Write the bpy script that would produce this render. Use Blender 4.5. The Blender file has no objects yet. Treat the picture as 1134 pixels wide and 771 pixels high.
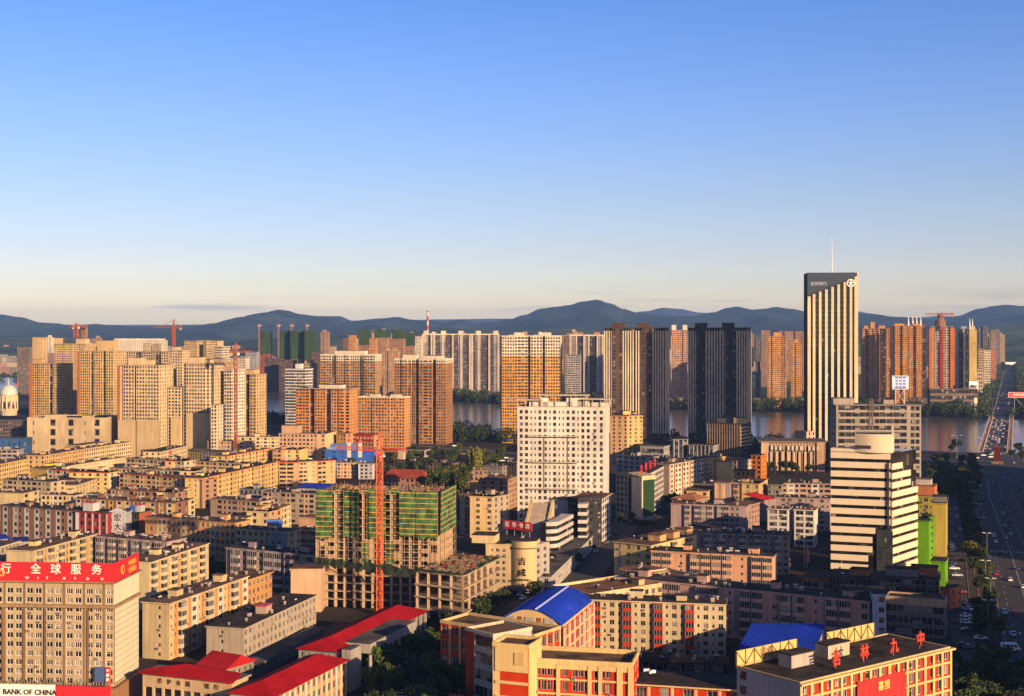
import bpy, math, random
from math import radians as R, sin, cos, pi
from mathutils import Vector, Matrix

random.seed(11)
SC = bpy.context.scene
COL = SC.collection

# ------------------------------------------------------------------ camera, sky, sun, exposure
CAMZ, F, CX, HOR = 105.0, 1500.0, 567.0, 370.0
cam = bpy.data.cameras.new('camera')
cam.sensor_width = 36.0
cam.lens = 36.0 * F / 1134.0
cam.shift_y = -(385.5 - HOR) / 1134.0
cam.clip_start = 1.0
cam.clip_end = 90000.0
camo = bpy.data.objects.new('camera', cam)
camo.location = (0, 0, CAMZ)
camo.rotation_euler = (R(90), 0, 0)
COL.objects.link(camo)
SC.camera = camo

SUN_SIDE, SUN_ELEV = 40.0, 15.0          # degrees to the right of straight behind the camera; height
HAZE = 4.0e-5
world = bpy.data.worlds.new('World')
SC.world = world
world.use_nodes = True
wn, wl = world.node_tree.nodes, world.node_tree.links
bg = wn['Background']
sky = wn.new('ShaderNodeTexSky')
sky.sky_type = 'NISHITA'
sky.sun_disc = False
sky.sun_elevation = R(SUN_ELEV)
sky.sun_rotation = R(180 - SUN_SIDE)
sky.altitude = 200
sky.air_density = 1.0
sky.dust_density = 1.1
sky.ozone_density = 4.0
hs = wn.new('ShaderNodeHueSaturation'); hs.inputs['Saturation'].default_value = 1.12; hs.inputs['Value'].default_value = 1.0
wl.new(sky.outputs['Color'], hs.inputs['Color']); tint = wn.new('ShaderNodeMix'); tint.data_type = 'RGBA'; tint.blend_type = 'MULTIPLY'; tint.inputs['Factor'].default_value = 1.0
tco = wn.new('ShaderNodeTexCoord'); sep = wn.new('ShaderNodeSeparateXYZ'); wl.new(tco.outputs['Generated'], sep.inputs[0])
trp = wn.new('ShaderNodeValToRGB'); te = trp.color_ramp.elements                # sky tinted warm low down, bluer higher, dimmed overhead to weaken the fill
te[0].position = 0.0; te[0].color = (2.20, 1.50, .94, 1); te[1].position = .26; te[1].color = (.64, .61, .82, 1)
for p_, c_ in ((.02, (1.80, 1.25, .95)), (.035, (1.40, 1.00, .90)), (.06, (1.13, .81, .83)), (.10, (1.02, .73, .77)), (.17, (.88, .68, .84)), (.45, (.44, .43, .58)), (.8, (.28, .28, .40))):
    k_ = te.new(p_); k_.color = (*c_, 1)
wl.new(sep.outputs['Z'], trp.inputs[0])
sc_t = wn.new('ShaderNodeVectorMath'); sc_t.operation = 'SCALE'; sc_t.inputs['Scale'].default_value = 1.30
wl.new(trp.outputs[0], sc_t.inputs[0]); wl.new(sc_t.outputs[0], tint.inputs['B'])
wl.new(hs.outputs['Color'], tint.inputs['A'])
cmp_ = wn.new('ShaderNodeMapping'); cmp_.inputs['Scale'].default_value = (7, 7, 95); cmp_.inputs['Rotation'].default_value = (0, 0, R(-8.5)); wl.new(tco.outputs['Generated'], cmp_.inputs['Vector'])
cnz = wn.new('ShaderNodeTexNoise'); cnz.inputs['Scale'].default_value = 1.0; cnz.inputs['Detail'].default_value = 5; wl.new(cmp_.outputs[0], cnz.inputs['Vector'])
cr1 = wn.new('ShaderNodeMapRange'); cr1.inputs[1].default_value = .55; cr1.inputs[2].default_value = .68; wl.new(cnz.outputs[0], cr1.inputs[0])
cb1 = wn.new('ShaderNodeValToRGB'); ce_ = cb1.color_ramp.elements; ce_[0].position = .011; ce_[0].color = (0, 0, 0, 1); ce_[1].position = .034; ce_[1].color = (0, 0, 0, 1)
k_ = ce_.new(.019); k_.color = (1, 1, 1, 1)
wl.new(sep.outputs['Z'], cb1.inputs[0])
cmu = wn.new('ShaderNodeMath'); cmu.operation = 'MULTIPLY'; wl.new(cr1.outputs[0], cmu.inputs[0]); wl.new(cb1.outputs[0], cmu.inputs[1])
cmx = wn.new('ShaderNodeMix'); cmx.data_type = 'RGBA'; cmx.blend_type = 'MULTIPLY'; wl.new(cmu.outputs[0], cmx.inputs['Factor']); wl.new(tint.outputs['Result'], cmx.inputs['A']); cmx.inputs['B'].default_value = (.62, .67, .84, 1)
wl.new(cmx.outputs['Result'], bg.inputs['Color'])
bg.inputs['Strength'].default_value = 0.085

sun = bpy.data.lights.new('sun', 'SUN')
sun.energy = 5.0
sun.angle = R(0.5)
sun.color = (1.0, 0.66, 0.36)
suno = bpy.data.objects.new('sun', sun)
sd = Vector((sin(R(SUN_SIDE)) * cos(R(SUN_ELEV)), -cos(R(SUN_SIDE)) * cos(R(SUN_ELEV)), sin(R(SUN_ELEV))))
suno.rotation_euler = sd.to_track_quat('Z', 'Y').to_euler()
suno.location = (200, -200, 400)
COL.objects.link(suno)

SC.view_settings.view_transform = 'Standard'
SC.view_settings.look = 'None'
SC.view_settings.exposure = 1.05
SC.view_settings.gamma = 1.0
SC.view_settings.use_curve_mapping = False
SC.render.engine = 'CYCLES'
SC.cycles.max_bounces = 4
SC.cycles.diffuse_bounces = 2
SC.cycles.glossy_bounces = 2
SC.cycles.volume_bounces = 0
SC.cycles.use_denoising = True

# ------------------------------------------------------------------ places
def G(px, py, z=0.0):
    """the point at height z that the photograph shows at (px, py)"""
    Y = (CAMZ - z) * F / (py - HOR)
    return Vector(((px - CX) / F * Y, Y))
def D(px, Y):
    return Vector(((px - CX) / F * Y, Y))
def Z(py, Y):
    return CAMZ - (py - HOR) / F * Y

# ------------------------------------------------------------------ materials
MATS = {}
ALB = .68                                # one even scale on all wall colours, lowered for darker shadows
def _new(name):
    m = bpy.data.materials.new(name)
    m.use_nodes = True
    nt = m.node_tree
    return m, nt.nodes, nt.links, nt.nodes['Principled BSDF']
def wallmat(col, rough=0.85, dirt=0.35, name='plaster', scale=1.0):
    key = ('w', col, rough, dirt, scale)
    if key in MATS: return MATS[key]
    lum = .3 * col[0] + .6 * col[1] + .1 * col[2]
    col = tuple(min(.85, max(.004, lum + (c - lum) * 1.14)) for c in col)
    m, n, l, b = _new(name)
    geo = n.new('ShaderNodeNewGeometry')
    mp = n.new('ShaderNodeMapping'); mp.inputs['Scale'].default_value = (0.35 * scale, 0.35 * scale, 0.08 * scale)
    l.new(geo.outputs['Position'], mp.inputs['Vector'])
    t = n.new('ShaderNodeTexNoise'); t.inputs['Scale'].default_value = 1.0; t.inputs['Detail'].default_value = 6; t.inputs['Roughness'].default_value = .65
    l.new(mp.outputs[0], t.inputs['Vector'])
    t2 = n.new('ShaderNodeTexNoise'); t2.inputs['Scale'].default_value = 0.035; t2.inputs['Detail'].default_value = 2
    l.new(geo.outputs['Position'], t2.inputs['Vector'])
    mp3 = n.new('ShaderNodeMapping'); mp3.inputs['Scale'].default_value = (1.3 * scale, 1.3 * scale, 0.05 * scale); l.new(geo.outputs['Position'], mp3.inputs['Vector'])
    t3 = n.new('ShaderNodeTexNoise'); t3.inputs['Scale'].default_value = 1.0; t3.inputs['Detail'].default_value = 3; l.new(mp3.outputs[0], t3.inputs['Vector'])
    m3 = n.new('ShaderNodeMath'); m3.operation = 'MULTIPLY_ADD'; m3.inputs[1].default_value = .8; m3.inputs[2].default_value = -.4; l.new(t3.outputs[0], m3.inputs[0])
    ad0 = n.new('ShaderNodeMath'); ad0.operation = 'ADD'; l.new(t.outputs[0], ad0.inputs[0]); l.new(m3.outputs[0], ad0.inputs[1])
    add = n.new('ShaderNodeMath'); add.operation = 'ADD'
    l.new(ad0.outputs[0], add.inputs[0]); l.new(t2.outputs[0], add.inputs[1])
    r = n.new('ShaderNodeMapRange'); r.inputs[1].default_value = .6; r.inputs[2].default_value = 1.4
    r.inputs[3].default_value = 1 - dirt; r.inputs[4].default_value = 1 + dirt * .55
    l.new(add.outputs[0], r.inputs[0])
    mx = n.new('ShaderNodeVectorMath'); mx.operation = 'SCALE'
    mx.inputs[0].default_value = tuple(c * ALB for c in col)
    l.new(r.outputs[0], mx.inputs['Scale'])
    l.new(mx.outputs[0], b.inputs['Base Color'])
    b.inputs['Roughness'].default_value = rough
    b.inputs['Specular IOR Level'].default_value = .2
    MATS[key] = m
    return m
def glassmat(tint=(.012, .015, .02), rough=.2, curtains=.15, cell=2.9, name='window_glass', spec=.22):
    key = ('g', tint, rough, curtains, cell)
    if key in MATS: return MATS[key]
    m, n, l, b = _new(name)
    geo = n.new('ShaderNodeNewGeometry')
    s = n.new('ShaderNodeVectorMath'); s.operation = 'SCALE'; s.inputs['Scale'].default_value = 1 / cell
    l.new(geo.outputs['Position'], s.inputs[0])
    fl = n.new('ShaderNodeVectorMath'); fl.operation = 'FLOOR'; l.new(s.outputs[0], fl.inputs[0])
    wnz = n.new('ShaderNodeTexWhiteNoise'); wnz.noise_dimensions = '3D'; l.new(fl.outputs[0], wnz.inputs['Vector'])
    cr = n.new('ShaderNodeValToRGB'); cr.color_ramp.interpolation = 'CONSTANT'
    e = cr.color_ramp.elements
    e[0].position = 0; e[0].color = (*tint, 1)
    e[1].position = 1 - curtains; e[1].color = (.20, .18, .15, 1)
    k = cr.color_ramp.elements.new(.55); k.color = (tint[0] * 2.2, tint[1] * 2.2, tint[2] * 2.2, 1)
    k = cr.color_ramp.elements.new(max(.56, 1 - curtains * 2.2)); k.color = (.055, .05, .045, 1)
    l.new(wnz.outputs['Value'], cr.inputs[0]); l.new(cr.outputs[0], b.inputs['Base Color'])
    b.inputs['Roughness'].default_value = rough
    b.inputs['Specular IOR Level'].default_value = spec
    MATS[key] = m
    return m
def plain(col, rough=.6, metal=0.0, name='paint', bump=0.0):
    key = ('p', col, rough, metal, bump)
    if key in MATS: return MATS[key]
    m, n, l, b = _new(name)
    geo = n.new('ShaderNodeNewGeometry')
    t = n.new('ShaderNodeTexNoise'); t.inputs['Scale'].default_value = .9; t.inputs['Detail'].default_value = 4
    l.new(geo.outputs['Position'], t.inputs['Vector'])
    r = n.new('ShaderNodeMapRange'); r.inputs[1].default_value = .3; r.inputs[2].default_value = .7; r.inputs[3].default_value = .82; r.inputs[4].default_value = 1.1
    l.new(t.outputs[0], r.inputs[0])
    mx = n.new('ShaderNodeVectorMath'); mx.operation = 'SCALE'; mx.inputs[0].default_value = col
    l.new(r.outputs[0], mx.inputs['Scale']); l.new(mx.outputs[0], b.inputs['Base Color'])
    b.inputs['Roughness'].default_value = rough; b.inputs['Metallic'].default_value = metal
    MATS[key] = m
    return m
def roofmat(col, name='roofing', amount=.55):
    key = ('r', col, amount)
    if key in MATS: return MATS[key]
    m, n, l, b = _new(name)
    geo = n.new('ShaderNodeNewGeometry')
    t = n.new('ShaderNodeTexNoise'); t.inputs['Scale'].default_value = .22; t.inputs['Detail'].default_value = 7; t.inputs['Roughness'].default_value = .7
    l.new(geo.outputs['Position'], t.inputs['Vector'])
    v = n.new('ShaderNodeTexVoronoi'); v.inputs['Scale'].default_value = .12; v.distance = 'CHEBYCHEV'
    l.new(geo.outputs['Position'], v.inputs['Vector'])
    a = n.new('ShaderNodeMath'); a.operation = 'MULTIPLY_ADD'; a.inputs[1].default_value = .25
    l.new(v.outputs['Color'], a.inputs[0]); l.new(t.outputs[0], a.inputs[2])
    r = n.new('ShaderNodeMapRange'); r.inputs[1].default_value = .4; r.inputs[2].default_value = .9; r.inputs[3].default_value = 1 - amount; r.inputs[4].default_value = 1 + amount
    l.new(a.outputs[0], r.inputs[0])
    mx = n.new('ShaderNodeVectorMath'); mx.operation = 'SCALE'; mx.inputs[0].default_value = col
    l.new(r.outputs[0], mx.inputs['Scale']); l.new(mx.outputs[0], b.inputs['Base Color'])
    b.inputs['Roughness'].default_value = .95; b.inputs['Specular IOR Level'].default_value = .1
    bp = n.new('ShaderNodeBump'); bp.inputs['Strength'].default_value = .4; bp.inputs['Distance'].default_value = .3
    l.new(t.outputs[0], bp.inputs['Height']); l.new(bp.outputs[0], b.inputs['Normal'])
    MATS[key] = m
    return m
def ribmat(col, name='sheet_roofing', pitch=.6, rough=.45):
    """profiled sheet or tile roof: fine ribs and fading"""
    key = ('s', col, pitch)
    if key in MATS: return MATS[key]
    m, n, l, b = _new(name)
    tc = n.new('ShaderNodeNewGeometry')
    w = n.new('ShaderNodeTexWave'); w.inputs['Scale'].default_value = .4 / pitch; w.inputs['Distortion'].default_value = .2
    mp = n.new('ShaderNodeMapping'); mp.inputs['Rotation'].default_value = (0, 0, R(17))
    l.new(tc.outputs['Position'], mp.inputs['Vector']); l.new(mp.outputs[0], w.inputs['Vector'])
    t = n.new('ShaderNodeTexNoise'); t.inputs['Scale'].default_value = .12; t.inputs['Detail'].default_value = 8; t.inputs['Roughness'].default_value = .7
    l.new(tc.outputs['Position'], t.inputs['Vector'])
    r = n.new('ShaderNodeMapRange'); r.inputs[1].default_value = .3; r.inputs[2].default_value = .7; r.inputs[3].default_value = .5; r.inputs[4].default_value = 1.15
    l.new(t.outputs[0], r.inputs[0])
    mx = n.new('ShaderNodeVectorMath'); mx.operation = 'SCALE'; mx.inputs[0].default_value = col
    l.new(r.outputs[0], mx.inputs['Scale'])
    sm = n.new('ShaderNodeMath'); sm.operation = 'LESS_THAN'; sm.inputs[1].default_value = .07; l.new(w.outputs[0], sm.inputs[0])       # laps between the sheets
    g_ = n.new('ShaderNodeMapRange'); g_.inputs[1].default_value = .60; g_.inputs[2].default_value = .75; g_.inputs[4].default_value = .35; l.new(t.outputs[0], g_.inputs[0])
    gm = n.new('ShaderNodeMix'); gm.data_type = 'RGBA'; l.new(g_.outputs[0], gm.inputs['Factor']); l.new(mx.outputs[0], gm.inputs['A']); gm.inputs['B'].default_value = (.10, .06, .045, 1)
    g2 = n.new('ShaderNodeMix'); g2.data_type = 'RGBA'; g2.inputs['B'].default_value = (col[0] * .6, col[1] * .6, col[2] * .6, 1); l.new(sm.outputs[0], g2.inputs['Factor']); l.new(gm.outputs['Result'], g2.inputs['A'])
    l.new(g2.outputs['Result'], b.inputs['Base Color'])
    b.inputs['Roughness'].default_value = .85; b.inputs['Specular IOR Level'].default_value = .08
    bp = n.new('ShaderNodeBump'); bp.inputs['Strength'].default_value = .5; bp.inputs['Distance'].default_value = .15
    l.new(w.outputs[0], bp.inputs['Height']); l.new(bp.outputs[0], b.inputs['Normal'])
    MATS[key] = m
    return m

CREAM = (.66, .54, .34); PALE = (.74, .68, .54); ORANGE = (.62, .33, .15); PINK = (.56, .36, .30); GREY = (.42, .40, .38)
TAN = (.48, .37, .24); WHITE = (.78, .76, .72); RED = (.46, .06, .035); BROWN = (.24, .15, .10); DARK = (.05, .05, .055)
YELLOW = (.68, .50, .12); SAND = (.58, .44, .26); PEACH = (.66, .42, .24); DKGREY = (.16, .16, .17); BLUEGREY = (.30, .34, .42); MAUVE = (.42, .33, .34); BRICK = (.32, .12, .07); LIME = (.22, .52, .05)
GL = glassmat()
SPAN = plain((.035, .035, .04), .4, name='dark_spandrel')
R_BROWN = roofmat((.115, .070, .042), amount=.75); R_DARK = roofmat((.040, .033, .028), amount=.75); R_GREY = roofmat((.085, .08, .075), amount=.6); R_RUST = roofmat((.16, .08, .042), amount=.75)

# ------------------------------------------------------------------ mesh building
class MB:
    def __init__(s): s.v = []; s.k = {}; s.f = []; s.m = []
    def vid(s, p):
        k = (round(p[0] * 400), round(p[1] * 400), round(p[2] * 400))
        i = s.k.get(k)
        if i is None:
            i = s.k[k] = len(s.v); s.v.append((p[0], p[1], p[2]))
        return i
    def face(s, pts, m=0):
        ids = []
        for p in pts:
            i = s.vid(p)
            if i not in ids: ids.append(i)
        if len(ids) >= 3: s.f.append(ids); s.m.append(m)
    def prism(s, poly, z0, z1, m=0, mtop=None, mbot=None):
        n = len(poly)
        for i in range(n):
            a, b = poly[i], poly[(i + 1) % n]
            s.face([(a[0], a[1], z0), (b[0], b[1], z0), (b[0], b[1], z1), (a[0], a[1], z1)], m)
        s.face([(p[0], p[1], z1) for p in poly], m if mtop is None else mtop)
        s.face([(p[0], p[1], z0) for p in reversed(poly)], m if mbot is None else mbot)
    def box(s, c, size, ang=0.0, m=0, mtop=None):
        """c: centre of the bottom"""
        ca, sa = cos(ang), sin(ang)
        hx, hy = size[0] / 2, size[1] / 2
        poly = [(c[0] + x * ca - y * sa, c[1] + x * sa + y * ca) for x, y in ((-hx, -hy), (hx, -hy), (hx, hy), (-hx, hy))]
        s.prism(poly, c[2], c[2] + size[2], m, mtop)
    def bar(s, a, b, w, m=0):
        a, b = Vector(a), Vector(b)
        d = b - a
        if d.length < 1e-6: return
        d.normalize()
        u = d.cross(Vector((0, 0, 1)))
        if u.length < 1e-3: u = Vector((1, 0, 0))
        u.normalize(); v = d.cross(u)
        o = [(-w / 2, -w / 2), (w / 2, -w / 2), (w / 2, w / 2), (-w / 2, w / 2)]
        A = [a + u * x + v * y for x, y in o]; B = [b + u * x + v * y for x, y in o]
        for i in range(4):
            j = (i + 1) % 4
            s.face([A[j], A[i], B[i], B[j]], m)
        s.face(A, m); s.face(B[::-1], m)
    def cyl(s, c, r0, r1, h, n=12, m=0):
        A = [(c[0] + r0 * cos(2 * pi * i / n), c[1] + r0 * sin(2 * pi * i / n), c[2]) for i in range(n)]
        B = [(c[0] + r1 * cos(2 * pi * i / n), c[1] + r1 * sin(2 * pi * i / n), c[2] + h) for i in range(n)]
        for i in range(n):
            j = (i + 1) % n
            s.face([A[i], A[j], B[j], B[i]], m)
        s.face(B, m); s.face(A[::-1], m)
    def mesh(s, name, mats):
        me = bpy.data.meshes.new(name)
        me.from_pydata(s.v, [], s.f)
        for m in mats: me.materials.append(m)
        me.polygons.foreach_set('material_index', s.m)
        me.update()
        return me
    def build(s, name, mats, parent=None, loc=(0, 0, 0)):
        """verts are in world space; loc is the parent's base"""
        if not isinstance(mats, (list, tuple)): mats = [mats]
        if parent is not None:
            L = parent.location
            s.v = [(x - L[0], y - L[1], z - L[2]) for x, y, z in s.v]
        o = bpy.data.objects.new(name, s.mesh(name, mats))
        COL.objects.link(o)
        if parent is not None: o.parent = parent
        return o

def inst(name, me, loc, rz=0.0, parent=None, scale=None):
    o = bpy.data.objects.new(name, me)
    COL.objects.link(o)
    if parent is not None:
        o.parent = parent
        loc = Vector(loc) - parent.location
    o.location = loc
    o.rotation_euler = (0, 0, rz)
    if scale: o.scale = scale
    return o
def tag(o, label=None, cat=None, group=None, kind=None):
    if label: o['label'] = label
    if cat: o['category'] = cat
    if group: o['group'] = group
    if kind: o['kind'] = kind
    return o
def thing(name, loc, label, cat, group=None):
    o = bpy.data.objects.new(name, None)
    o.empty_display_size = 1
    COL.objects.link(o); o.location = loc
    tag(o, label, cat, group, 'thing')
    return o

# ------------------------------------------------------------------ lettering
def textmesh(s, size, depth=.05, bold=0.0):
    c = bpy.data.curves.new('lettering', 'FONT')
    c.body = s; c.size = size; c.extrude = depth / 2; c.align_x = 'CENTER'; c.align_y = 'CENTER'
    c.offset = bold
    c.resolution_u = 2
    o = bpy.data.objects.new('lettering', c)
    COL.objects.link(o)
    dg = bpy.context.evaluated_depsgraph_get()
    me = bpy.data.meshes.new_from_object(o.evaluated_get(dg))
    bpy.data.objects.remove(o)
    me.name = 'lettering'
    return me
def lettering(s, size, at, ang, mat, parent, root, depth=.12, bold=0.0, name='lettering', tilt=0):
    """upright lettering that faces the direction outward of a wall running at angle ang; root: the thing (for its base)"""
    me = textmesh(s, size, depth, bold)
    me.materials.clear(); me.materials.append(mat)
    o = bpy.data.objects.new(name, me)
    COL.objects.link(o)
    o.parent = parent
    base = root.location + (parent.location if parent is not root else Vector((0, 0, 0)))
    o.location = Vector(at) - base
    o.rotation_euler = (R(90), 0, ang)
    return o

# ------------------------------------------------------------------ windows, balconies
WM = {}
FRAME = plain((.40, .37, .33), .6, name='window_frame'); FRAME_D = plain((.10, .09, .085), .5, name='dark_frame')
def window_mesh(w, h, var=0, frame=None):
    frame = frame or FRAME
    key = (round(w, 2), round(h, 2), var, frame.name)
    if key in WM: return WM[key]
    mb = MB(); t = .075
    def q(x0, x1, z0, z1, y0, y1, m):      # a bar with a front face
        mb.prism([(x0, y0), (x1, y0), (x1, y1), (x0, y1)], z0, z1, m)
    x, z = w / 2, h / 2
    mb.face([(-x, .05, -z), (x, .05, -z), (x, .05, z), (-x, .05, z)], 1)
    q(-x, -x + t, -z, z, -.03, .05, 0); q(x - t, x, -z, z, -.03, .05, 0)
    q(-x + t, x - t, z - t, z, -.03, .05, 0); q(-x + t, x - t, -z, -z + t, -.03, .05, 0)
    if var == 0: ms = [0]
    elif var == 1: ms = [-w / 6, w / 6]
    else: ms = [w * .17]
    if w < 1.1: ms = []
    for a in ms: q(a - .04, a + .04, -z + t, z - t, -.025, .045, 0)
    if var == 2: q(-x + t, (ms[0] if ms else x) - .04, z * .35, z * .35 + .07, -.02, .04, 0)
    me = mb.mesh('window', [frame, GL])
    WM[key] = me
    return me
def balcony_mesh(w, fh, col, deep=1.2, glazed=True, frame=None):
    key = ('b', round(w, 2), round(fh, 2), col, glazed)
    if key in WM: return WM[key]
    mb = MB(); x = w / 2
    mb.prism([(-x, -deep), (x, -deep), (x, 0), (-x, 0)], 0, 1.05, 0)
    if glazed:
        mb.prism([(-x + .06, -deep + .06), (x - .06, -deep + .06), (x - .06, 0), (-x + .06, 0)], 1.05, fh - .25, 1)
        k = max(2, round(w / .9))
        for i in range(k + 1):
            a = -x + .05 + (w - .1) * i / k
            mb.prism([(a - .05, -deep), (a + .05, -deep), (a + .05, -deep + .055), (a - .05, -deep + .055)], 1.05, fh - .25, 2)
        mb.prism([(-x, -deep), (x, -deep), (x, 0), (-x, 0)], fh - .25, fh - .01, 0)
    me = mb.mesh('balcony', [wallmat(col), GL, frame or FRAME])
    WM[key] = me
    return me

# token: bay width, window width, sill, window height, wall slot, kind
TOK = {
    'w': (3.1, 1.75, .8, 1.65, 0, 'win'), 'W': (3.6, 2.4, .8, 1.65, 0, 'win'), 'x': (3.1, 1.75, .8, 1.65, 1, 'win'), 'X': (3.6, 2.4, .8, 1.65, 1, 'win'),
    'y': (2.3, .85, 1.0, 1.2, 1, 'win'), 'v': (2.3, .85, 1.0, 1.2, 0, 'win'), 'z': (3.0, 1.5, .9, 1.5, 2, 'win'), 'Z': (3.6, 2.4, .9, 1.5, 2, 'win'),
    'b': (3.7, 3.1, .9, 1.6, 0, 'bal'), 'c': (3.7, 3.1, .9, 1.6, 1, 'bal'),
    '-': (2.0, 0, 0, 0, 0, 'blank'), '=': (2.0, 0, 0, 0, 1, 'blank'), '#': (2.0, 0, 0, 0, 2, 'blank'), '.': (.6, 0, 0, 0, 0, 'blank'), ',': (.6, 0, 0, 0, 1, 'blank'), 'p': (.7, 0, 0, 0, 2, 'blank'),
    'n': (2.7, 1.7, .75, 1.75, 0, 'win'), 'N': (2.7, 1.7, .75, 1.75, 1, 'win'),
    'g': (1.6, 1.58, 0, 0, 0, 'strip'), 'G': (2.6, 2.56, 0, 0, 0, 'strip'), 'H': (3.4, 3.35, .0, 1.9, 0, 'win'), 'B': (4.2, 4.0, .8, 1.9, 0, 'win'), 'h': (3.0, 2.4, .6, 1.9, 0, 'win'), 'q': (2.4, 1.7, .6, 1.8, 0, 'win'), 'Q': (2.4, 1.7, .6, 1.8, 1, 'win'),
}
def bays(pattern, L, fit=True):
    """lay the pattern out over L, repeating it between the parentheses: 'a(bc)d'"""
    pre, rep, post = '', pattern, ''
    if '(' in pattern:
        pre, r = pattern.split('('); rep, post = r.split(')')
        wid = lambda s: sum(TOK[c][0] for c in s)
        n = max(1, round((L - wid(pre) - wid(post)) / wid(rep)))
        pat = pre + rep * n + post
    else:
        pat = pattern
    tot = sum(TOK[c][0] for c in pat)
    k = L / tot
    out, x = [], 0.0
    for c in pat:
        w = TOK[c][0] * k
        out.append((c, x, x + w, k)); x += w
    return out
def facade(mb, p, q, z0, z1, floors, pattern, base=0.0, top=0.0, recess=.22, wins=None, bals=None, sep=False, wmi=None, hk=1.0):
    """one wall from p to q (left to right seen from outside). slots: 0-2 walls, 3 glass, 4 spandrel"""
    p, q = Vector(p[:2]), Vector(q[:2])
    L = (q - p).length
    if L < .01: return
    d = (q - p) / L; n = Vector((d.y, -d.x))
    P = lambda x, z, o=0.0: (p.x + d.x * x - n.x * o, p.y + d.y * x - n.y * o, z)
    def quad(x0, x1, a, b, m, o=0.0): mb.face([P(x0, a, o), P(x1, a, o), P(x1, b, o), P(x0, b, o)], m)
    if not pattern:
        quad(0, L, z0, z1, 0 if wmi is None else wmi); return
    zb, zt = z0 + base, z1 - top
    fh = (zt - zb) / max(1, floors)
    ang = math.atan2(d.y, d.x)
    for c, x0, x1, k in bays(pattern, L):
        bw, ww, sill, wh, mi, kind = TOK[c]
        if kind == 'blank' or (kind == 'bal' and sep):
            quad(x0, x1, z0, z1, mi)
            if kind == 'bal':
                for i in range(floors): bals.append((P((x0 + x1) / 2, zb + i * fh), (x1 - x0) * .86, fh, ang))
            continue
        w = min(ww * k, (x1 - x0) * .98); xm = (x0 + x1) / 2; a, b = xm - w / 2, xm + w / 2
        quad(x0, a, z0, z1, mi); quad(b, x1, z0, z1, mi)
        if kind == 'strip':
            rc = recess * 2.2
            if base > 0: quad(a, b, z0, zb, mi)
            if top > 0: quad(a, b, zt, z1, mi)
            mb.face([P(a, zb), P(a, zb, rc), P(a, zt, rc), P(a, zt)], mi); mb.face([P(b, zb, rc), P(b, zb), P(b, zt), P(b, zt, rc)], mi)
            mb.face([P(a, zt, rc), P(b, zt, rc), P(b, zt), P(a, zt)], mi); mb.face([P(a, zb), P(b, zb), P(b, zb, rc), P(a, zb, rc)], mi)
            for i in range(floors):
                s0 = zb + i * fh
                quad(a, b, s0, s0 + fh * .34, 4, rc); quad(a, b, s0 + fh * .34, s0 + fh, 3, rc)
            continue
        s = fh / 2.9
        zc = z0
        for i in range(floors):
            s0 = zb + i * fh + sill * s; s1 = min(s0 + wh * s * hk, zb + (i + 1) * fh - .05)
            quad(a, b, zc, s0, mi)
            rc = recess
            mb.face([P(a, s0), P(a, s0, rc), P(a, s1, rc), P(a, s1)], mi); mb.face([P(b, s0, rc), P(b, s0), P(b, s1), P(b, s1, rc)], mi)
            mb.face([P(a, s0), P(b, s0), P(b, s0, rc), P(a, s0, rc)], mi); mb.face([P(a, s1, rc), P(b, s1, rc), P(b, s1), P(a, s1)], mi)
            if sep and kind != 'bal': wins.append((P((a + b) / 2, (s0 + s1) / 2, rc - .06), b - a, s1 - s0, ang))
            else: quad(a, b, s0, s1, 3, rc)
            zc = s1
        quad(a, b, zc, z1, mi)

NWIN = [0]
def ring(poly, off):
    """offset a polygon outward by off (simple mitre); poly is counter-clockwise in the sense used here"""
    n = len(poly); out = []
    for i in range(n):
        a, b, c = Vector(poly[i - 1]), Vector(poly[i]), Vector(poly[(i + 1) % n])
        d1 = (b - a).normalized(); d2 = (c - b).normalized()
        n1 = Vector((d1.y, -d1.x)); n2 = Vector((d2.y, -d2.x))
        m = n1 + n2
        if m.length < 1e-4: m = n1
        k = off / max(.3, (m.normalized()).dot(n1))
        out.append(tuple(b + m.normalized() * k))
    return out

VENT = {}
def vent_mesh(kind):
    if kind in VENT: return VENT[kind]
    mb = MB()
    if kind == 0:
        mb.box((0, 0, 0), (.7, .7, 1.1), 0, 0); mb.box((0, 0, 1.1), (1.0, 1.0, .14), 0, 1)
    elif kind == 1:
        mb.box((0, 0, 0), (1.5, .6, 1.5), 0, 0); mb.box((0, 0, 1.5), (1.8, .9, .15), 0, 1)
    elif kind == 3:
        mb.box((0, 0, 0), (.95, .36, .62), 0, 0); mb.box((0, -.19, .1), (.42, .03, .42), 0, 2)
    else:                                                # slanted rooftop water heater with its tank
        mb.face([(-.9, -.8, .2), (.9, -.8, .2), (.9, .5, 1.2), (-.9, .5, 1.2)], 2); mb.face([(.9, -.8, .16), (-.9, -.8, .16), (-.9, .5, 1.16), (.9, .5, 1.16)], 2)
        mb.box((0, .6, 1.1), (2.0, .45, .45), 0, 1); mb.box((-.7, .55, 0), (.08, .08, 1.1), 0, 0); mb.box((.7, .55, 0), (.08, .08, 1.1), 0, 0)
    me = mb.mesh('roof_vent', [wallmat((.42, .36, .3)), plain((.62, .58, .52), .5, name='white_metal'), plain((.03, .03, .05), .2, name='solar_tube')])
    VENT[kind] = me
    return me

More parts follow.
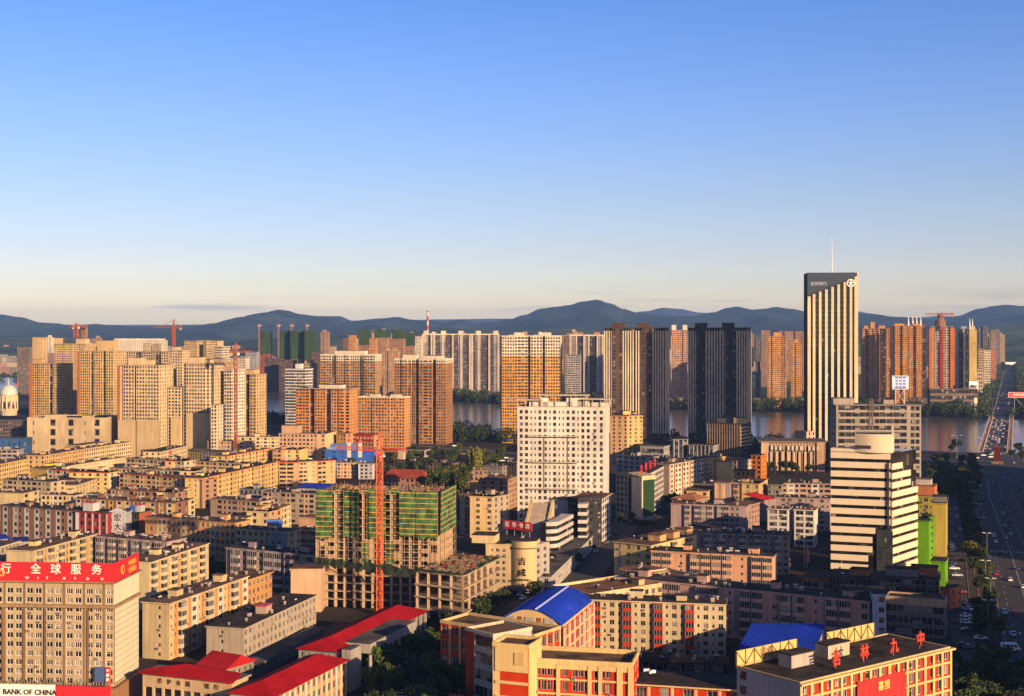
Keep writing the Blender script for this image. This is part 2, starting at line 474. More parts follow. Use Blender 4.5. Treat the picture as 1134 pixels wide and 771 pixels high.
def building(name, label, cat, P, Q, depth, z1, floors, segs=None, pat='(w)', side='(-w)', mats=(CREAM, ORANGE, WHITE), near=False, roof=R_BROWN, eave=None,
             over=.45, parapet=0.0, base=0.0, top=0.0, vents=0, huts=(), group=None, z0=0.0, glass=None, left=None, back=None, recess=.22, hk=1.0, balcol=None, framem=None, skew=None, span=None, upper=None, ac=True):
    """a block with its front from P (left) to Q (right), going `depth` metres back. segs: [(weight, outward offset, pattern)]. Returns the root"""
    P, Q = Vector(P), Vector(Q)
    L = (Q - P).length; d = (Q - P) / L; n = Vector((d.y, -d.x)); bk = -n * depth
    if skew: bk = bk + d * skew
    root = thing(name, ((P.x + Q.x + bk.x) / 2, (P.y + Q.y + bk.y) / 2, z0), label, cat, group)
    edges = []; poly = []
    if segs:
        tot = sum(s[0] for s in segs); x = 0; cur = None
        for w, off, pt in segs:
            a = P + d * x + n * off; x += L * w / tot; b = P + d * x + n * off
            if cur is not None and (a - cur).length > .02: edges.append((cur, a, '')); 
            edges.append((a, b, pt)); cur = b
        fl, fr = edges[0][0], edges[-1][1]
    else:
        edges.append((P, Q, pat)); fl, fr = P, Q
    edges.append((fr, Q + bk, side)); edges.append((Q + bk, P + bk, back)); edges.append((P + bk, fl, side if left is None else left))
    mb = MB(); wins, bals = [], []
    zfull, ffull = z1, floors
    if upper: floors = ffull - upper[0]; z1 = z0 + (zfull - z0) * floors / ffull
    ub_ = MB()
    for a, b, pt in edges:
        dd = (b - a); nn = Vector((dd.y, -dd.x)).normalized() if dd.length > 0 else n
        mid = (a + b) / 2
        vis = nn.dot(Vector((0, 0)) - mid) > -40          # seen from about the camera
        facade(mb, a, b, z0, z1, floors, (pt if vis else '') or '', base, top, recess, wins, bals, near and vis, None, hk)
        if upper: facade(ub_, a, b, z1, zfull, upper[0], (pt if vis else '') or '', 0, top, recess, wins, bals, False, None, hk)
    wm = [wallmat(c) if isinstance(c, tuple) else c for c in mats]
    while len(wm) < 3: wm.append(wm[-1])
    mb.build('wall', wm + [glass or GL, span or SPAN], root)
    if upper: ub_.build('upper_wall', [wallmat(c) for c in upper[1]] + [glass or GL, span or SPAN], root)
    z1, floors = zfull, ffull
    poly = [tuple(e[0]) for e in edges]
    # roof
    rb = MB()
    if parapet:
        rb.prism(ring(poly, -.35), z1 - .1, z1 + .12, 0)
        rb.build('roof', [roof], root)
        pb = MB(); o = ring(poly, .12); i_ = ring(poly, -.3); N = len(poly)
        for k in range(N):
            j = (k + 1) % N
            A, B, C_, E = o[k], o[j], i_[j], i_[k]
            pb.face([(*A, z1), (*B, z1), (*B, z1 + parapet), (*A, z1 + parapet)], 0)
            pb.face([(*A, z1 + parapet), (*B, z1 + parapet), (*C_, z1 + parapet), (*E, z1 + parapet)], 0)
            pb.face([(*C_, z1), (*E, z1), (*E, z1 + parapet), (*C_, z1 + parapet)], 0)
            pb.face([(*B, z1), (*A, z1), (*E, z1), (*C_, z1)], 0)
        pb.build('parapet', [wallmat(eave) if isinstance(eave, tuple) else (eave or wm[0])], root)
    else:
        o = ring(poly, over)
        rb.prism(o, z1, z1 + .4, 1, 0, 1)
        rb.build('roof', [roof, (wallmat(eave) if isinstance(eave, tuple) else eave) or wm[0]], root)
    zr = z1 + (.12 if parapet else .4)
    at = lambda u, v: P + d * (L * u) + bk * v
    ang = math.atan2(d.y, d.x)
    for h in huts:                                         # (u, v, width, depth, height[, wall, roof])
        c = at(h[0], h[1]); hb = MB()
        hb.box((c.x, c.y, zr), (h[2], h[3], h[4]), ang, 0)
        hb.box((c.x, c.y, zr + h[4]), (h[2] + .5, h[3] + .5, .25), ang, 1)
        hb.build('roof_hut', [wallmat(h[5]) if len(h) > 5 and h[5] else wm[0], h[6] if len(h) > 6 else roof], root)
    for i in range(int(vents * 1.7)):
        c = at(random.uniform(.04, .96), random.choice((.2, .5, .75)) + random.uniform(-.1, .1))
        kd = random.choice((0, 0, 1, 2))
        inst('solar_heater' if kd == 2 else 'roof_vent', vent_mesh(kd), (c.x, c.y, zr), ang, root, [random.uniform(.55, .95)] * 3)
    # separate windows and balconies, at most 100 of each
    if wins:
        wins.sort(key=lambda w: Vector(w[0]).length)
        for i, (c, w, h, a) in enumerate(wins[:100]):
            inst('window', window_mesh(w, h, random.choice((0, 0, 1, 2)), framem), c, a, root); NWIN[0] += 1
            if ac and random.random() < .13: inst('air_conditioner', vent_mesh(3), (c[0] + sin(a) * .55 + cos(a) * random.choice((-.3, .3)), c[1] - cos(a) * .55 + sin(a) * .2, c[2] - h / 2 - .75), a, root)
        if len(wins) > 100:
            mw = MB(); off = 0; vs, fs, ms = [], [], []
            for c, w, h, a in wins[100:]:
                me = window_mesh(w, h, 0, framem); M = Matrix.Translation(Vector(c)) @ Matrix.Rotation(a, 4, 'Z')
                vs += [tuple(M @ v.co) for v in me.vertices]; fs += [[j + off for j in p_.vertices] for p_ in me.polygons]; ms += [p_.material_index for p_ in me.polygons]; off = len(vs)
            mw.v, mw.f, mw.m = vs, fs, ms
            tag(mw.build('window', [framem or FRAME, GL], root), kind='stuff')
    if bals:
        bals.sort(key=lambda w: Vector(w[0]).length)
        for c, w, fh, a in bals[:100]:
            col = balcol(c) if callable(balcol) else (balcol or (mats[2] if isinstance(mats[2], tuple) else WHITE))
            inst('balcony', balcony_mesh(w, fh, col), c, a, root); NWIN[0] += 1
    root['_d'] = 0
    del root['_d']
    root_info[root.name] = (P, Q, d, n, bk, L, ang, z1, poly)
    return root
root_info = {}
def info(r): return root_info[r.name]

def apt(A, B, h, depth, label, floors=None, **k):
    """low block: A and B are the front eave's ends in the photograph, h its height"""
    floors = floors or max(1, round(h / 2.95))
    P, Q = G(A[0], A[1], h), G(B[0], B[1], h)
    Y = min(P.y, Q.y)
    k.setdefault('near', Y < 640)
    if k.get('vents', 0) >= 4 and not k.get('huts'):
        nh = max(1, int((Q - P).length / 20)); wc = k.get('mats', (CREAM, CREAM, CREAM))[0]
        k['huts'] = tuple(((i + .5 + random.uniform(-.2, .2)) / nh, random.uniform(.4, .65), random.uniform(2.6, 4.2), random.uniform(2.6, 4), random.uniform(1.5, 2.4), wc if isinstance(wc, tuple) else None) for i in range(nh))
    return building(k.pop('name', 'apartment_block'), label, k.pop('cat', 'apartment building'), P, Q, depth, h, floors, **k)
def FR(x0, x1, py1, z, rot=17):
    Q = G(x1, py1, z); r = R(rot); kk = (x0 - CX) / F
    return Q + Vector((-cos(r), sin(r))) * ((Q.x - kk * Q.y) / (cos(r) + kk * sin(r))), Q
def tower(x0, x1, top, Y, label, depth=20, rot=15, floors=None, name='tower_block', cat='tower block', **k):
    Q = D(x1, Y); r = R(rot); kk = (x0 - CX) / F
    t = (Q.x - kk * Q.y) / (cos(r) + kk * sin(r))
    P = Q + Vector((-cos(r), sin(r))) * t
    z1 = Z(top, Y)
    floors = floors or max(2, round(z1 / 3.0))
    big = lambda t_: t_.replace('w', 'n').replace('x', 'N') if isinstance(t_, str) else t_
    k = {a: (big(v) if a in ('pat', 'side', 'left') else v) for a, v in k.items()}
    k.setdefault('pat', '(n)'); k.setdefault('side', '(-n)')
    if k.get('segs'): k['segs'] = [(a, b, big(c)) for a, b, c in k['segs']]
    return building(name, label, cat, P, Q, depth, z1, floors, **k)
# ================================================================== THE SETTING
def poly_sheet(name, pts, z, mat, kind='structure'):
    mb = MB(); mb.face([(p[0], p[1], z) for p in pts]); o = mb.build(name, [mat]); tag(o, kind=kind); return o
# ground: streets and yards near by, fields and scrub beyond the river
m, n, l, b = _new('city_ground')
geo = n.new('ShaderNodeNewGeometry')
t1 = n.new('ShaderNodeTexNoise'); t1.inputs['Scale'].default_value = .03; t1.inputs['Detail'].default_value = 8; t1.inputs['Roughness'].default_value = .65
t2 = n.new('ShaderNodeTexNoise'); t2.inputs['Scale'].default_value = .0016; t2.inputs['Detail'].default_value = 8; t2.inputs['Roughness'].default_value = .7
l.new(geo.outputs['Position'], t1.inputs['Vector']); l.new(geo.outputs['Position'], t2.inputs['Vector'])
c1 = n.new('ShaderNodeValToRGB'); e = c1.color_ramp.elements
e[0].position = .35; e[0].color = (.016, .015, .014, 1); e[1].position = .65; e[1].color = (.045, .038, .032, 1)
c2 = n.new('ShaderNodeValToRGB'); e = c2.color_ramp.elements
e[0].position = .35; e[0].color = (.03, .055, .02, 1); e[1].position = .68; e[1].color = (.14, .14, .06, 1)
k = e.new(.5); k.color = (.06, .10, .03, 1)
l.new(t1.outputs[0], c1.inputs[0]); l.new(t2.outputs[0], c2.inputs[0])
sx = n.new('ShaderNodeSeparateXYZ'); l.new(geo.outputs['Position'], sx.inputs[0])
mr = n.new('ShaderNodeMapRange'); mr.inputs[1].default_value = 2300; mr.inputs[2].default_value = 3000; l.new(sx.outputs['Y'], mr.inputs[0])
mx = n.new('ShaderNodeMix'); mx.data_type = 'RGBA'
l.new(mr.outputs[0], mx.inputs['Factor']); l.new(c1.outputs[0], mx.inputs['A']); l.new(c2.outputs[0], mx.inputs['B'])
l.new(mx.outputs['Result'], b.inputs['Base Color']); b.inputs['Roughness'].default_value = .95; b.inputs['Specular IOR Level'].default_value = .1
poly_sheet('ground', [(-32000, -3000), (32000, -3000), (32000, 40000), (-32000, 40000)], 0, m)

# river
wm_, n, l, b = _new('river_water')
geo = n.new('ShaderNodeNewGeometry')
mp = n.new('ShaderNodeMapping'); mp.inputs['Rotation'].default_value = (0, 0, R(20)); mp.inputs['Scale'].default_value = (.02, .16, 1)
l.new(geo.outputs['Position'], mp.inputs['Vector'])
nz = n.new('ShaderNodeTexNoise'); nz.inputs['Scale'].default_value = 1; nz.inputs['Detail'].default_value = 5; nz.inputs['Distortion'].default_value = .6
l.new(mp.outputs[0], nz.inputs['Vector'])
bp = n.new('ShaderNodeBump'); bp.inputs['Strength'].default_value = .35; bp.inputs['Distance'].default_value = .6
l.new(nz.outputs[0], bp.inputs['Height']); l.new(bp.outputs[0], b.inputs['Normal'])
b.inputs['Base Color'].default_value = (.055, .050, .048, 1); b.inputs['Roughness'].default_value = .16; b.inputs['IOR'].default_value = 1.33
far_bank = [D(-200, 3600), D(60, 3200), D(310, 2500), D(525, 2045), D(750, 1853), D(865, 1810), D(1060, 1675), D(1400, 1560), D(1900, 1500)]
near_bank = [D(-200, 2700), D(60, 2300), D(310, 1750), D(525, 1420), D(750, 1330), D(865, 1280), D(1060, 1205), D(1400, 1120), D(1900, 1080)]
poly_sheet('river', near_bank + far_bank[::-1], .06, wm_)

# ------------------------------------------------------------------ hills: three ranges of folded ground
def hills(name, prof, Y, deep, col, seed, rough=1.0, base=None):
    rnd = random.Random(seed)
    from mathutils import noise
    xs = [-120 + i * 4.0 for i in range(350)]
    def h_at(px):
        for (a, ha), (b_, hb) in zip(prof, prof[1:]):
            if a <= px <= b_:
                u = (px - a) / (b_ - a); u = u * u * (3 - 2 * u); return ha + (hb - ha) * u
        return prof[0][1] if px < prof[0][0] else prof[-1][1]
    NR = 26
    mb = MB(); rows = []
    for j in range(NR + 1):
        v = j / NR                                         # 0 foot .. 1 ridge, then behind
        row = []
        for px in xs:
            y = Y - deep * (1 - v)
            x = (px - CX) / F * Y
            H = max(5, CAMZ - (h_at(px) - HOR) / F * Y)
            f = v ** 1.25
            s = noise.fractal(Vector((x * .0011 + seed, y * .0009, seed)), 1.0, 2.1, 5)
            s2 = 1 - abs(noise.noise(Vector((x * .0016 + seed * 3, y * .0005, 2.0)))) * 2; s3 = 1 - abs(noise.noise(Vector((x * .0042 + seed, y * .0016, 5.0)))) * 2
            zz = H * f * (1 + rough * (.30 * s + .38 * s2 + .20 * s3 - .25) * (1 - v) * 1.9) + (4 * s * v)
            row.append((x, y + 260 * s * (1 - v), max(-2, zz) if j else -5))
        rows.append(row)
    rows.append([(x, y + deep * .5, -5) for x, y, z in rows[-1]])
    me = bpy.data.meshes.new(name)
    W = len(xs); V = [p for r_ in rows for p in r_]
    Fc = [(j * W + i, j * W + i + 1, (j + 1) * W + i + 1, (j + 1) * W + i) for j in range(len(rows) - 1) for i in range(W - 1)]
    me.from_pydata(V, [], Fc); me.update()
    me.polygons.foreach_set('use_smooth', [True] * len(Fc))
    m, n, l, b = _new(name)
    geo = n.new('ShaderNodeNewGeometry')
    t = n.new('ShaderNodeTexNoise'); t.inputs['Scale'].default_value = .0022; t.inputs['Detail'].default_value = 9; t.inputs['Roughness'].default_value = .7
    l.new(geo.outputs['Position'], t.inputs['Vector'])
    cr = n.new('ShaderNodeValToRGB'); e = cr.color_ramp.elements
    e[0].position = .38; e[0].color = (col[0] * .5, col[1] * .5, col[2] * .5, 1); e[1].position = .64; e[1].color = (col[0] * 2.8, col[1] * 2.5, col[2] * 1.7, 1)
    l.new(t.outputs[0], cr.inputs[0]); l.new(cr.outputs[0], b.inputs['Base Color'])
    b.inputs['Roughness'].default_value = 1; b.inputs['Specular IOR Level'].default_value = 0
    me.materials.append(m)
    o = bpy.data.objects.new(name, me); COL.objects.link(o); tag(o, kind='structure')
    return o
main = [(-120, 345), (0, 348), (22, 351), (45, 357), (62, 358), (80, 361), (105, 359), (120, 360), (150, 362), (190, 361), (228, 361), (268, 351), (295, 346), (309, 343), (318, 344), (332, 348), (352, 350), (376, 350),
        (390, 355), (420, 352.5), (440, 351), (456, 354), (472, 355), (495, 357), (511, 353.5), (526, 358), (545, 357), (563, 354), (580, 349), (600, 342), (615, 340), (630, 338), (645, 334), (661, 332), (676, 336), (690, 342),
        (705, 346), (735, 349), (765, 350), (790, 346), (806, 341), (816, 339.5), (832, 343), (848, 342), (858, 340), (876, 342), (893, 346), (930, 350), (960, 347), (985, 350.5), (1000, 351), (1030, 353), (1060, 350),
        (1085, 342), (1100, 339), (1112, 337.5), (1134, 339), (1280, 342)]
hills('hills', main, 11000, 4200, (.014, .024, .018), 3)
back = [(-120, 357), (150, 360), (430, 356), (480, 354), (560, 353), (690, 348), (715, 345), (735, 341), (752, 342), (775, 346), (800, 349), (850, 347), (900, 346), (930, 345), (950, 345), (968, 348), (1000, 353), (1040, 350), (1080, 352), (1280, 350)]
hills('far_hills', back, 16000, 4200, (.02, .032, .024), 8)
low = [(-120, 376), (0, 374), (60, 375), (140, 378), (250, 377), (330, 372), (420, 368), (520, 365), (560, 367), (620, 364), (700, 366), (780, 368), (900, 369), (1000, 367), (1060, 364), (1134, 360), (1280, 358)]
hills('foothills', low, 7000, 2200, (.032, .048, .018), 15, rough=.7)

# ------------------------------------------------------------------ boulevard and the bridge carriageway
asph, n, l, b = _new('asphalt')
geo = n.new('ShaderNodeNewGeometry')
t1 = n.new('ShaderNodeTexNoise'); t1.inputs['Scale'].default_value = .12; t1.inputs['Detail'].default_value = 8
l.new(geo.outputs['Position'], t1.inputs['Vector'])
c1 = n.new('ShaderNodeValToRGB'); e = c1.color_ramp.elements
e[0].position = .35; e[0].color = (.015, .015, .015, 1); e[1].position = .7; e[1].color = (.030, .028, .027, 1)
l.new(t1.outputs[0], c1.inputs[0]); l.new(c1.outputs[0], b.inputs['Base Color']); b.inputs['Roughness'].default_value = .8
paint_w = plain((.34, .34, .33), .6, name='road_paint')
paving = roofmat((.06, .044, .04), 'paving', .3)
def strip_pts(line, off):
    out = []
    for i, p in enumerate(line):
        a = line[max(0, i - 1)]; c = line[min(len(line) - 1, i + 1)]
        d = (Vector(c) - Vector(a)).normalized()
        out.append(Vector(p) + Vector((d.y, -d.x)) * off)
    return out
def strip_road(name, line, o0, o1, z, mat, kind='structure'):
    A, B = strip_pts(line, o0), strip_pts(line, o1)
    mb = MB()
    for i in range(len(line) - 1):
        mb.face([(*A[i], z), (*B[i], z), (*B[i + 1], z), (*A[i + 1], z)])
    return tag(mb.build(name, [mat]), kind=kind)
AXIS = [Vector(p) for p in ((64, 98), (128, 298), (185, 477), (242, 656), (309, 875), (355, 1010), (428, 1200), (500, 1393), (616, 1704), (764, 2100), (1134, 3100), (2000, 5440), (3300, 8950))]
AX_near = AXIS[:7]
strip_road('sidewalk', AX_near, -31, 42, .03, paving)
strip_road('road', AX_near, -12, 30, .09, asph)
strip_road('service_road', AX_near, -29, -22, .07, asph)
for o0, o1 in ((-12.4, -12.0), (30, 30.4), (-21.9, -21.5)):
    A, B = strip_pts(AX_near, o0), strip_pts(AX_near, o1); mb = MB()
    for i in range(len(A) - 1): mb.prism([tuple(A[i]), tuple(B[i]), tuple(B[i + 1]), tuple(A[i + 1])], .03, .22)
    tag(mb.build('kerb', [wallmat((.2, .19, .18))]), kind='structure')
strip_road('far_road', AXIS[8:], -10, 12, .12, asph)
strip_road('far_verge', AXIS[8:], -13, -10.5, .14, wallmat((.4, .37, .33)))
def along(line, dist):
    for a, b_ in zip(line, line[1:]):
        L = (b_ - a).length
        if dist <= L: return a + (b_ - a) * (dist / L), (b_ - a).normalized()
        dist -= L
    return line[-1], (line[-1] - line[-2]).normalized()
mb = MB()
for off in (-11.4, -7.9, 29.4, 22, 25.6):                     # lane lines, dashed between the edge lines
    s = 40
    solid = off in (-11.4, 29.4)
    while s < 1000:
        p, d = along(AX_near, s); nn = Vector((d.y, -d.x)); q = p + d * (9 if solid else 5)
        c = p + nn * off; c2 = q + nn * off; w = .09
        mb.face([(*(c - nn * w), .1), (*(c + nn * w), .1), (*(c2 + nn * w), .1), (*(c2 - nn * w), .1)])
        s += 9 if solid else 13
for off in (-.9, -.5, 7, 14):
    s = 40
    while s < 1000:
        p, d = along(AX_near, s); nn = Vector((d.y, -d.x)); q = p + d * 12
        c = p + nn * off; c2 = q + nn * off; w = .07
        mb.face([(*(c - nn * w), .1), (*(c + nn * w), .1), (*(c2 + nn * w), .1), (*(c2 - nn * w), .1)])
        s += 12
for py in (611.5, 701):                                     # two crossings
    c0 = G(1120 if py < 650 else 1122, py)
    best = min(range(2000), key=lambda i: (along(AX_near, i * .5)[0] - c0).length); p, d = along(AX_near, best * .5); nn = Vector((d.y, -d.x))
    for i in range(25):
        c = p + nn * (-11 + i * 1.7)
        a, c2 = c - d * 2.6, c + d * 2.6
        mb.face([(*(a - nn * .33), .105), (*(a + nn * .33), .105), (*(c2 + nn * .33), .105), (*(c2 - nn * .33), .105)])
tag(mb.build('road_markings', [paint_w]), kind='structure')
# side streets
def street(pts, w, name='street'):
    return strip_road(name, [G(*p) for p in pts], -w / 2, w / 2, .05, asph)
street([(600, 730), (625, 678), (660, 620), (705, 565), (745, 538)], 16)
street([(1060, 716), (980, 700), (900, 690)], 9)
street([(240, 760), (350, 716), (380, 690)], 7, 'lane')
street([(400, 760), (520, 700), (610, 655), (690, 640)], 12)
riv = [D(-60, 2150), D(120, 1980), D(310, 1560), D(440, 1330), D(520, 1240), D(600, 1190), D(760, 1180), D(900, 1150), D(1040, 1130), D(1090, 1115)]
strip_road('riverside_road', riv, -9, 9, .08, asph)
strip_road('riverside_path', riv, 14, 18, .07, wallmat((.33, .31, .30)))
poly_sheet('plaza', [D(1010, 1010), D(1090, 985), D(1150, 1010), D(1150, 1090), D(1010, 1090)], .11, asph)
poly_sheet('lawn', [D(1078, 1012), D(1104, 1002), D(1104, 1040), D(1080, 1052)], .14, plain((.05, .12, .03), .9, name='lawn'))
# ================================================================== TOWERS AND FAR BUILDINGS
W_, K_ = (PALE, ORANGE, WHITE), None
# ---- riverside towers on this bank
t = tower(554, 621, 373, 1300, 'orange brick tower with a pale top band rising behind the white hotel', depth=18, rot=6,
      segs=[(1, .0, 'g'), (9, 1.4, '(w)'), (6, -.8, '(b)'), (1.5, -.8, 'g'), (7, .6, '(w)'), (1.5, -.8, 'g'), (9, 1.6, '(w)')], floors=33, mats=((.62, .36, .13), ORANGE, PALE), huts=((.3, .4, 9, 9, 4, PALE), (.75, .4, 9, 9, 4, PALE)), parapet=1.2, eave=PALE, upper=(6, (PALE, CREAM, PALE)))
# pale upper floors
P, Q, d_, n_, bk, L_, ang, z1, poly = info(t)
tower(437, 494, 399, 1290, 'brown high-rise with a dark glass centre and bright orange right edge beside the river gap', depth=22, rot=14, floors=27,
      segs=[(4, .8, '(w)'), (3, 2.0, 'bb'), (2, .8, 'w'), (4, -1, '(gw)'), (7, 1.2, '(wbw)'), (2, -1, 'gg'), (5, 1.6, '(w)')], side='(wg)', mats=((.42, .24, .13), ORANGE, PALE), roof=R_DARK, parapet=1.6, eave=PALE, upper=(1, (PALE, PALE, PALE)), huts=((.25, .5, 14, 9, 5, PALE), (.7, .5, 18, 10, 4, PALE)))
tower(355, 416, 394, 1450, 'wide tan tower with a cream crown behind the two orange mid-rises', depth=20, rot=14, floors=28,
      segs=[(5, .8, '(wb)'), (2, 0, '(g)'), (4, 1, '(w)'), (2, 2.0, 'b'), (4, 1, '(w)'), (2, 0, '(g)'), (5, .8, '(bw)')], mats=((.46, .30, .17), TAN, PALE), parapet=1.5, eave=PALE, upper=(2, (PALE, PALE, PALE)), huts=((.5, .5, 34, 11, 5, PALE),))
tower(328, 388, 431, 1200, 'orange mid-rise with a flat cream canopy roof and dark stair strips', depth=18, rot=15, floors=20,
      segs=[(5, 1, '(wb)'), (2, -1, 'gg'), (4, 1, '(w)'), (2, -1, 'gg'), (3, .8, '(w)'), (2, 1.8, 'b'), (2, .8, 'w')], mats=((.62, .31, .14), ORANGE, PALE), over=1.2, eave=PALE, huts=((.6, .5, 22, 9, 3, PALE),))
tower(397, 448, 441, 1250, 'lower orange block of flats just left of the tall brown high-rise', depth=18, rot=13, floors=16,
      segs=[(4, 0, '(w)'), (5, .9, '(w)'), (4, 0, '(w)')], mats=((.60, .32, .15), ORANGE, PALE), parapet=1.2, eave=PALE, huts=((.3, .5, 8, 8, 3, PALE), (.75, .5, 8, 8, 3, PALE)))
tower(316, 338, 409, 1400, 'slender white tower chequered with black windows', depth=18, rot=18, floors=22, pat='(H)', side='(H)', mats=(WHITE, WHITE, WHITE), huts=((.5, .5, 6, 6, 5),))
tower(331, 344, 403, 1480, 'narrow cream tower peeping out behind the chequered white one', depth=16, rot=18, floors=24, mats=(CREAM, SAND, PALE), huts=((.6, .5, 7, 8, 3),))
# ---- twin black towers
DKWALL = (.055, .05, .05)
def fins(root, us, zb, zt, w, deep, col, on='front'):
    P, Q, d, n, bk, L, ang, z1, poly = info(root)
    for u in us:
        mb = MB(); c = P + d * (L * u) if on == 'front' else Q + bk * u + d * .01
        nn = n if on == 'front' else d; dd = d if on == 'front' else bk.normalized()
        a, b_ = c - dd * (w / 2), c + dd * (w / 2)
        mb.prism([tuple(a + nn * deep), tuple(b_ + nn * deep), tuple(b_ - nn * .05), tuple(a - nn * .05)], zb, zt)
        mb.build('fin', [wallmat(col)], root)
r1 = tower(669, 738, 364, 1240, 'black riverside tower with pale vertical fins, the left one of the twins', depth=20, rot=13, floors=34, pat='(GG)', side='(GG)',
      segs=[(9, 0, '(g)'), (11, 1.5, 'w(-w)'), (20, 0, '(g)'), (11, 1.5, 'w(-w)'), (15, 0, '(g)')], mats=((.13, .085, .06), DKWALL, PALE), roof=R_DARK, parapet=1.0, eave=DKWALL, huts=((.22, .4, 11, 9, 5, (.10, .06, .045)), (.62, .4, 11, 9, 5, (.10, .06, .045))))
fins(r1, (.01, .045, .085, .125, .31, .35, .39, .43, .47, .52, .56, .60, .79, .83, .87, .91, .95, .99), 14, Z(364, 1240) - 2, 1.05, .9, (.80, .70, .52))
fins(r1, (.15, .4, .65, .9), 14, Z(364, 1240) - 2, 1.05, .9, (.80, .70, .52), 'side')
r2 = tower(762, 830, 364, 1240, 'black riverside tower with grey vertical fins, the right one of the twins', depth=20, rot=13, floors=34,
      segs=[(9, 0, '(g)'), (10, 1.5, 'w(-w)'), (22, 0, '(g)'), (11, 1.5, 'w(-w)'), (15, 0, '(g)')], side='(GG)', mats=((.05, .045, .045), DKWALL, PALE), roof=R_DARK, parapet=1.0, eave=DKWALL, huts=((.2, .4, 11, 9, 5, DKWALL), (.65, .4, 11, 9, 5, DKWALL)))
fins(r2, (.01, .045, .085, .125, .30, .345, .39, .435, .48, .525, .57, .61, .80, .84, .88, .92, .96, .99), 14, Z(364, 1240) - 2, 1.05, .9, (.80, .70, .52))
fins(r2, (.15, .4, .65, .9), 14, Z(364, 1240) - 2, 1.05, .9, (.80, .70, .52), 'side')
# ---- far bank row with fins between the orange tower and the brown one
r3 = tower(468, 552, 371, 2330, 'long far-bank row of joined dark flats with white vertical ribs and a white crown', depth=20, rot=4, floors=32,
      segs=[(3, 1, '(w)'), (8, 0, '(g)'), (3, 1, '(w)'), (8, 0, '(g)'), (3, 1, '(w)'), (8, 0, '(g)'), (3, 1, '(w)'), (8, 0, '(g)'), (3, 1, '(w)')], mats=((.46, .40, .35), DKWALL, PALE), parapet=2, eave=PALE, upper=(4, (PALE, PALE, PALE)),
      huts=tuple((u, .4, 8, 8, 7, PALE) for u in (.04, .27, .5, .73, .96)), span=plain((.10, .08, .08), .5, name='brown_spandrel'))
fins(r3, (.0, .12, .155, .265, .40, .51, .625, .655, .74, .88, 1.0), 8, Z(371, 2330), 3.0, 2.6, (.60, .53, .45))
tower(626, 643, 393, 2050, 'grey block of balconies half hidden at the left of the finned far-bank tower', depth=16, rot=6, floors=22, pat='(b)', mats=(GREY, GREY, GREY), roof=R_DARK)
r4 = tower(631, 668, 372, 2250, 'far-bank dark tower with white ribs left of the black twins', depth=20, rot=8, floors=32, segs=[(6, 1, '(w)'), (7, 0, '(g)'), (4, 1, '(w)'), (8, 0, '(g)'), (5, 1, '(w)')], mats=((.44, .38, .32), DKWALL, PALE), parapet=2, eave=PALE, huts=((.3, .4, 9, 9, 6, (.45, .22, .14)), (.8, .4, 9, 9, 6, (.5, .25, .15))))
fins(r4, (.02, .2, .43, .57, .83, .98), 8, Z(372, 2250), 2.4, 2.4, (.60, .53, .45))
r5 = tower(744, 761, 366, 2100, 'pink and cream tower seen through the gap between the black twins', depth=18, rot=6, floors=34, segs=[(3, 1.5, '(w)'), (5, 0, '(w)'), (3, 1.5, '(w)')], mats=((.60, .38, .26), ORANGE, PALE), huts=((.14, .3, 7, 7, 8, PALE, plain((.4, .08, .05), .6, name='red_cap')), (.86, .3, 7, 7, 8, PALE, plain((.4, .08, .05), .6, name='red_cap'))))
# ---- office tower with a slanted glass crown
ro = tower(894.5, 949, 303, 1100, 'tallest office tower with cream fins, a slanted dark crown, an emblem and a mast', depth=25, rot=5, floors=38, name='office_tower', cat='office tower', pat='(g)', side='(-)', mats=((.03, .035, .04), (.70, .60, .44), PALE), roof=R_DARK, base=0, parapet=.8, eave=(.30, .27, .24), glass=glassmat((.006, .009, .014), .06, .03, spec=.6), span=plain((.015, .018, .022), .25, name='dark_glass_band'))
P, Q, d_, n_, bk, L_, ang, z1, poly = info(ro)
zlo, zhi = Z(327, 1100), Z(306, 1100)
fin_c = (.78, .66, .46)
for i in range(9):
    u = i / 8; w = 2.0 if 0 < i < 8 else 2.4
    zt = zlo + (zhi - zlo) * u - 1 if i < 8 else z1 + 1.2
    if i == 0: zt = zlo - 1
    mb = MB(); c = P + d_ * (L_ * u)
    if i == 0: c = c + d_ * 1.0
    if i == 8: c = c - d_ * 1.0
    mb.prism([tuple(c - d_ * (w / 2) + n_ * 1.3), tuple(c + d_ * (w / 2) + n_ * 1.3), tuple(c + d_ * (w / 2) - n_ * .05), tuple(c - d_ * (w / 2) - n_ * .05)], 0, zt)
    mb.build('fin', [wallmat(fin_c)], ro)
mb = MB(); c = Q + d_ * .9                                   # the lit right wall is clad in stone
mb.prism([tuple(Q + d_ * .02 - n_ * .1), tuple(Q + d_ * .9 - n_ * .1), tuple(Q + bk + d_ * .9), tuple(Q + bk + d_ * .02)], 0, z1 + 1.2); mb.build('stone_cladding', [wallmat(fin_c)], ro)
mb = MB()                                                    # crown: a glass triangle over the fins
a, b_ = P + n_ * 1.35, Q + n_ * 1.35
A2, B2 = P + n_ * .2, Q + n_ * .2
tri = [(a, zlo), (b_, zhi), (b_, z1 + .8), (a, z1 + .8)]
bkp = [(A2, zlo), (B2, zhi), (B2, z1 + .8), (A2, z1 + .8)]
mb.face([(*p, z) for p, z in tri]); mb.face([(*p, z) for p, z in bkp[::-1]])
for i in range(4):
    j = (i + 1) % 4
    mb.face([(*tri[j][0], tri[j][1]), (*tri[i][0], tri[i][1]), (*bkp[i][0], bkp[i][1]), (*bkp[j][0], bkp[j][1])])
crown = mb.build('glass_crown', [plain((.02, .035, .06), .12, name='crown_glass')], ro)
em = MB()
ce = P + d_ * (L_ * .87) + n_ * 1.5; ze = Z(313.6, 1100)
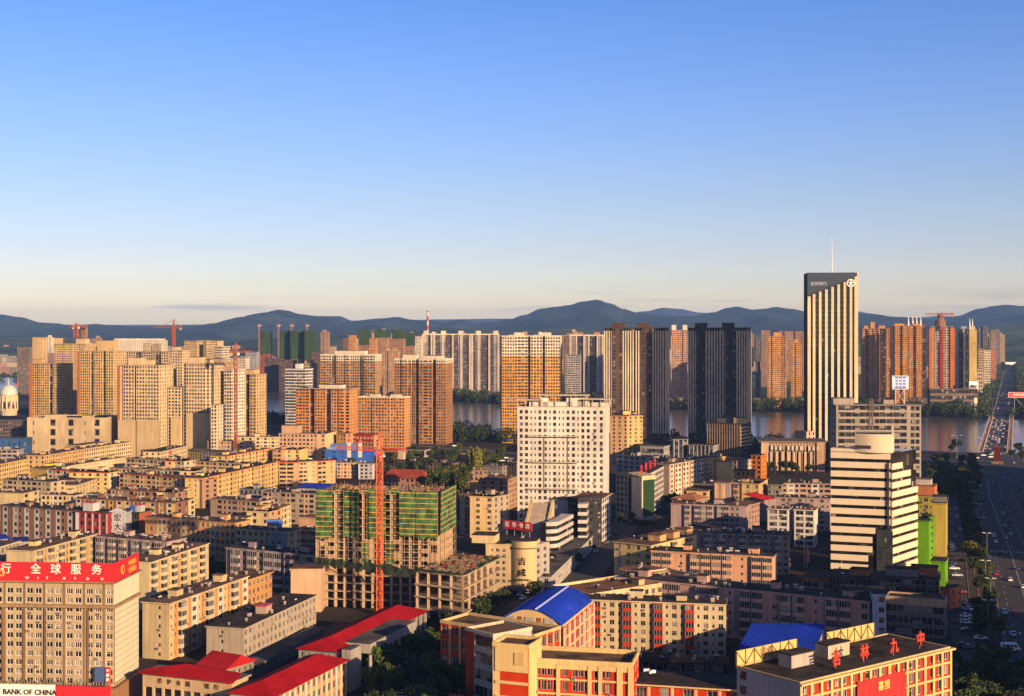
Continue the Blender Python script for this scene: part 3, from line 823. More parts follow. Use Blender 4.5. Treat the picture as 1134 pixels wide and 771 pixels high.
def disc(mb, c, d, n, z, r0, r1, m=0, N=24, t=.25):
    for i in range(N):
        a0, a1 = 2 * pi * i / N, 2 * pi * (i + 1) / N
        pt = lambda r_, a_, o: (c.x + d.x * r_ * cos(a_) + n.x * o, c.y + d.y * r_ * cos(a_) + n.y * o, z + r_ * sin(a_))
        mb.face([pt(r0, a0, t), pt(r0, a1, t), pt(r1, a1, t), pt(r1, a0, t)][::-1] if r0 > 0 else [pt(r1, a1, t), pt(r1, a0, t), pt(0, 0, t)][::-1], m)
        mb.face([pt(r1, a0, 0), pt(r1, a1, 0), pt(r1, a1, t), pt(r1, a0, t)], m)
disc(em, ce, d_, n_, ze, 2.6, 3.3); disc(em, ce, d_, n_, ze, 0, 1.0)
for k in range(5):
    a_ = pi / 2 + k * 2 * pi / 5; b0 = ce + d_ * (1.0 * cos(a_)) + n_ * .2; b1 = ce + d_ * (2.3 * cos(a_)) + n_ * .2
    em.bar((*b0, ze + sin(a_)), (*b1, ze + 2.3 * sin(a_)), .7)
em.build('emblem', [plain((.75, .75, .74), .4, name='white_enamel')], ro)
lt = lettering('吉林银行', 3.4, (*(P + d_ * (L_ * .22) + n_ * 1.5), Z(314.5, 1100)), ang, plain((.30, .36, .45), .3, name='glass_letters'), ro, ro, bold=.03)
mb = MB(); c = P + d_ * (L_ * .52) + bk * .3
mb.cyl((c.x, c.y, z1), .5, .12, Z(263, 1100) - z1, 8); mb.build('mast', [plain((.7, .62, .5), .4, name='mast_steel')], ro)
# ---- grey office with the sign, behind the striped building
rg = tower(926, 1020, 449, 800, 'grey office block with long window bands behind the striped building', depth=18, rot=2, floors=16, name='office_block', cat='office building', pat='..(BB)-hh.', side='(-h)', mats=((.40, .36, .31), GREY, WHITE), roof=R_GREY, eave=(.42, .38, .33), over=.8, huts=((.1, .4, 12, 8, 3.5), (.65, .5, 6, 5, 2.5)), hk=1.0)
def billboard(name, label, px0, px1, py0, py1, Y, col, z_foot, text=None, tcol=None, tsize=1.0, rot=0, second=None, trussw=None):
    A, B = D(px0, Y), D(px1, Y); zt, zb = Z(py0, Y), Z(py1, Y)
    mid = (A + B) / 2
    r_ = thing(name, (mid.x, mid.y, z_foot), label, 'sign')
    mb = MB(); w = (B - A).length
    mb.box((mid.x, mid.y, zb), (w, .5, zt - zb), R(rot)); mb.build('panel', [plain(col, .5, name='sign_panel')], r_)
    fr = MB()
    for s in (-.5, .5):
        fr.bar((mid.x + s * (w + .5), mid.y, zb - .2), (mid.x + s * (w + .5), mid.y, zt + .2), .35)
    fr.bar((mid.x - w / 2 - .4, mid.y, zt + .3), (mid.x + w / 2 + .4, mid.y, zt + .3), .35); fr.bar((mid.x - w / 2 - .4, mid.y, zb - .3), (mid.x + w / 2 + .4, mid.y, zb - .3), .35)
    fr.build('frame', [plain((.5, .5, .5), .4, name='sign_frame')], r_)
    if zb - z_foot > 1:
        tm = MB(); hw = (trussw or w * .6) / 2
        for s in (-1, 1):
            tm.bar((mid.x + s * hw, mid.y + .6, z_foot), (mid.x + s * hw, mid.y + .6, zb), .3)
        k = max(1, int((zb - z_foot) / (hw * 2)))
        for i in range(k):
            z0, z1_ = z_foot + (zb - z_foot) * i / k, z_foot + (zb - z_foot) * (i + 1) / k
            tm.bar((mid.x - hw, mid.y + .6, z0), (mid.x + hw, mid.y + .6, z1_), .2); tm.bar((mid.x + hw, mid.y + .6, z0), (mid.x - hw, mid.y + .6, z1_), .2); tm.bar((mid.x - hw, mid.y + .6, z1_), (mid.x + hw, mid.y + .6, z1_), .2)
        tm.build('truss', [plain((.45, .43, .4), .5, name='truss_steel')], r_)
    if text:
        lettering(text, tsize, (mid.x, mid.y - .32, (zt + zb) / 2), 0, plain(tcol, .5, name='sign_letters'), r_, r_, bold=.02)
    return r_, mid, w, zb, zt
r_, mid, w, zb, zt = billboard('rooftop_billboard', 'blue and white billboard on a lattice stand on the grey office roof', 988.5, 1005.5, 417, 430.5, 806, (.10, .16, .42), Z(440, 806) - 4)
mb = MB()
for u in (-.36, -.12, .12, .36): mb.box((mid.x + u * w, mid.y - .3, zb + .8), (w * .03, .06, zt - zb - 1.6))
for v in (.25, .5, .75): mb.box((mid.x, mid.y - .33, zb + (zt - zb) * v), (w * .86, .06, .35))
mb.box((mid.x - w * .44, mid.y - .3, zb + .2), (w * .1, .1, zt - zb - .4)); mb.box((mid.x + w * .44, mid.y - .3, zb + .2), (w * .1, .1, zt - zb - .4))
mb.build('emblem', [plain((.7, .72, .75), .5, name='white_print')], r_)

# ---- far bank towers at the right
FO = (.62, .33, .13)
def spires(root, us, h):
    P, Q, d, n, bk, L, ang, z1, poly = info(root)
    for u in us:
        mb = MB(); c = P + d * (L * u) + bk * .4
        mb.cyl((c.x, c.y, z1), 1.6, .15, h, 8); mb.build('spire', [plain((.7, .66, .6), .4, name='spire_metal')], root)
tower(850, 871, 373, 1950, 'orange brick tower beyond the river, left of the tallest office tower', depth=18, rot=9, floors=36, segs=[(3, 0, '(w)'), (6, 1, '(w)'), (3, 0, '(gw)')], mats=(FO, ORANGE, PALE), huts=((.5, .5, 9, 9, 6),))
tower(876, 888, 380, 2000, 'slimmer orange tower tucked against the left of the tallest office tower', depth=16, rot=9, floors=33, segs=[(3, 0, '(w)'), (4, 1, '(w)')], mats=(FO, ORANGE, PALE), huts=((.5, .5, 7, 8, 5),))
tower(837, 842, 374, 2100, 'dark sliver of a tower just right of the black twins', depth=18, rot=9, floors=33, mats=(DKGREY, DKGREY, GREY), roof=R_DARK)
tower(888, 897, 373, 2500, 'dim brown tower far off left of the tallest office tower', depth=18, rot=9, floors=40, mats=((.35, .22, .14), DKGREY, GREY), roof=R_DARK)
tower(843, 853, 366, 2700, 'distant brown tower above the orange one beyond the river', depth=18, rot=9, floors=38, mats=((.36, .24, .17), DKGREY, GREY), roof=R_DARK)
tower(862, 892, 367, 3000, 'distant row of brown flats behind the orange far-bank towers', depth=18, rot=4, floors=36, segs=[(4, 0, '(w)'), (3, 3, '(w)'), (4, 0, '(w)'), (3, 3, '(w)'), (4, 0, '(w)')], mats=((.38, .25, .17), DKGREY, GREY), roof=R_DARK)
tower(955, 970, 364, 1950, 'orange ribbed tower standing directly right of the tallest office tower', depth=18, rot=8, floors=37, segs=[(3, 0, '(w)'), (2, 1.2, '(g)'), (4, 0, '(w)'), (2, 1.2, '(w)')], mats=(FO, ORANGE, PALE), huts=((.8, .5, 6, 6, 9), (.3, .5, 6, 6, 4)))
tower(972, 985, 364, 2000, 'orange ribbed tower with a plain flat top, second right of the tallest office tower', depth=18, rot=8, floors=37, segs=[(3, 0, '(w)'), (4, 1.2, '(g)'), (3, 0, '(w)')], mats=((.56, .29, .12), ORANGE, PALE), huts=((.4, .5, 9, 8, 4),))
tower(988, 1005, 361, 1950, 'broad orange ribbed tower behind the blue and white billboard', depth=18, rot=8, floors=38, segs=[(2, 0, '(g)'), (4, 1.2, '(w)'), (2, 0, '(g)'), (4, 1.2, '(w)')], mats=(FO, ORANGE, PALE), huts=((.5, .5, 14, 9, 3),))
s_ = tower(1006, 1026, 361, 1980, 'orange tower crowned with four white spires', depth=18, rot=8, floors=38, segs=[(3, 1.2, '(w)'), (2, 0, '(g)'), (4, 1.2, '(w)'), (3, 0, '(g)')], mats=((.58, .30, .12), ORANGE, PALE), huts=((.5, .5, 10, 9, 3),))
spires(s_, (.04, .28, .5, .72), 15)
cs = tower(1030, 1055, 362, 1850, 'unfinished orange and grey tower with a red hoist strip by the bridge end', depth=20, rot=10, floors=33, segs=[(2, .8, '(w)'), (5, 0, '(W)'), (2, 1, '(#z)'), (4, 0, '(W)'), (2, 1, '(x)')], mats=((.46, .37, .27), (.60, .20, .07), (.36, .06, .05)), roof=R_GREY, huts=((.5, .5, 13, 11, 8, (.32, .26, .2)), (.5, .5, 7, 7, 18, (.25, .2, .16))))
P, Q, d_, n_, bk, L_, ang, z1, poly = info(cs)
for u, w in ((.03, 2.2), (.985, 3.0)):
    mb = MB(); c = P + d_ * (L_ * u)
    mb.prism([tuple(c - d_ * w + n_ * 1.5), tuple(c + d_ * w + n_ * 1.5), tuple(c + d_ * w), tuple(c - d_ * w)], 0, z1 - 2); mb.build('safety_screen', [wallmat((.52, .17, .05))], cs)
mb = MB(); c = P + d_ * (L_ * .46)
mb.box((c.x + n_.x, c.y + n_.y, 35), (3.0, 1.5, z1 - 55), ang); mb.build('hoist_cover', [wallmat((.26, .03, .04))], cs)
s_ = tower(1062, 1072, 364, 1960, 'blue-grey glass tower next to the yellow one by the far bridge end', depth=18, rot=10, floors=36, segs=[(2, 0, '(g)'), (1, .8, '(-)'), (2, 0, '(g)')], side=None, mats=((.30, .34, .42), BLUEGREY, PALE), huts=((.6, .5, 8, 8, 3),))
s_ = tower(1073.5, 1082, 365, 1930, 'pale yellow tower with a pair of spires overlooking the boulevard', depth=16, rot=14, floors=36, pat='(v)', side='(v)', mats=((.74, .58, .26), CREAM, PALE), huts=((.4, .5, 8, 8, 4, PALE),), eave=PALE)
spires(s_, (.1, .45), 16)
tower(1088, 1094, 362, 3000, 'distant grey-blue tower right of the yellow spired tower', depth=20, rot=10, floors=40, pat='(g-)', mats=(DKGREY, GREY, GREY), roof=R_DARK)
tower(1083, 1087, 363, 3100, 'distant dark tower hugging the yellow spired tower', depth=20, rot=10, floors=40, pat='(g-)', mats=(DKGREY, GREY, GREY), roof=R_DARK)
tower(1097, 1103.5, 366, 2900, 'distant brown tower nearest to the far boulevard', depth=18, rot=12, floors=36, pat='(w)', mats=((.38, .30, .25), GREY, GREY), roof=R_DARK)
tower(1083.5, 1090, 386.5, 2300, 'tan mid-rise on the far bank below the distant towers', depth=22, rot=12, floors=18, mats=(SAND, TAN, PALE))
tower(1090, 1097, 388, 2450, 'cream and rust mid-rise along the far boulevard', depth=26, rot=12, floors=18, side='(Q)', mats=(PALE, (.55, .2, .08), PALE))
tower(1096, 1103, 387, 2750, 'rust red mid-rise further up the far boulevard', depth=40, rot=12, floors=17, side='(x)', mats=((.6, .24, .12), (.6, .24, .12), PALE))
tower(1082, 1088, 409, 2150, 'small cream block with a slanted gable beside the far boulevard', depth=20, rot=12, floors=8, mats=(CREAM, ORANGE, PALE))
tower(1030, 1083, 431, 1790, 'low long white and dark shop row at the foot of the far-bank towers', depth=14, rot=2, floors=4, name='shop_row', cat='shop row', pat='(B)', mats=((.22, .17, .14), DKGREY, GREY), roof=R_GREY)
tower(700, 1028, 441, 1960, 'very long low dark embankment building row across the river', depth=14, rot=1, floors=4, name='shop_row', cat='shop row', pat='(B-)', mats=((.16, .13, .11), DKGREY, GREY), roof=R_DARK)
# ---- green-netted towers far left-centre and their neighbours
NET = (.040, .075, .028)
def netted(x0, x1, top, bot, Y, label, lower=(.40, .24, .14)):
    r_ = tower(x0, x1, top, Y, label, depth=20, rot=6, floors=36, pat='(w)', mats=(lower, ORANGE, PALE), roof=R_GREY, name='unfinished_tower')
    P, Q, d, n, bk, L, ang, z1, poly = info(r_)
    o = ring(poly, .5); zb = Z(bot, Y); mb = MB()
    for k in range(len(o)):
        j = (k + 1) % len(o); N = 4
        for q in range(N):
            a = Vector(o[k]).lerp(Vector(o[j]), q / N); b_ = Vector(o[k]).lerp(Vector(o[j]), (q + 1) / N)
            mb.face([(*a, zb), (*b_, zb), (*b_, z1 + 2), (*a, z1 + 2)])
    mb.build('safety_net', [wallmat(NET, .9, .5, 'green_netting', .5)], r_)
    return r_
G4 = 'green netted towers going up across the river'
netted(286.5, 298.5, 367.5, 392, 2800, 'green netted tower with a red middle, leftmost of the netted row', (.36, .10, .07))
netted(308, 320.5, 367.5, 398, 2800, 'green netted tower, second from the left of the netted row')
netted(322, 335.5, 367.5, 398, 2780, 'green netted tower, third from the left of the netted row')
netted(337.5, 348.5, 367, 400, 2760, 'green netted tower at the right end of the left netted group')
netted(397.5, 409, 366, 382, 2700, 'green netted tower, first of the netted group above the wide tan tower')
netted(415.5, 428.5, 366, 374, 2600, 'brown tower capped by a green net, second above the wide tan tower')
netted(434.5, 447, 366, 375, 2650, 'brown tower capped by a green net, left of the long finned row')
netted(449, 457.5, 369.5, 383, 2750, 'green netted tower tucked just left of a plain cream one')
tower(459, 466.5, 372.5, 2900, 'plain cream tower between the netted towers and the finned row', depth=18, rot=6, mats=(PALE, CREAM, PALE))
tower(386, 393, 371.5, 2900, 'thin orange tower left of the netted group', depth=18, rot=6, mats=(FO, CREAM, PALE))
tower(380, 386, 375, 3000, 'thin dark tower at the left of the thin orange one', depth=18, rot=6, mats=(BROWN, CREAM, PALE))
tower(409, 416, 375, 2500, 'orange tower in front of the first two netted towers', depth=18, rot=6, mats=(FO, CREAM, PALE))
tower(424, 440, 389, 2250, 'cream and brown block below the netted tower left of the brown high-rise', depth=18, rot=10, segs=[(4, 0, '(w)'), (3, 2, '(w)'), (4, 0, '(w)')], mats=((.50, .33, .2), CREAM, PALE), huts=((.3, .5, 8, 8, 4), (.75, .5, 8, 8, 4)))
tower(293, 308, 397, 2500, 'dark brown far-bank block, left of a pair under the netted towers', depth=20, rot=6, mats=((.13, .09, .075), CREAM, PALE), roof=R_DARK)
tower(309, 326, 399, 2450, 'dark brown far-bank block, right of a pair under the netted towers', depth=20, rot=6, mats=((.12, .085, .07), CREAM, PALE), roof=R_DARK)
tower(345, 356, 390, 2400, 'dark brown far-bank tower behind the chequered white one', depth=20, rot=6, mats=((.15, .10, .08), CREAM, PALE), roof=R_DARK)
tower(272, 284, 390, 2700, 'small pale blue far-bank block above the river', depth=20, rot=6, mats=((.42, .44, .48), CREAM, PALE))
# ---- the left group
CB = (.66, .54, .36)
def blankbase(root, zb, u0=0, u1=1, col=(.60, .47, .28)):
    """unwindowed podium wall, proud of the tower's foot"""
    P, Q, d, n, bk, L, ang, z1, poly = info(root); mb = MB()
    a, b_ = P + d * (L * u0), P + d * (L * u1)
    mb.prism([tuple(a + n * 2.2), tuple(b_ + n * 2.2), tuple(b_ + n * .02), tuple(a + n * .02)], 0, zb); mb.build('podium_wall', [wallmat(col, .85, .3)], root)
a_ = tower(132, 177, 405, 1150, 'big cream tower block over a blank wall, with a red edge strip at its left', depth=30, rot=12, floors=25, segs=[(3, 0, '---'), (8, 1, '(w)'), (1.6, 0, 'g'), (16, 1.6, '(w)')], side='(-w)', mats=(CB, SAND, PALE), huts=((.32, .3, 12, 9, 6), (.55, .5, 6, 8, 4)), eave=CB)
blankbase(a_, Z(466, 1150), .46, 1.0); blankbase(a_, Z(466, 1150), .0, .42)
P, Q, d_, n_, bk, L_, ang, z1, poly = info(a_)
mb = MB(); mb.box((P.x + n_.x * .8, P.y + n_.y * .8, 0), (1.6, 1.6, z1), ang); mb.build('hoist_mast', [wallmat((.42, .15, .06))], a_)
tower(178, 184, 409, 1165, 'narrow tan stair tower against the big cream block', depth=20, rot=12, floors=24, pat='(g)', mats=(TAN, SAND, PALE))
b2_ = tower(186, 200.5, 429, 1160, 'lower cream block squeezed between two taller cream towers', depth=24, rot=12, floors=21, pat='(w)', mats=((.70, .58, .40), SAND, PALE)); blankbase(b2_, Z(463, 1160), .3, 1)
c_ = tower(203, 232, 403, 1155, 'broad cream tower with a blank cream podium wall right of the lower block', depth=28, rot=13, floors=26, segs=[(2, 0, '(w)'), (12, 1.4, '(w)'), (2, 0, '(w)')], mats=(CB, SAND, PALE), huts=((.3, .4, 13, 9, 5), (.7, .5, 6, 6, 3))); blankbase(c_, Z(458, 1155), .15, 1)
tower(233, 246, 402, 1185, 'tan slab of plain wall standing behind the white-fronted cream tower', depth=24, rot=13, floors=26, pat='(-v)', mats=((.46, .35, .22), SAND, PALE), huts=((.4, .4, 8, 8, 3),))
tower(248, 256.5, 410, 1170, 'bright white-fronted tower with a column of dark windows', depth=22, rot=20, floors=25, pat='(h)', side='(w)', mats=((.82, .76, .62), SAND, PALE))
tower(263, 284, 415, 1220, 'cream tower with a dark right side beside the river gap', depth=20, rot=16, floors=23, segs=[(4, 1, '(w)'), (2, 0, 'g'), (3, 1, '(w)')], mats=((.62, .46, .26), SAND, PALE), huts=((.4, .5, 14, 10, 4),))
tower(233.5, 240, 449, 1130, 'short white block of flats at the foot of the cream towers', depth=16, rot=12, floors=15, mats=((.74, .66, .5), SAND, PALE))
tower(255, 262, 460, 1180, 'small cream block under the bright white-fronted tower', depth=16, rot=12, floors=12, mats=(CREAM, SAND, PALE))
f_ = tower(33, 69, 403, 1500, 'tan tower with a red left edge near the domed building', depth=22, rot=13, floors=25, segs=[(5, 0, '(w)'), (6, 1.2, '(w)'), (2, 0, 'g'), (5, 1, '(w)')], mats=((.60, .43, .22), SAND, PALE), huts=((.15, .4, 10, 9, 4),))
tower(36, 46.5, 374, 2200, 'slim plain cream tower behind the tan tower at far left', depth=18, rot=10, floors=34, pat='(-v)', mats=((.62, .46, .25), SAND, PALE))
h_ = tower(86, 126, 389, 1450, 'large tan tower with a red edge, behind and left of the big cream block', depth=26, rot=13, floors=29, segs=[(2, 0, '-'), (7, 1.2, '(w)'), (2, 0, 'g'), (6, 1.2, '(w)'), (2, 0, 'g'), (5, 1, '(w)')], mats=((.62, .46, .25), SAND, PALE), huts=((.7, .4, 20, 11, 11, (.6, .45, .25)), (.25, .4, 14, 10, 4)))
for r_ in (f_, h_):
    P, Q, d_, n_, bk, L_, ang, z1, poly = info(r_)
    mb = MB(); mb.box((P.x + n_.x * 1.2 + d_.x * 2, P.y + n_.y * 1.2 + d_.y * 2, 0), (2.6, 2.2, z1), ang); mb.build('edge_strip', [wallmat((.44, .17, .07))], r_)
i_ = tower(60, 97, 381, 1700, 'pale stepped tower behind the tan pair, topped by a hoist frame', depth=22, rot=12, floors=32, segs=[(4, 0, '(w)'), (4, 1, '(w)'), (3, 0, '(w)'), (3, 1, '(w)')], mats=((.66, .50, .30), SAND, PALE), huts=((.06, .4, 12, 10, 7), (.75, .4, 13, 11, 6), (.8, .4, 6, 6, 20, (.3, .18, .1))))
k_ = tower(131, 192, 390, 1520, 'long cream slab with a dark flat roof behind the big cream block', depth=30, rot=10, floors=29, segs=[(3, 0, '(w)'), (6, 1, '(w)'), (3, 0, 'gg'), (7, 1, '(w)'), (3, 0, 'gg'), (6, 1, '(w)')], mats=((.62, .50, .34), SAND, PALE), roof=R_DARK)
tower(188, 202, 388, 1440, 'cream tower end behind the lower squeezed block', depth=18, rot=12, floors=30, mats=((.68, .54, .34), SAND, PALE), huts=((.3, .4, 7, 7, 3),))
tower(204, 218, 378, 1700, 'tall cream tower, left piece of the bright group above the broad cream tower', depth=18, rot=12, floors=33, mats=((.68, .52, .30), SAND, PALE))
tower(219, 229, 377, 1760, 'dark striped tower between two bright cream ones', depth=18, rot=12, floors=34, pat='(g-)', mats=((.34, .25, .16), SAND, PALE), roof=R_DARK)
tower(228, 241, 378, 1690, 'cream tower with a dark stripe, right piece of the bright group', depth=18, rot=12, floors=33, mats=((.70, .54, .32), SAND, PALE))
tower(237, 245.5, 384, 1600, 'bright white tower end catching the sun above the tan slab', depth=18, rot=22, floors=31, pat='(h)', side='(h)', mats=((.80, .72, .54), SAND, PALE))
n_b = tower(30, 116, 464, 1150, 'wide blank cream commercial block with a few dark windows', depth=40, rot=3, floors=4, name='department_store', cat='store building', pat='--y------B-----B----y---B--', side='(--v)', mats=((.56, .45, .29), (.56, .45, .29), PALE), roof=R_DARK, huts=((.3, .3, 16, 9, 3), (.7, .4, 8, 8, 2)), parapet=1.0)
tower(117, 131, 464, 1190, 'tan link block with a red pipe between the store and the big cream block', depth=30, rot=3, floors=5, mats=((.48, .37, .24), SAND, PALE), pat='--v-')
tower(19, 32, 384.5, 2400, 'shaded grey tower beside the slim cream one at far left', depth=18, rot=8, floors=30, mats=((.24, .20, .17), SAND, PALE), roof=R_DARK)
tower(124, 182, 377, 3300, 'long pale flat-roofed hall far behind the left towers', depth=30, rot=1, floors=20, name='hall', cat='hall', pat='(w-)', mats=(PALE, SAND, PALE), roof=R_GREY, huts=((.5, .5, 120, 22, 4, PALE),))
tower(158, 166, 380, 3000, 'tiny distant cream tower in front of the long pale hall', depth=16, rot=5, mats=(CREAM, SAND, PALE))
tower(170, 176, 381, 3000, 'tiny distant tan tower at the right end of the long pale hall', depth=16, rot=5, mats=(TAN, SAND, PALE))
tower(251, 259, 397, 2100, 'white lit far tower behind the orange crane mast', depth=18, rot=10, mats=(PALE, SAND, PALE))
tower(262, 272, 396, 2200, 'pale tower with a canopy roof right of the orange crane mast', depth=18, rot=10, mats=(PALE, SAND, PALE), over=2.5)
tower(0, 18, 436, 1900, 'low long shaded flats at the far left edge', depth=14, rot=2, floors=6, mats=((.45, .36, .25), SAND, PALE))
tower(-6, 30, 466, 1350, 'dark low block with a row of white awnings at the left edge', depth=20, rot=2, floors=5, mats=((.14, .12, .12), SAND, PALE), roof=R_GREY)
tower(-6, 29, 486, 1130, 'low blue-walled site hut row at the left edge', depth=14, rot=1, floors=2, name='site_hut', cat='hut', pat='(-v)', mats=((.05, .12, .30), SAND, PALE), roof=R_GREY)
# domed hall
p0 = D(9.5, 1750)
dm = thing('domed_hall', (p0.x, p0.y, 0), 'cream hall with a pale green dome at the left edge of the photo', 'domed building')
mb = MB(); mb.cyl((p0.x, p0.y, 0), 10.5, 10.5, Z(437, 1750), 16); mb.build('drum', [wallmat((.66, .54, .36))], dm)
for k in range(12):
    a = 2 * pi * k / 12 + .13; cb = MB(); cb.cyl((p0.x + 11 * cos(a), p0.y + 11 * sin(a), 6), .8, .8, Z(438, 1750) - 6, 8); cb.build('column', [wallmat((.72, .62, .45))], dm)
for k in range(12):
    a = 2 * pi * k / 12 + .39; cb = MB(); c = Vector((p0.x + 10.52 * cos(a), p0.y + 10.52 * sin(a)))
    cb.box((c.x, c.y, 9), (.3, 2.6, 9), a); cb.build('window', [GL], dm)
mb = MB(); zd = Z(437, 1750); N = 20
for j in range(7):
    a0, a1 = j / 7 * pi / 2, (j + 1) / 7 * pi / 2
    for i in range(N):
        b0, b1 = 2 * pi * i / N, 2 * pi * (i + 1) / N
        pt = lambda a, b_: (p0.x + 11.2 * cos(a) * cos(b_), p0.y + 11.2 * cos(a) * sin(b_), zd + 13 * sin(a))
        mb.face([pt(a0, b0), pt(a0, b1), pt(a1, b1), pt(a1, b0)])
dome = mb.build('dome', [plain((.42, .46, .38), .5, name='dome_copper')], dm)
mb = MB(); mb.cyl((p0.x, p0.y, zd + 12.8), .6, .1, 9, 8); mb.build('finial', [plain((.6, .5, .3), .4, name='finial')], dm)
# red arched bridge far left
p0 = D(18, 2400); p1 = D(33, 2500); rb_ = thing('arch_bridge', (*((p0 + p1) / 2), 0), 'red steel arch bridge far away beside the domed hall', 'bridge')
mb = MB(); prev = None
for i in range(13):
    u = i / 12; c = p0.lerp(p1, u); z = 14 + 16 * sin(pi * min(1, u * 1.15))
    if prev: mb.bar(prev, (*c, z), 2.4)
    prev = (*c, z)
mb.build('arch', [plain((.5, .05, .03), .5, name='red_steel')], rb_)
mb = MB(); mb.prism([tuple(p0), tuple(p1), tuple(p1 + Vector((0, 9))), tuple(p0 + Vector((0, 9)))], 11, 13); mb.build('deck', [wallmat(PALE)], rb_)
# chimney
c = D(473.5, 3500); ch = thing('chimney_stack', (c.x, c.y, 0), 'tall chimney ringed in red and white bands on the skyline', 'chimney')
zt, zb = Z(345.5, 3500), 0; mb = MB()
for k in range(14):
    z0_, z1_ = zt * k / 14, zt * (k + 1) / 14; r0, r1 = 4.0 - 1.6 * k / 14, 4.0 - 1.6 * (k + 1) / 14
    mb.cyl((c.x, c.y, z0_), r0, r1, z1_ - z0_, 14, 0 if k < 6 else (1 if k % 2 else 2))
mb.build('shaft', [wallmat((.5, .4, .32)), wallmat((.72, .68, .62)), wallmat((.50, .08, .05))], ch)
mb = MB(); mb.cyl((c.x, c.y, zt), 2.8, 2.8, 3, 14); mb.build('rim', [wallmat((.4, .06, .04))], ch)

rnd = random.Random(31)
for i in range(58):
    lo_, hi_ = rnd.choice(((352, 470), (352, 470), (470, 560), (560, 690), (690, 860), (855, 900), (0, 130), (1083, 1104)))
    px = rnd.uniform(lo_, hi_); Y = rnd.uniform(3000, 4600); top = rnd.uniform(367, 380); w = rnd.uniform(4.5, 11)
    tower(px, px + w, top, Y, 'hazy distant tower block on the skyline beyond the river', depth=18, rot=rnd.uniform(2, 14), mats=(rnd.choice(((.40, .26, .16), PALE, SAND, (.30, .2, .14), (.5, .3, .18), (.24, .2, .19))), SAND, PALE), roof=rnd.choice((R_DARK, R_GREY)), group='hazy distant towers on the skyline', segs=[(3, 0, '(w)'), (2, rnd.uniform(.5, 3), '(w)'), (3, 0, '(w)')], huts=((rnd.uniform(.3, .7), .5, 9, 8, rnd.uniform(3, 9)),))
# ================================================================== LOW BLOCKS
CO = (CREAM, ORANGE, (.72, .66, .52)); OR_ = (ORANGE, (.60, .42, .24), PALE); PK = (PINK, CREAM, PALE); GY = (GREY, MAUVE, (.55, .53, .50)); BR = (BROWN, (.36, .22, .14), (.66, .64, .6))
EV = (.55, .14, .06)
# ---- near left
apt((187.8, 669.4), (274.5, 639), 18, 10, 'cream and orange striped flats running away from the red bank signboard corner', floors=6, pat='(vybv=Z)', side='(-w)', left='--v-', mats=(CREAM, ORANGE, PALE), vents=9, balcol=(.70, .62, .46))
gb = apt((270, 697), (350, 660), 12, 13, 'grey office wing with a dark roof and a red-topped stair hut', floors=4, pat='(w)', left='--v---', mats=((.46, .40, .32), GREY, PALE), roof=R_DARK, vents=7, huts=((.42, .35, 5, 3.5, 2.4, (.5, .4, .32), plain((.45, .05, .04), .6, name='red_cap')),), name='office_wing', cat='office building')
apt((286, 737), (360, 696), 3.6, 5, 'low dark annex strip at the foot of the grey office wing', floors=1, pat='(v)', mats=((.20, .20, .19), GREY, PALE), roof=R_GREY, name='annex', cat='annex')
apt((322, 631), (356, 631), 16, 10, 'plain peach stair tower at the far end of the grey office wing', floors=5, pat='------', side='(-v)', mats=((.62, .44, .30), GREY, PALE), near=True, name='stair_tower', cat='stair tower')
apt((274.5, 643), (302, 634), 13, 12, 'orange block tucked behind the end of the striped flats', floors=4, mats=OR_, vents=3)
apt((250.5, 607), (351, 616), 17, 11, 'mauve and grey flats with mixed balconies beside the building site', floors=5, pat='v(bwcxb)', side='(-v)', mats=((.40, .32, .34), (.46, .36, .30), (.44, .43, .44)), roof=R_DARK, vents=9, balcol=lambda c: random.choice([(.44, .43, .44), (.5, .42, .3), (.4, .36, .4)]))
apt((260.7, 586), (318, 590), 17, 11, 'cream flats with a red strip at one end, behind the mauve ones', floors=5, pat='(w)zz#p', mats=((.60, .48, .32), ORANGE, (.32, .34, .40)), roof=R_BROWN, eave=(.6, .48, .32), vents=5)
apt((160.8, 573), (260, 580), 18, 12, 'long orange block of flats with two pale stair bays', floors=5, pat='vwvxxw(wwxwww)w', side='(-w)', mats=((.62, .36, .18), (.64, .50, .32), PALE), vents=11, eave=(.5, .28, .14))
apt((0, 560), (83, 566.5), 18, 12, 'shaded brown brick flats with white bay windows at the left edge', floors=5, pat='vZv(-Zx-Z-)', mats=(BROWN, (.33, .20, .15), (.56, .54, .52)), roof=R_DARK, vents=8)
apt((83.5, 567), (119, 569), 18, 12, 'dark red block with thin white vertical ribs', floors=5, pat='#(wp)', mats=((.32, .05, .05), RED, (.72, .68, .66)), roof=R_DARK, huts=((.3, .4, 6, 5, 4, (.55, .56, .55), plain((.4, .05, .05), .6, name='red_cap')),), vents=2, name='shop_building', cat='shop building')
wb = apt((119.5, 568), (141, 568), 18, 12, 'pale grey gabled front with two big black characters', floors=5, pat='v----------v', mats=((.50, .50, .53), GREY, PALE), near=True, roof=R_GREY, name='shop_building', cat='shop building')
P, Q, d_, n_, bk, L_, ang, z1, poly = info(wb)
for ch_, v in (('宏', .86), ('大', .61)):
    lettering(ch_, 3.7, (*(P + d_ * (L_ / 2) + n_ * .1), z1 * v), ang, plain((.02, .02, .02), .5, name='black_letters'), wb, wb, bold=.05)
mb = MB(); a, b_, c = P, Q, P + d_ * (L_ / 2)
for o_, fl in ((.05, False), (-.6, True)):
    pts = [(*(a + n_ * o_), z1 + .42), (*(b_ + n_ * o_), z1 + .42), (*(c + n_ * o_), z1 + 2.6)]
    mb.face(pts[::-1] if fl else pts)
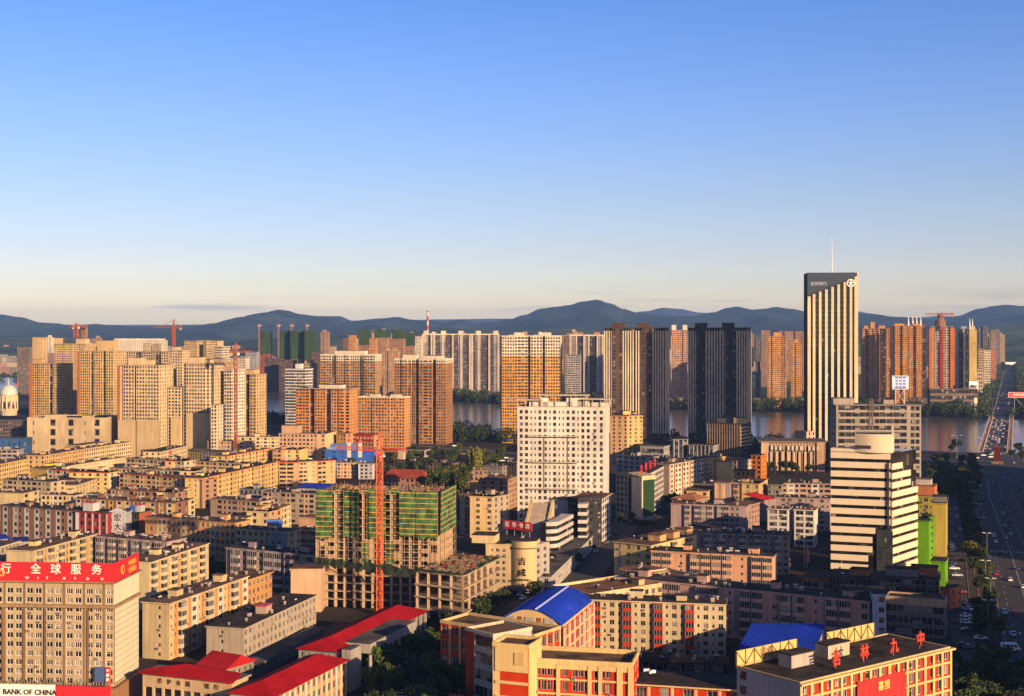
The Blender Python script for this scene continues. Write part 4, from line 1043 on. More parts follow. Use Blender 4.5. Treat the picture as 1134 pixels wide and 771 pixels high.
for s_, e_ in ((a, c), (c, b_)):
    zs, ze = (z1 + .42, z1 + 2.6) if s_ is a else (z1 + 2.6, z1 + .42)
    mb.face([(*(s_ + n_ * .05), zs), (*(s_ - n_ * .6), zs), (*(e_ - n_ * .6), ze), (*(e_ + n_ * .05), ze)][::-1])
mb.build('gable', [wallmat((.50, .50, .53))], wb)
apt((141.5, 568), (154, 568.5), 17, 12, 'dark green glass front right of the two black characters', floors=4, pat='(g)', mats=((.03, .08, .06), (.4, .12, .07), PALE), roof=R_DARK, side='=', name='shop_building', cat='shop building', huts=((.3, .3, 4, 4, 2.5, (.07, .13, .4), plain((.07, .15, .5), .5, name='blue_sheet')), (.75, .3, 3, 4, 3.2, (.5, .5, .5), plain((.45, .04, .05), .5, name='red_sheet'))))
apt((154.5, 567), (160.4, 567), 17, 12, 'narrow brick red infill left of the long orange flats', floors=4, pat='=', mats=((.42, .13, .07), (.42, .13, .07), PALE), near=True)
apt((36.5, 611), (107, 592), 18, 12, 'sunlit yellow flats receding behind the red bank signboard', floors=6, pat='(vbyxby)', left='-----', mats=((.66, .56, .34), (.62, .38, .16), PALE), vents=10, balcol=(.70, .60, .38))
apt((107.5, 594.5), (185, 601), 18, 12, 'pinkish grey flats with pale balconies, joined to the yellow ones', floors=6, pat='(bwcv)', mats=((.44, .34, .33), (.40, .36, .36), (.50, .48, .46)), roof=R_BROWN, vents=9, balcol=lambda c: random.choice([(.50, .48, .46), (.62, .48, .34), (.42, .42, .46)]))
apt((167, 623.5), (231, 602.4), 18, 12, 'cream flats with orange patches, receding right of the red signboard', floors=6, pat='(bvybxv)', left='-----', mats=((.66, .56, .34), (.60, .36, .17), PALE), vents=9, balcol=(.70, .61, .42))
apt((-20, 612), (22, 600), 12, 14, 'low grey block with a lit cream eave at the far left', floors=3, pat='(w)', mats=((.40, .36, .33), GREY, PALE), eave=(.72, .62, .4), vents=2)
for A, B, w in (((0, 596), (10, 595.5), 5), ((15, 598), (31, 597), 6), ((50, 600), (62, 599), 5)):
    pass
def shed(A, B, h, depth, label, col, wall=(.35, .34, .34), rise=1.0, name='shed', cat='shed', mat=None, skew=0):
    P, Q = G(*A, h), G(*B, h); d = (Q - P).normalized(); n = Vector((d.y, -d.x)); bk = -n * depth + d * skew
    r_ = thing(name, (*((P + Q + bk) / 2), 0), label, cat)
    mb = MB(); mb.prism([tuple(P), tuple(Q), tuple(Q + bk), tuple(P + bk)], 0, h - .05); mb.build('wall', [wallmat(wall)], r_)
    mb = MB(); o = .5; a, b_, c, e = P - d * o + n * o, Q + d * o + n * o, Q + d * o + bk - n * o, P - d * o + bk - n * o
    mb.face([(*a, h), (*b_, h), (*c, h + rise), (*e, h + rise)]); mb.face([(*e, h + rise - .15), (*c, h + rise - .15), (*b_, h - .15), (*a, h - .15)])
    ring4 = [(*a, h), (*b_, h), (*c, h + rise), (*e, h + rise)]
    for i in range(4):
        p, q = ring4[i], ring4[(i + 1) % 4]; mb.face([(p[0], p[1], p[2] - .15), (q[0], q[1], q[2] - .15), q, p])
    mb.build('roof', [mat or ribmat(col)], r_)
    return r_
BLU = (.02, .06, .42)
shed((0, 597), (11, 596), 5, 9, 'small blue-roofed shed in the yard at the left edge', BLU)
shed((16, 600), (32, 599), 5, 8, 'wider dark blue-roofed shed in the yard, second from the left edge', (.015, .03, .2))
shed((49, 601), (63, 599.5), 5, 6, 'little blue-roofed shed behind the yellow flats', (.02, .05, .3))
# ---- rows behind
apt((45.5, 548.5), (82.5, 549.5), 18, 12, 'white and yellow flats with paired windows behind the brown brick flats', pat='(WxvW)', mats=((.70, .62, .46), (.66, .48, .18), PALE), vents=5)
apt((84, 552), (194, 557.5), 18, 12, 'long purple-brown row with white bays and yellow strips', pat='(Z-x-Z=)', mats=((.26, .14, .11), (.66, .46, .16), (.68, .60, .46)), vents=14, roof=R_BROWN)
apt((194.5, 557), (216, 553), 17, 10, 'sunlit cream end block closing the purple-brown row', pat='w-v-w', mats=((.70, .56, .30), ORANGE, PALE), vents=2)
apt((26, 547), (43, 543.5), 16, 22, 'yellow-edged end block with a grey flank at the left', pat='w-w', left='(-)', mats=((.64, .54, .32), ORANGE, PALE), vents=2)
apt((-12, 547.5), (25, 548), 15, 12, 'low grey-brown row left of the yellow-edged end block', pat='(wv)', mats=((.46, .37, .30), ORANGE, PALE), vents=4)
apt((2, 531.5), (56, 534.5), 18, 12, 'cream row with dark roof and white frames near the left edge', pat='(WbwvW)', mats=((.58, .48, .34), ORANGE, (.62, .58, .5)), vents=8, roof=R_DARK)
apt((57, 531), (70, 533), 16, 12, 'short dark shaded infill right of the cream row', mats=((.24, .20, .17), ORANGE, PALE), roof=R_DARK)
apt((84, 538), (108, 530.5), 15, 14, 'cream walled block running back to the red-eaved row', pat='-w(-w)', left='------', mats=((.68, .54, .32), ORANGE, PALE), vents=2, roof=R_BROWN)
apt((95, 548), (106, 548), 9, 9, 'small blue-grey hut below the red-eaved corner', floors=2, pat='w--', mats=((.30, .34, .44), GREY, PALE), roof=R_GREY, name='hut', cat='hut')
apt((34, 518.5), (52, 520), 15, 16, 'blank yellow wall block at the start of the red-eaved row', pat='-----', mats=((.66, .50, .16), ORANGE, PALE))
apt((52.5, 520.5), (119, 524), 17, 12, 'white-windowed row with a bright red eave, left half', pat='p(Wwbv)', mats=((.68, .58, .42), ORANGE, PALE), eave=EV, vents=7)
apt((119.5, 524), (128, 522), 17, 26, 'yellow end wall with balconies stacked at the red-eaved corner', pat='-v-', mats=((.70, .55, .26), ORANGE, PALE), eave=EV)
apt((132, 525), (185, 528.5), 17, 12, 'orange and cream row with a red eave between two stair bays', pat='(bxvb)', mats=((.62, .42, .24), (.68, .56, .36), PALE), eave=EV, vents=7)
apt((185.5, 528.5), (224, 532), 17, 12, 'row of white bays and amber strips under a red eave', pat='(Z=-)', mats=((.36, .24, .17), (.66, .44, .14), (.68, .60, .48)), eave=EV, vents=4)
apt((225, 530), (308, 511.5), 18, 12, 'long sunlit yellow flats with a red eave, receding to the right', pat='(wvXyw=)', left='(-v)', mats=((.70, .56, .28), (.62, .40, .18), PALE), eave=EV, vents=8, roof=R_DARK)
apt((118, 542.5), (194, 546.5), 15, 12, 'reddish brown row with cream stair bays below the red-eaved rows', pat='(bxvxb-)', mats=((.36, .22, .17), (.66, .54, .36), (.5, .34, .28)), vents=10, roof=R_RUST)
apt((194.5, 546), (210, 540.5), 15, 11, 'blank cream end wall catching the sun right of the reddish row', pat='----', mats=((.70, .58, .32), ORANGE, PALE))
apt((121, 518.5), (215, 522.5), 16, 12, 'tan row with small cream stair turrets, middle of the stacked rows', pat='(bxvxw)', mats=((.48, .38, .26), (.64, .52, .34), (.54, .46, .36)), vents=10, roof=R_BROWN)
apt((216, 522.5), (228, 518), 16, 10, 'small sunlit cream wall ending the tan turret row', pat='---', mats=((.70, .58, .34), ORANGE, PALE))
apt((140, 508), (204, 511.5), 16, 12, 'brown-roofed cream row with three projecting stair bays', pat='(bbx)', mats=((.56, .46, .32), (.68, .56, .36), (.6, .52, .4)), vents=8)
apt((205, 511), (213, 508), 16, 14, 'orange-eaved little end block beside the three stair bays', pat='-v-', mats=((.62, .42, .24), ORANGE, PALE), eave=EV)
apt((214, 511), (270, 514), 14, 12, 'cream row with orange turret windows left of the long yellow flats', pat='(bxb-)', mats=((.60, .48, .32), (.66, .44, .24), (.66, .54, .36)), vents=6, roof=R_DARK)
apt((66, 518), (140, 506.5), 14, 12, 'long cream wall with tiny windows receding under a brown roof', pat='(-v)', mats=((.70, .58, .36), ORANGE, PALE), vents=5)
apt((49, 505), (93, 497.5), 16, 14, 'orange-yellow receding row in front of the blank store', pat='(ww=)', mats=((.66, .46, .24), (.62, .32, .16), PALE), vents=5)
apt((93.5, 497.5), (146, 489.8), 16, 14, 'pale yellow continuation of the receding row, with regular windows', pat='(w)', mats=((.72, .58, .34), (.55, .28, .2), PALE), vents=5)
apt((86, 494), (119, 490), 17, 12, 'small cream rooftop block against the foot of the blank store', pat='(w)', mats=((.68, .58, .38), ORANGE, PALE))
apt((-8, 516), (31.5, 508.5), 18, 14, 'golden flats receding at the left edge, lower half in shade', pat='(w)', mats=((.66, .50, .24), ORANGE, PALE), vents=2)
apt((21, 504), (44, 505.5), 15, 12, 'grey block with white corner piers at the left', pat='p(b)p', mats=((.42, .37, .33), GREY, (.66, .62, .54)), roof=R_GREY, vents=3)
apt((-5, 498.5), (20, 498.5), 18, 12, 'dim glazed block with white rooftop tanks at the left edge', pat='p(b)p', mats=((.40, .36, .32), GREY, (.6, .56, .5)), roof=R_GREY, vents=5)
apt((50, 514), (66, 513), 10, 8, 'bright yellow hut with a blue top between the left rows', floors=1, pat='--', mats=((.75, .56, .08), GREY, PALE), eave=(.06, .12, .4), name='hut', cat='hut')
apt((156, 499), (177, 501), 12, 12, 'low pink-red walled block under the big cream tower', pat='(-)', mats=((.52, .22, .18), GREY, PALE), roof=R_DARK)
apt((177.5, 501), (207, 494), 13, 14, 'cream block with two rows of windows under a dark roof by the towers', pat='(w)', mats=((.72, .60, .38), GREY, PALE), roof=R_DARK, vents=3)
apt((208, 498), (228, 500), 14, 10, 'shaded yellow infill right of the dark-roofed cream block', pat='(xw)', mats=((.58, .46, .2), (.66, .5, .2), PALE))
# arched grey hall
P, Q = G(202, 489, 11), G(231, 492, 11); d_ = (Q - P).normalized(); n_ = Vector((d_.y, -d_.x)); L_ = (Q - P).length
hr = thing('market_hall', (*((P + Q) / 2 - n_ * 11), 0), 'blue-grey vaulted hall at the foot of the cream towers', 'hall')
mb = MB(); mb.prism([tuple(P), tuple(Q), tuple(Q - n_ * 24), tuple(P - n_ * 24)], 0, 10.9); mb.build('wall', [wallmat((.4, .36, .32))], hr)
mb = MB(); N = 8
for i in range(N):
    u0, u1 = i / N, (i + 1) / N; z0_, z1_ = 11 + 4.5 * sin(pi * u0), 11 + 4.5 * sin(pi * u1)
    a, b_ = P + d_ * (L_ * u0), P + d_ * (L_ * u1)
    mb.face([(*(a + n_ * .6), z0_), (*(b_ + n_ * .6), z1_), (*(b_ - n_ * 24.6), z1_), (*(a - n_ * 24.6), z0_)])
    mb.face([(*(a + n_ * .6), 10.9), (*(b_ + n_ * .6), 10.9), (*(b_ + n_ * .6), z1_), (*(a + n_ * .6), z0_)])
mb.build('roof', [ribmat((.30, .31, .36))], hr)
apt((230, 489), (279, 489.5), 15, 12, 'peach school block with small paired windows', pat='(wv)', mats=((.64, .46, .32), ORANGE, PALE), vents=3)
apt((280, 491), (329, 491), 13, 12, 'low cream row joined to the right of the peach school block', pat='(w)', mats=((.70, .56, .32), ORANGE, PALE), roof=R_BROWN)
apt((329.5, 491.5), (341, 489), 17, 16, 'tall blank sunlit cream end wall below the orange mid-rise', pat='----', mats=((.74, .60, .32), ORANGE, PALE))
apt((258, 484.5), (308, 484.5), 18, 12, 'flat cream roofed row at the foot of the dark-sided tower', pat='(Wv)', mats=((.70, .58, .38), ORANGE, PALE), vents=4)
apt((309, 480.5), (360, 481), 26, 14, 'salmon flats with white frames below the orange mid-rises', pat='(w)', floors=8, mats=((.66, .44, .30), ORANGE, PALE), vents=5, huts=((.22, .5, 14, 8, 6),))
apt((360.5, 481), (372.5, 478), 26, 12, 'bright cream end wall of the salmon flats', pat='---', floors=8, mats=((.74, .60, .34), ORANGE, PALE))
apt((373, 480.5), (383, 481), 25, 12, 'rust orange stair block right of the cream end wall', pat='(w)', floors=8, mats=((.58, .32, .18), ORANGE, PALE))
ra = apt((383.5, 481), (414, 482.5), 24, 12, 'terracotta block with a deep red top band pierced by white openings', pat='(w)', floors=8, mats=((.52, .28, .16), ORANGE, PALE), near=False)
P, Q, d_, n_, bk, L_, ang, z1, poly = info(ra)
mb = MB(); mb.prism([tuple(P + n_ * .6), tuple(Q + n_ * .6), tuple(Q + n_ * .02), tuple(P + n_ * .02)], z1 - 4.5, z1 + .9); mb.build('red_band', [wallmat((.48, .05, .03))], ra)
for k in range(8):
    c = P + d_ * (L_ * (k + .5) / 8) + n_ * .62; mb = MB(); mb.box((c.x, c.y, z1 - 3), (1.8, .15, 1.8), ang); mb.build('opening', [wallmat((.7, .6, .5))], ra)
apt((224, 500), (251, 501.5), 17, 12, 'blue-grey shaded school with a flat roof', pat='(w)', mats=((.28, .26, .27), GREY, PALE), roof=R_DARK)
apt((252, 505.5), (300, 496.5), 16, 14, 'yellow and rust receding row with a red eave', pat='==(vwvX)', mats=((.68, .54, .26), (.60, .32, .16), PALE), eave=EV, vents=4)
apt((302, 498), (331, 498.5), 16, 12, 'orange and white row with a red eave and strip windows', pat='bb-xxbb', mats=((.64, .40, .22), (.70, .60, .42), PALE), eave=EV, vents=4)
apt((331.5, 498.5), (341, 496), 16, 12, 'blank golden end wall right of the strip-windowed row', pat='---', mats=((.74, .58, .28), ORANGE, PALE), eave=EV)
apt((309, 512.5), (330, 512.5), 17, 12, 'peach flats with a red eave and dark balconies, right of the long yellow flats', pat='(bb-)', mats=((.66, .44, .26), (.70, .60, .42), (.62, .4, .26)), eave=EV, vents=3)
apt((331, 512), (351.5, 511), 17, 12, 'tan flats with a red eave, one pace right of the peach ones', pat='bb--v-', mats=((.66, .46, .26), (.70, .60, .42), (.62, .4, .26)), eave=EV, vents=3)
apt((352, 511.5), (371.5, 510), 16, 12, 'small red-eaved flats nearest to the blue building', pat='bb--v-', mats=((.66, .44, .24), (.70, .60, .42), (.62, .4, .26)), eave=EV, vents=2)
apt((373, 513), (395, 513), 11, 10, 'low salmon row in front of the blue building', pat='(wv)', mats=((.62, .42, .28), ORANGE, PALE), roof=R_BROWN, vents=3)
apt((397, 514), (414, 514), 11, 10, 'low white row beside the orange crane mast', pat='p(w)p', mats=((.40, .38, .40), ORANGE, (.7, .66, .58)), roof=R_BROWN, vents=2)
apt((360, 499), (414, 500), 15, 16, 'vivid blue painted block with irregular windows', pat='--v-v----y---', mats=((.06, .16, .52), (.06, .16, .52), PALE), roof=plain((.12, .22, .5), .6, name='blue_roof'), huts=((.3, .5, 18, 8, 4, (.12, .25, .6)), (.12, .5, 6, 8, 2, (.3, .42, .68))), name='shop_building', cat='shop building')
for px, py0, py1, lab in ((386.6, 485, 493, 'left of a pair of red-capped white ventilation towers on the blue block'), (398.8, 486, 498, 'right of a pair of red-capped white ventilation towers on the blue block')):
    c = D(px, 985); z_ = 15.4; t_ = thing('vent_tower', (c.x, c.y, z_), lab, 'vent tower')
    zt = Z(py0, 985); mb = MB(); mb.box((c.x, c.y, z_), (2.6, 2.6, zt - z_ - 3)); mb.build('shaft', [wallmat((.72, .66, .58))], t_)
    mb = MB(); mb.cyl((c.x, c.y, zt - 3), 1.6, .1, 3.4, 8); mb.build('cap', [plain((.55, .05, .04), .5, name='red_cap')], t_)
apt((233, 552.5), (288, 556.5), 17, 12, 'grey and peach flats half hidden below the long yellow ones', pat='--b(xwbv)', mats=((.50, .40, .32), (.64, .42, .26), (.5, .47, .42)), vents=7, balcol=(.5, .47, .42))
apt((265, 542), (290, 543), 15, 12, 'dark slate roofed row tucked under the long yellow flats', pat='(w)', mats=((.26, .26, .27), GREY, PALE), roof=R_DARK, vents=4)
apt((290.5, 545), (351, 547.5), 17, 12, 'tan balconied row left of the green scaffold netting', pat='(bxb-)', mats=((.46, .37, .29), (.60, .46, .3), (.58, .50, .40)), roof=R_DARK, vents=8, balcol=(.58, .5, .4))
shed((328, 540), (361, 541), 12, 14, 'flat bright blue sheet roof behind the scaffolded building', BLU, rise=1.4, name='canopy', cat='canopy')
apt((273, 566), (297.5, 567.5), 16, 11, 'orange-brown blank end of a block carrying a blue hut', pat='---|'.replace('|', ''), mats=((.58, .36, .20), ORANGE, PALE), vents=4, roof=R_RUST)
apt((298, 567.5), (322.5, 559.5), 16, 12, 'cream receding flats right of the orange-brown blank end', pat='(Xvw)', mats=((.70, .58, .34), (.66, .52, .3), PALE), vents=4, roof=R_RUST)
apt((261, 579), (280, 572), 17.5, 9, 'sunlit cream stub wall above the red-stripped flats', pat='---', mats=((.70, .54, .30), ORANGE, PALE), near=True)
c = G(303, 585, 17.4); hb = thing('blue_hut', (c.x, c.y + 3, 17.4), 'bright blue box hut standing on the roof of the red-stripped flats', 'hut')
mb = MB(); mb.box((c.x, c.y + 3, 17.4), (5.6, 4, 3.2), R(-12)); mb.build('wall', [plain((.03, .10, .48), .5, name='blue_sheet')], hb)
mb = MB(); mb.box((c.x, c.y + 3, 20.6), (6.1, 4.5, .25), R(-12)); mb.build('roof', [plain((.12, .28, .66), .5, name='blue_roof')], hb)
apt((326, 586.5), (351.5, 588), 16, 10, 'orange and white flats squeezed against the green netting', pat='(bc)', mats=((.62, .40, .22), (.66, .54, .38), (.66, .50, .32)), vents=3, balcol=(.66, .5, .32))
apt((331, 573.5), (351, 574.5), 17, 11, 'plain salmon wall just left of the green netting', pat='-----', mats=((.60, .38, .26), ORANGE, PALE), near=True)
# ---- behind the building site
rr = G(425, 528, 11), G(469, 529, 11)
def hipped(A, B, h, depth, rise, label, col, wall, pat=None, floors=3, hip=.25, name='hall', cat='hall', inset=0.35, mat=None, near=False, eave=.9, side='(v)'):
    P, Q = G(*A, h), G(*B, h); L = (Q - P).length; d = (Q - P) / L; n = Vector((d.y, -d.x)); bk = -n * depth
    r_ = thing(name, (*((P + Q + bk) / 2), 0), label, cat)
    mb = MB(); wins = []; bals = []
    facade(mb, P, Q, 0, h, floors, pat, wins=wins, bals=bals, sep=near); facade(mb, Q, Q + bk, 0, h, floors, side, wins=wins, bals=bals, sep=near); facade(mb, Q + bk, P + bk, 0, h, floors, ''); facade(mb, P + bk, P, 0, h, floors, side, wins=wins, bals=bals, sep=near)
    mb.build('wall', [wallmat(wall), wallmat(wall), wallmat(PALE), GL, SPAN], r_)
    o = [Vector(p) for p in ring([tuple(P), tuple(Q), tuple(Q + bk), tuple(P + bk)], eave)]
    mid0 = (o[0] + o[3]) / 2 + d * (depth * hip); mid1 = (o[1] + o[2]) / 2 - d * (depth * hip)
    zr = h + rise; rb = MB(); z0_ = h + .02
    rb.face([(*o[0], z0_), (*o[1], z0_), (*mid1, zr), (*mid0, zr)]); rb.face([(*o[2], z0_), (*o[3], z0_), (*mid0, zr), (*mid1, zr)])
    rb.face([(*o[1], z0_), (*o[2], z0_), (*mid1, zr)]); rb.face([(*o[3], z0_), (*o[0], z0_), (*mid0, zr)])
    rb.face([(*p, z0_) for p in o[::-1]], 1)
    rb.build('roof', [mat or ribmat(col), wallmat((.6, .5, .4))], r_)
    for c, w, hh, a in wins[:100]: inst('window', window_mesh(w, hh, 0), c, a, r_)
    return r_, (P, Q, d, n, bk, L, h)
hipped((424, 529), (469, 530), 10, 16, 5, 'old hall with a hipped brick red tile roof among the trees', (.30, .06, .035), (.34, .2, .14), '(w)', 3)
hipped((474, 551), (487, 551), 8, 10, 2.6, 'small rust-roofed house behind the scaffolded roof', (.34, .12, .06), (.5, .34, .22), '(v)', 2, name='house', cat='house')
apt((509, 547.5), (545, 551), 21, 14, 'red and white banded flats right of the scaffolded building', floors=7, pat='v-b#xb(xw)', mats=((.46, .38, .30), (.58, .30, .16), (.52, .09, .06)), vents=8, roof=R_BROWN, balcol=lambda c: random.choice([(.52, .09, .06), (.6, .4, .25)]), near=True)
apt((545.5, 551), (557, 545), 21, 12, 'blank golden end wall of the red and white banded flats', floors=7, pat='---', mats=((.70, .52, .28), ORANGE, PALE), near=True)
apt((541, 528), (558, 528), 13, 12, 'low orange-roofed row left of the hotel', pat='(v)', mats=((.6, .4, .26), ORANGE, PALE), roof=R_RUST, vents=3)
apt((558, 533), (573, 528), 18, 16, 'brown flats wedged against the left side of the hotel', pat='(w)', mats=((.46, .30, .2), ORANGE, PALE), roof=R_RUST, vents=3)
apt((536, 516), (556, 517), 7, 10, 'low slate shed row by the riverside street left of the hotel', floors=2, pat='(v)', mats=((.3, .27, .25), ORANGE, PALE), roof=R_GREY, vents=2)
# ---- right of the hotel
apt((718, 505), (741, 510), 17, 12, 'plain taupe row behind the red roof letters', pat='(v-)', mats=((.40, .32, .28), ORANGE, PALE), roof=R_DARK, vents=3)
apt((682, 504), (717, 507), 19, 12, 'grey balconied flats directly right of the hotel', pat='v(b-)', mats=((.44, .40, .36), ORANGE, (.5, .46, .42)), roof=R_DARK, vents=4)
apt((741, 515), (785, 507), 22, 12, 'white-bayed flats receding toward the black towers', floors=7, pat='-(Zp=Zp)', left='---', mats=((.40, .32, .26), (.34, .16, .10), (.68, .60, .48)), vents=5)
apt((786, 508), (803, 506), 20, 12, 'yellow corner flats beyond the white-bayed row', pat='(w=)', mats=((.68, .52, .26), (.55, .28, .12), PALE), vents=2)
for a_, b_, c_, d_, l_ in (((681.5, 487.5), (697, 487.5), 18, 14, 'dark colonnade block with white piers right of the hotel'), ((709, 494), (735, 495), 16, 14, 'low podium with white horizontal bands under the left black tower'), ((746, 487), (762, 487), 19, 14, 'dark podium with white piers between the black towers'), ((763, 493), (790, 494), 15, 14, 'low podium colonnade under the right black tower'), ((698, 490), (709, 494), 15, 12, 'small dark podium link left of the banded podium')):
    apt(a_, b_, c_, d_, l_, floors=3, pat='(H)' if 'bands' in l_ else '(pG)p', mats=((.40, .39, .38), DKGREY, (.46, .45, .44)), roof=R_DARK, name='podium', cat='podium building')
for px in (744,): pass
apt((681.5, 459), (694, 461), 38, 14, 'cream mid-rise block with a blank yellow corner right of the hotel top', floors=12, pat='(h)-', mats=((.66, .46, .22), ORANGE, PALE), huts=((.3, .4, 9, 7, 3),))
apt((694.5, 461), (705, 456), 38, 14, 'brown mid-rise with orange windows against the left black tower', floors=12, pat='(w)', mats=((.56, .36, .2), ORANGE, PALE))
db = apt((783, 468.5), (820, 470), 28, 22, 'dark stepped block with lit cream pilasters in front of the right black tower', floors=8, pat='p(gp)-p', side='(HH)', mats=((.11, .09, .08), DKWALL, (.62, .46, .26)), roof=R_DARK, huts=((.55, .5, 20, 12, 4, DKGREY), (.92, .3, 10, 8, 5, (.66, .48, .26)), (.5, .5, 8, 6, 7)), name='office_block', cat='office building')
P, Q, d_, n_, bk, L_, ang, z1, poly = info(db)
mb = MB(); zz = [z1 - 4 - 3.0 * i for i in range(6)]
for z_ in zz: mb.prism([tuple(Q + d_ * .4), tuple(Q + bk + d_ * .4), tuple(Q + bk + d_ * .02), tuple(Q + d_ * .02)], z_, z_ + 1.7)
tag(mb.build('cream_band', [wallmat((.68, .50, .28))], db))
# columned hall
ch_ = apt((843, 489), (913, 490), 22, 34, 'low civic hall with a row of cream columns over dark glass', floors=5, pat='###(gp)', mats=((.30, .22, .16), DKWALL, (.64, .48, .32)), roof=R_GREY, over=1.5, eave=(.56, .42, .30), top=6, name='civic_hall', cat='hall')
P, Q, d_, n_, bk, L_, ang, z1, poly = info(ch_)
for i in range(12):
    if i in (3, 8): continue
    c = P + d_ * (L_ * (.17 + .066 * i)) + n_ * .9; mb = MB(); mb.box((c.x, c.y, z1 - 6.4), (1.6, 1.2, 3.4), ang); mb.build('roof_pillar', [wallmat((.74, .66, .56))], ch_)
for i in range(8):
    c = P + d_ * (L_ * (.16 + .09 * i)) + n_ * .6; mb = MB(); mb.box((c.x, c.y, 0), (1.8, 1.2, z1 - 7.5), ang); mb.build('column', [wallmat((.68, .50, .34))], ch_)
mb = MB(); mb.prism([tuple(P + d_ * (L_ * .88) + n_ * 1.2), tuple(Q + n_ * 1.2), tuple(Q + n_ * .02), tuple(P + d_ * (L_ * .88) + n_ * .02)], 0, z1 - .1); mb.build('end_pier', [wallmat((.62, .40, .26))], ch_)
apt((914, 489), (926, 491), 22, 20, 'short peach wing between the civic hall and the grey office', floors=5, pat='(g-)', mats=((.50, .34, .24), DKWALL, PALE), roof=R_GREY)
apt((880, 477.5), (893, 478.5), 26, 10, 'small cream rooftop house just behind the civic hall', floors=7, pat='(v)', mats=((.62, .46, .34), ORANGE, PALE), name='house', cat='house')
apt((812, 522), (836, 522.5), 14, 12, 'orange block under a dark roof with square windows', floors=4, pat='-(w)', left='---', mats=((.60, .32, .14), ORANGE, PALE), roof=R_DARK, vents=2)
apt((832, 504.5), (843, 505), 20, 12, 'vivid orange house left of the civic hall', floors=6, pat='(w)', mats=((.62, .22, .06), ORANGE, PALE), roof=R_DARK)
apt((816, 511), (832, 509), 15, 12, 'pale frieze-windowed row left of the vivid orange house', pat='(v)', mats=((.56, .50, .42), ORANGE, PALE), roof=R_DARK)
apt((793.5, 512), (811, 512), 20, 10, 'blank cream cube shaped block crossed by a stair shadow', floors=1, pat='----', mats=((.74, .56, .28), ORANGE, PALE), roof=R_RUST)
apt((809, 535), (840, 536.5), 18, 12, 'peach flats with dark strip windows, right of the narrow white-framed stair', floors=5, pat='vb----wW', mats=((.66, .42, .24), ORANGE, (.62, .40, .24)), roof=R_BROWN, vents=4, near=True, balcol=(.6, .4, .26))
apt((840.5, 536.5), (850, 531), 18, 10, 'sunlit gold end wall of the peach strip-windowed flats', floors=5, pat='---', mats=((.72, .54, .28), ORANGE, PALE), near=True)
apt((791.5, 535), (808.5, 535.5), 18.5, 12, 'narrow peach stair block with one column of windows between white edges', floors=6, pat='p=v=p--', mats=((.34, .30, .30), (.64, .36, .18), (.72, .64, .5)), near=True)
hipped((744, 552), (771, 554), 11, 16, 3, 'rust hip-roofed house in front of the white-bayed flats', (.36, .16, .08), (.4, .3, .24), '(w)', 3, name='house', cat='house', hip=.5)
apt((757, 544), (783, 545), 13, 14, 'low brown-roofed block with a tan parapet by the rust hip roof', pat='(w)', mats=((.56, .42, .28), ORANGE, PALE), roof=R_RUST, vents=3, parapet=.9)
apt((783.5, 545), (791, 538), 14, 12, 'lit tan end of the low brown-roofed block', pat='(v)', mats=((.68, .50, .28), ORANGE, PALE))
apt((768, 536), (790, 537), 15, 12, 'small slate roofed block right of the white-bayed row', pat='(w)', mats=((.3, .28, .28), ORANGE, PALE), roof=R_DARK, vents=2)
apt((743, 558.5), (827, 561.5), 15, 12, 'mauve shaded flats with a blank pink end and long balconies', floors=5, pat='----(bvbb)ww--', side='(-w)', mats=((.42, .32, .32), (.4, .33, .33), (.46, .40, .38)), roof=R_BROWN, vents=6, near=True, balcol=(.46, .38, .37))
apt((829, 560), (841, 557), 14, 12, 'small reddish flats peeping out behind the mauve shaded ones', floors=5, pat='(w)', mats=((.44, .28, .22), ORANGE, PALE), near=True)
apt((765, 583), (802, 585), 6, 9, 'low dark flat-roofed row in front of the mauve flats', floors=2, pat='(b)', mats=((.20, .14, .12), ORANGE, (.3, .2, .16)), roof=R_DARK, near=False)
apt((866, 535.5), (920, 536.5), 17, 12, 'grey-pink flats with white balconies below the civic hall', floors=6, pat='(xZwc)', mats=((.46, .36, .32), (.52, .34, .26), (.68, .66, .62)), roof=R_DARK, vents=7)
apt((850.5, 537), (865.5, 537.5), 17, 12, 'dim green-grey infill left of the grey-pink flats', floors=6, pat='(b)', mats=((.26, .25, .22), DKGREY, PALE), roof=R_DARK)
shed((846, 554), (859, 552), 12, 14, 'bright red sheet roof between the shaded flats', (.50, .03, .03), rise=2.4, wall=(.3, .26, .25))
apt((859, 551), (919, 553), 17, 12, 'long dusky pink flats behind the white-framed block', floors=6, pat='-w(w-wv)', mats=((.44, .34, .32), (.5, .36, .3), PALE), roof=R_DARK, vents=6, near=True)
apt((850, 564), (873, 565), 18, 12, 'white-framed block of dark windows, left half', floors=6, pat='p(Bp)', mats=((.66, .65, .64), DKGREY, (.72, .70, .66)), roof=R_RUST, vents=3, near=True)
apt((879.5, 565), (902, 566), 18, 12, 'white-framed block of dark windows, right half with a lit orange end', floors=6, pat='p(Bp)', side='--', mats=((.68, .66, .62), DKGREY, (.72, .70, .66)), roof=R_RUST, vents=3, near=True)
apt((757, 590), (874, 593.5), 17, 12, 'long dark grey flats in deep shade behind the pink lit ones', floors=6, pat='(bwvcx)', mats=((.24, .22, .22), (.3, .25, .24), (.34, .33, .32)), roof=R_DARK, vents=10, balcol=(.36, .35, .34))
apt((721, 610.5), (856, 617.5), 15, 12, 'sunlit pink flats with long balconies and cream stair bays', floors=5, pat='bb(-v-bbbb)-v-bb', side='------', mats=((.66, .40, .27), (.66, .40, .27), (.68, .44, .31)), roof=R_DARK, vents=8, balcol=(.68, .42, .29), framem=FRAME)
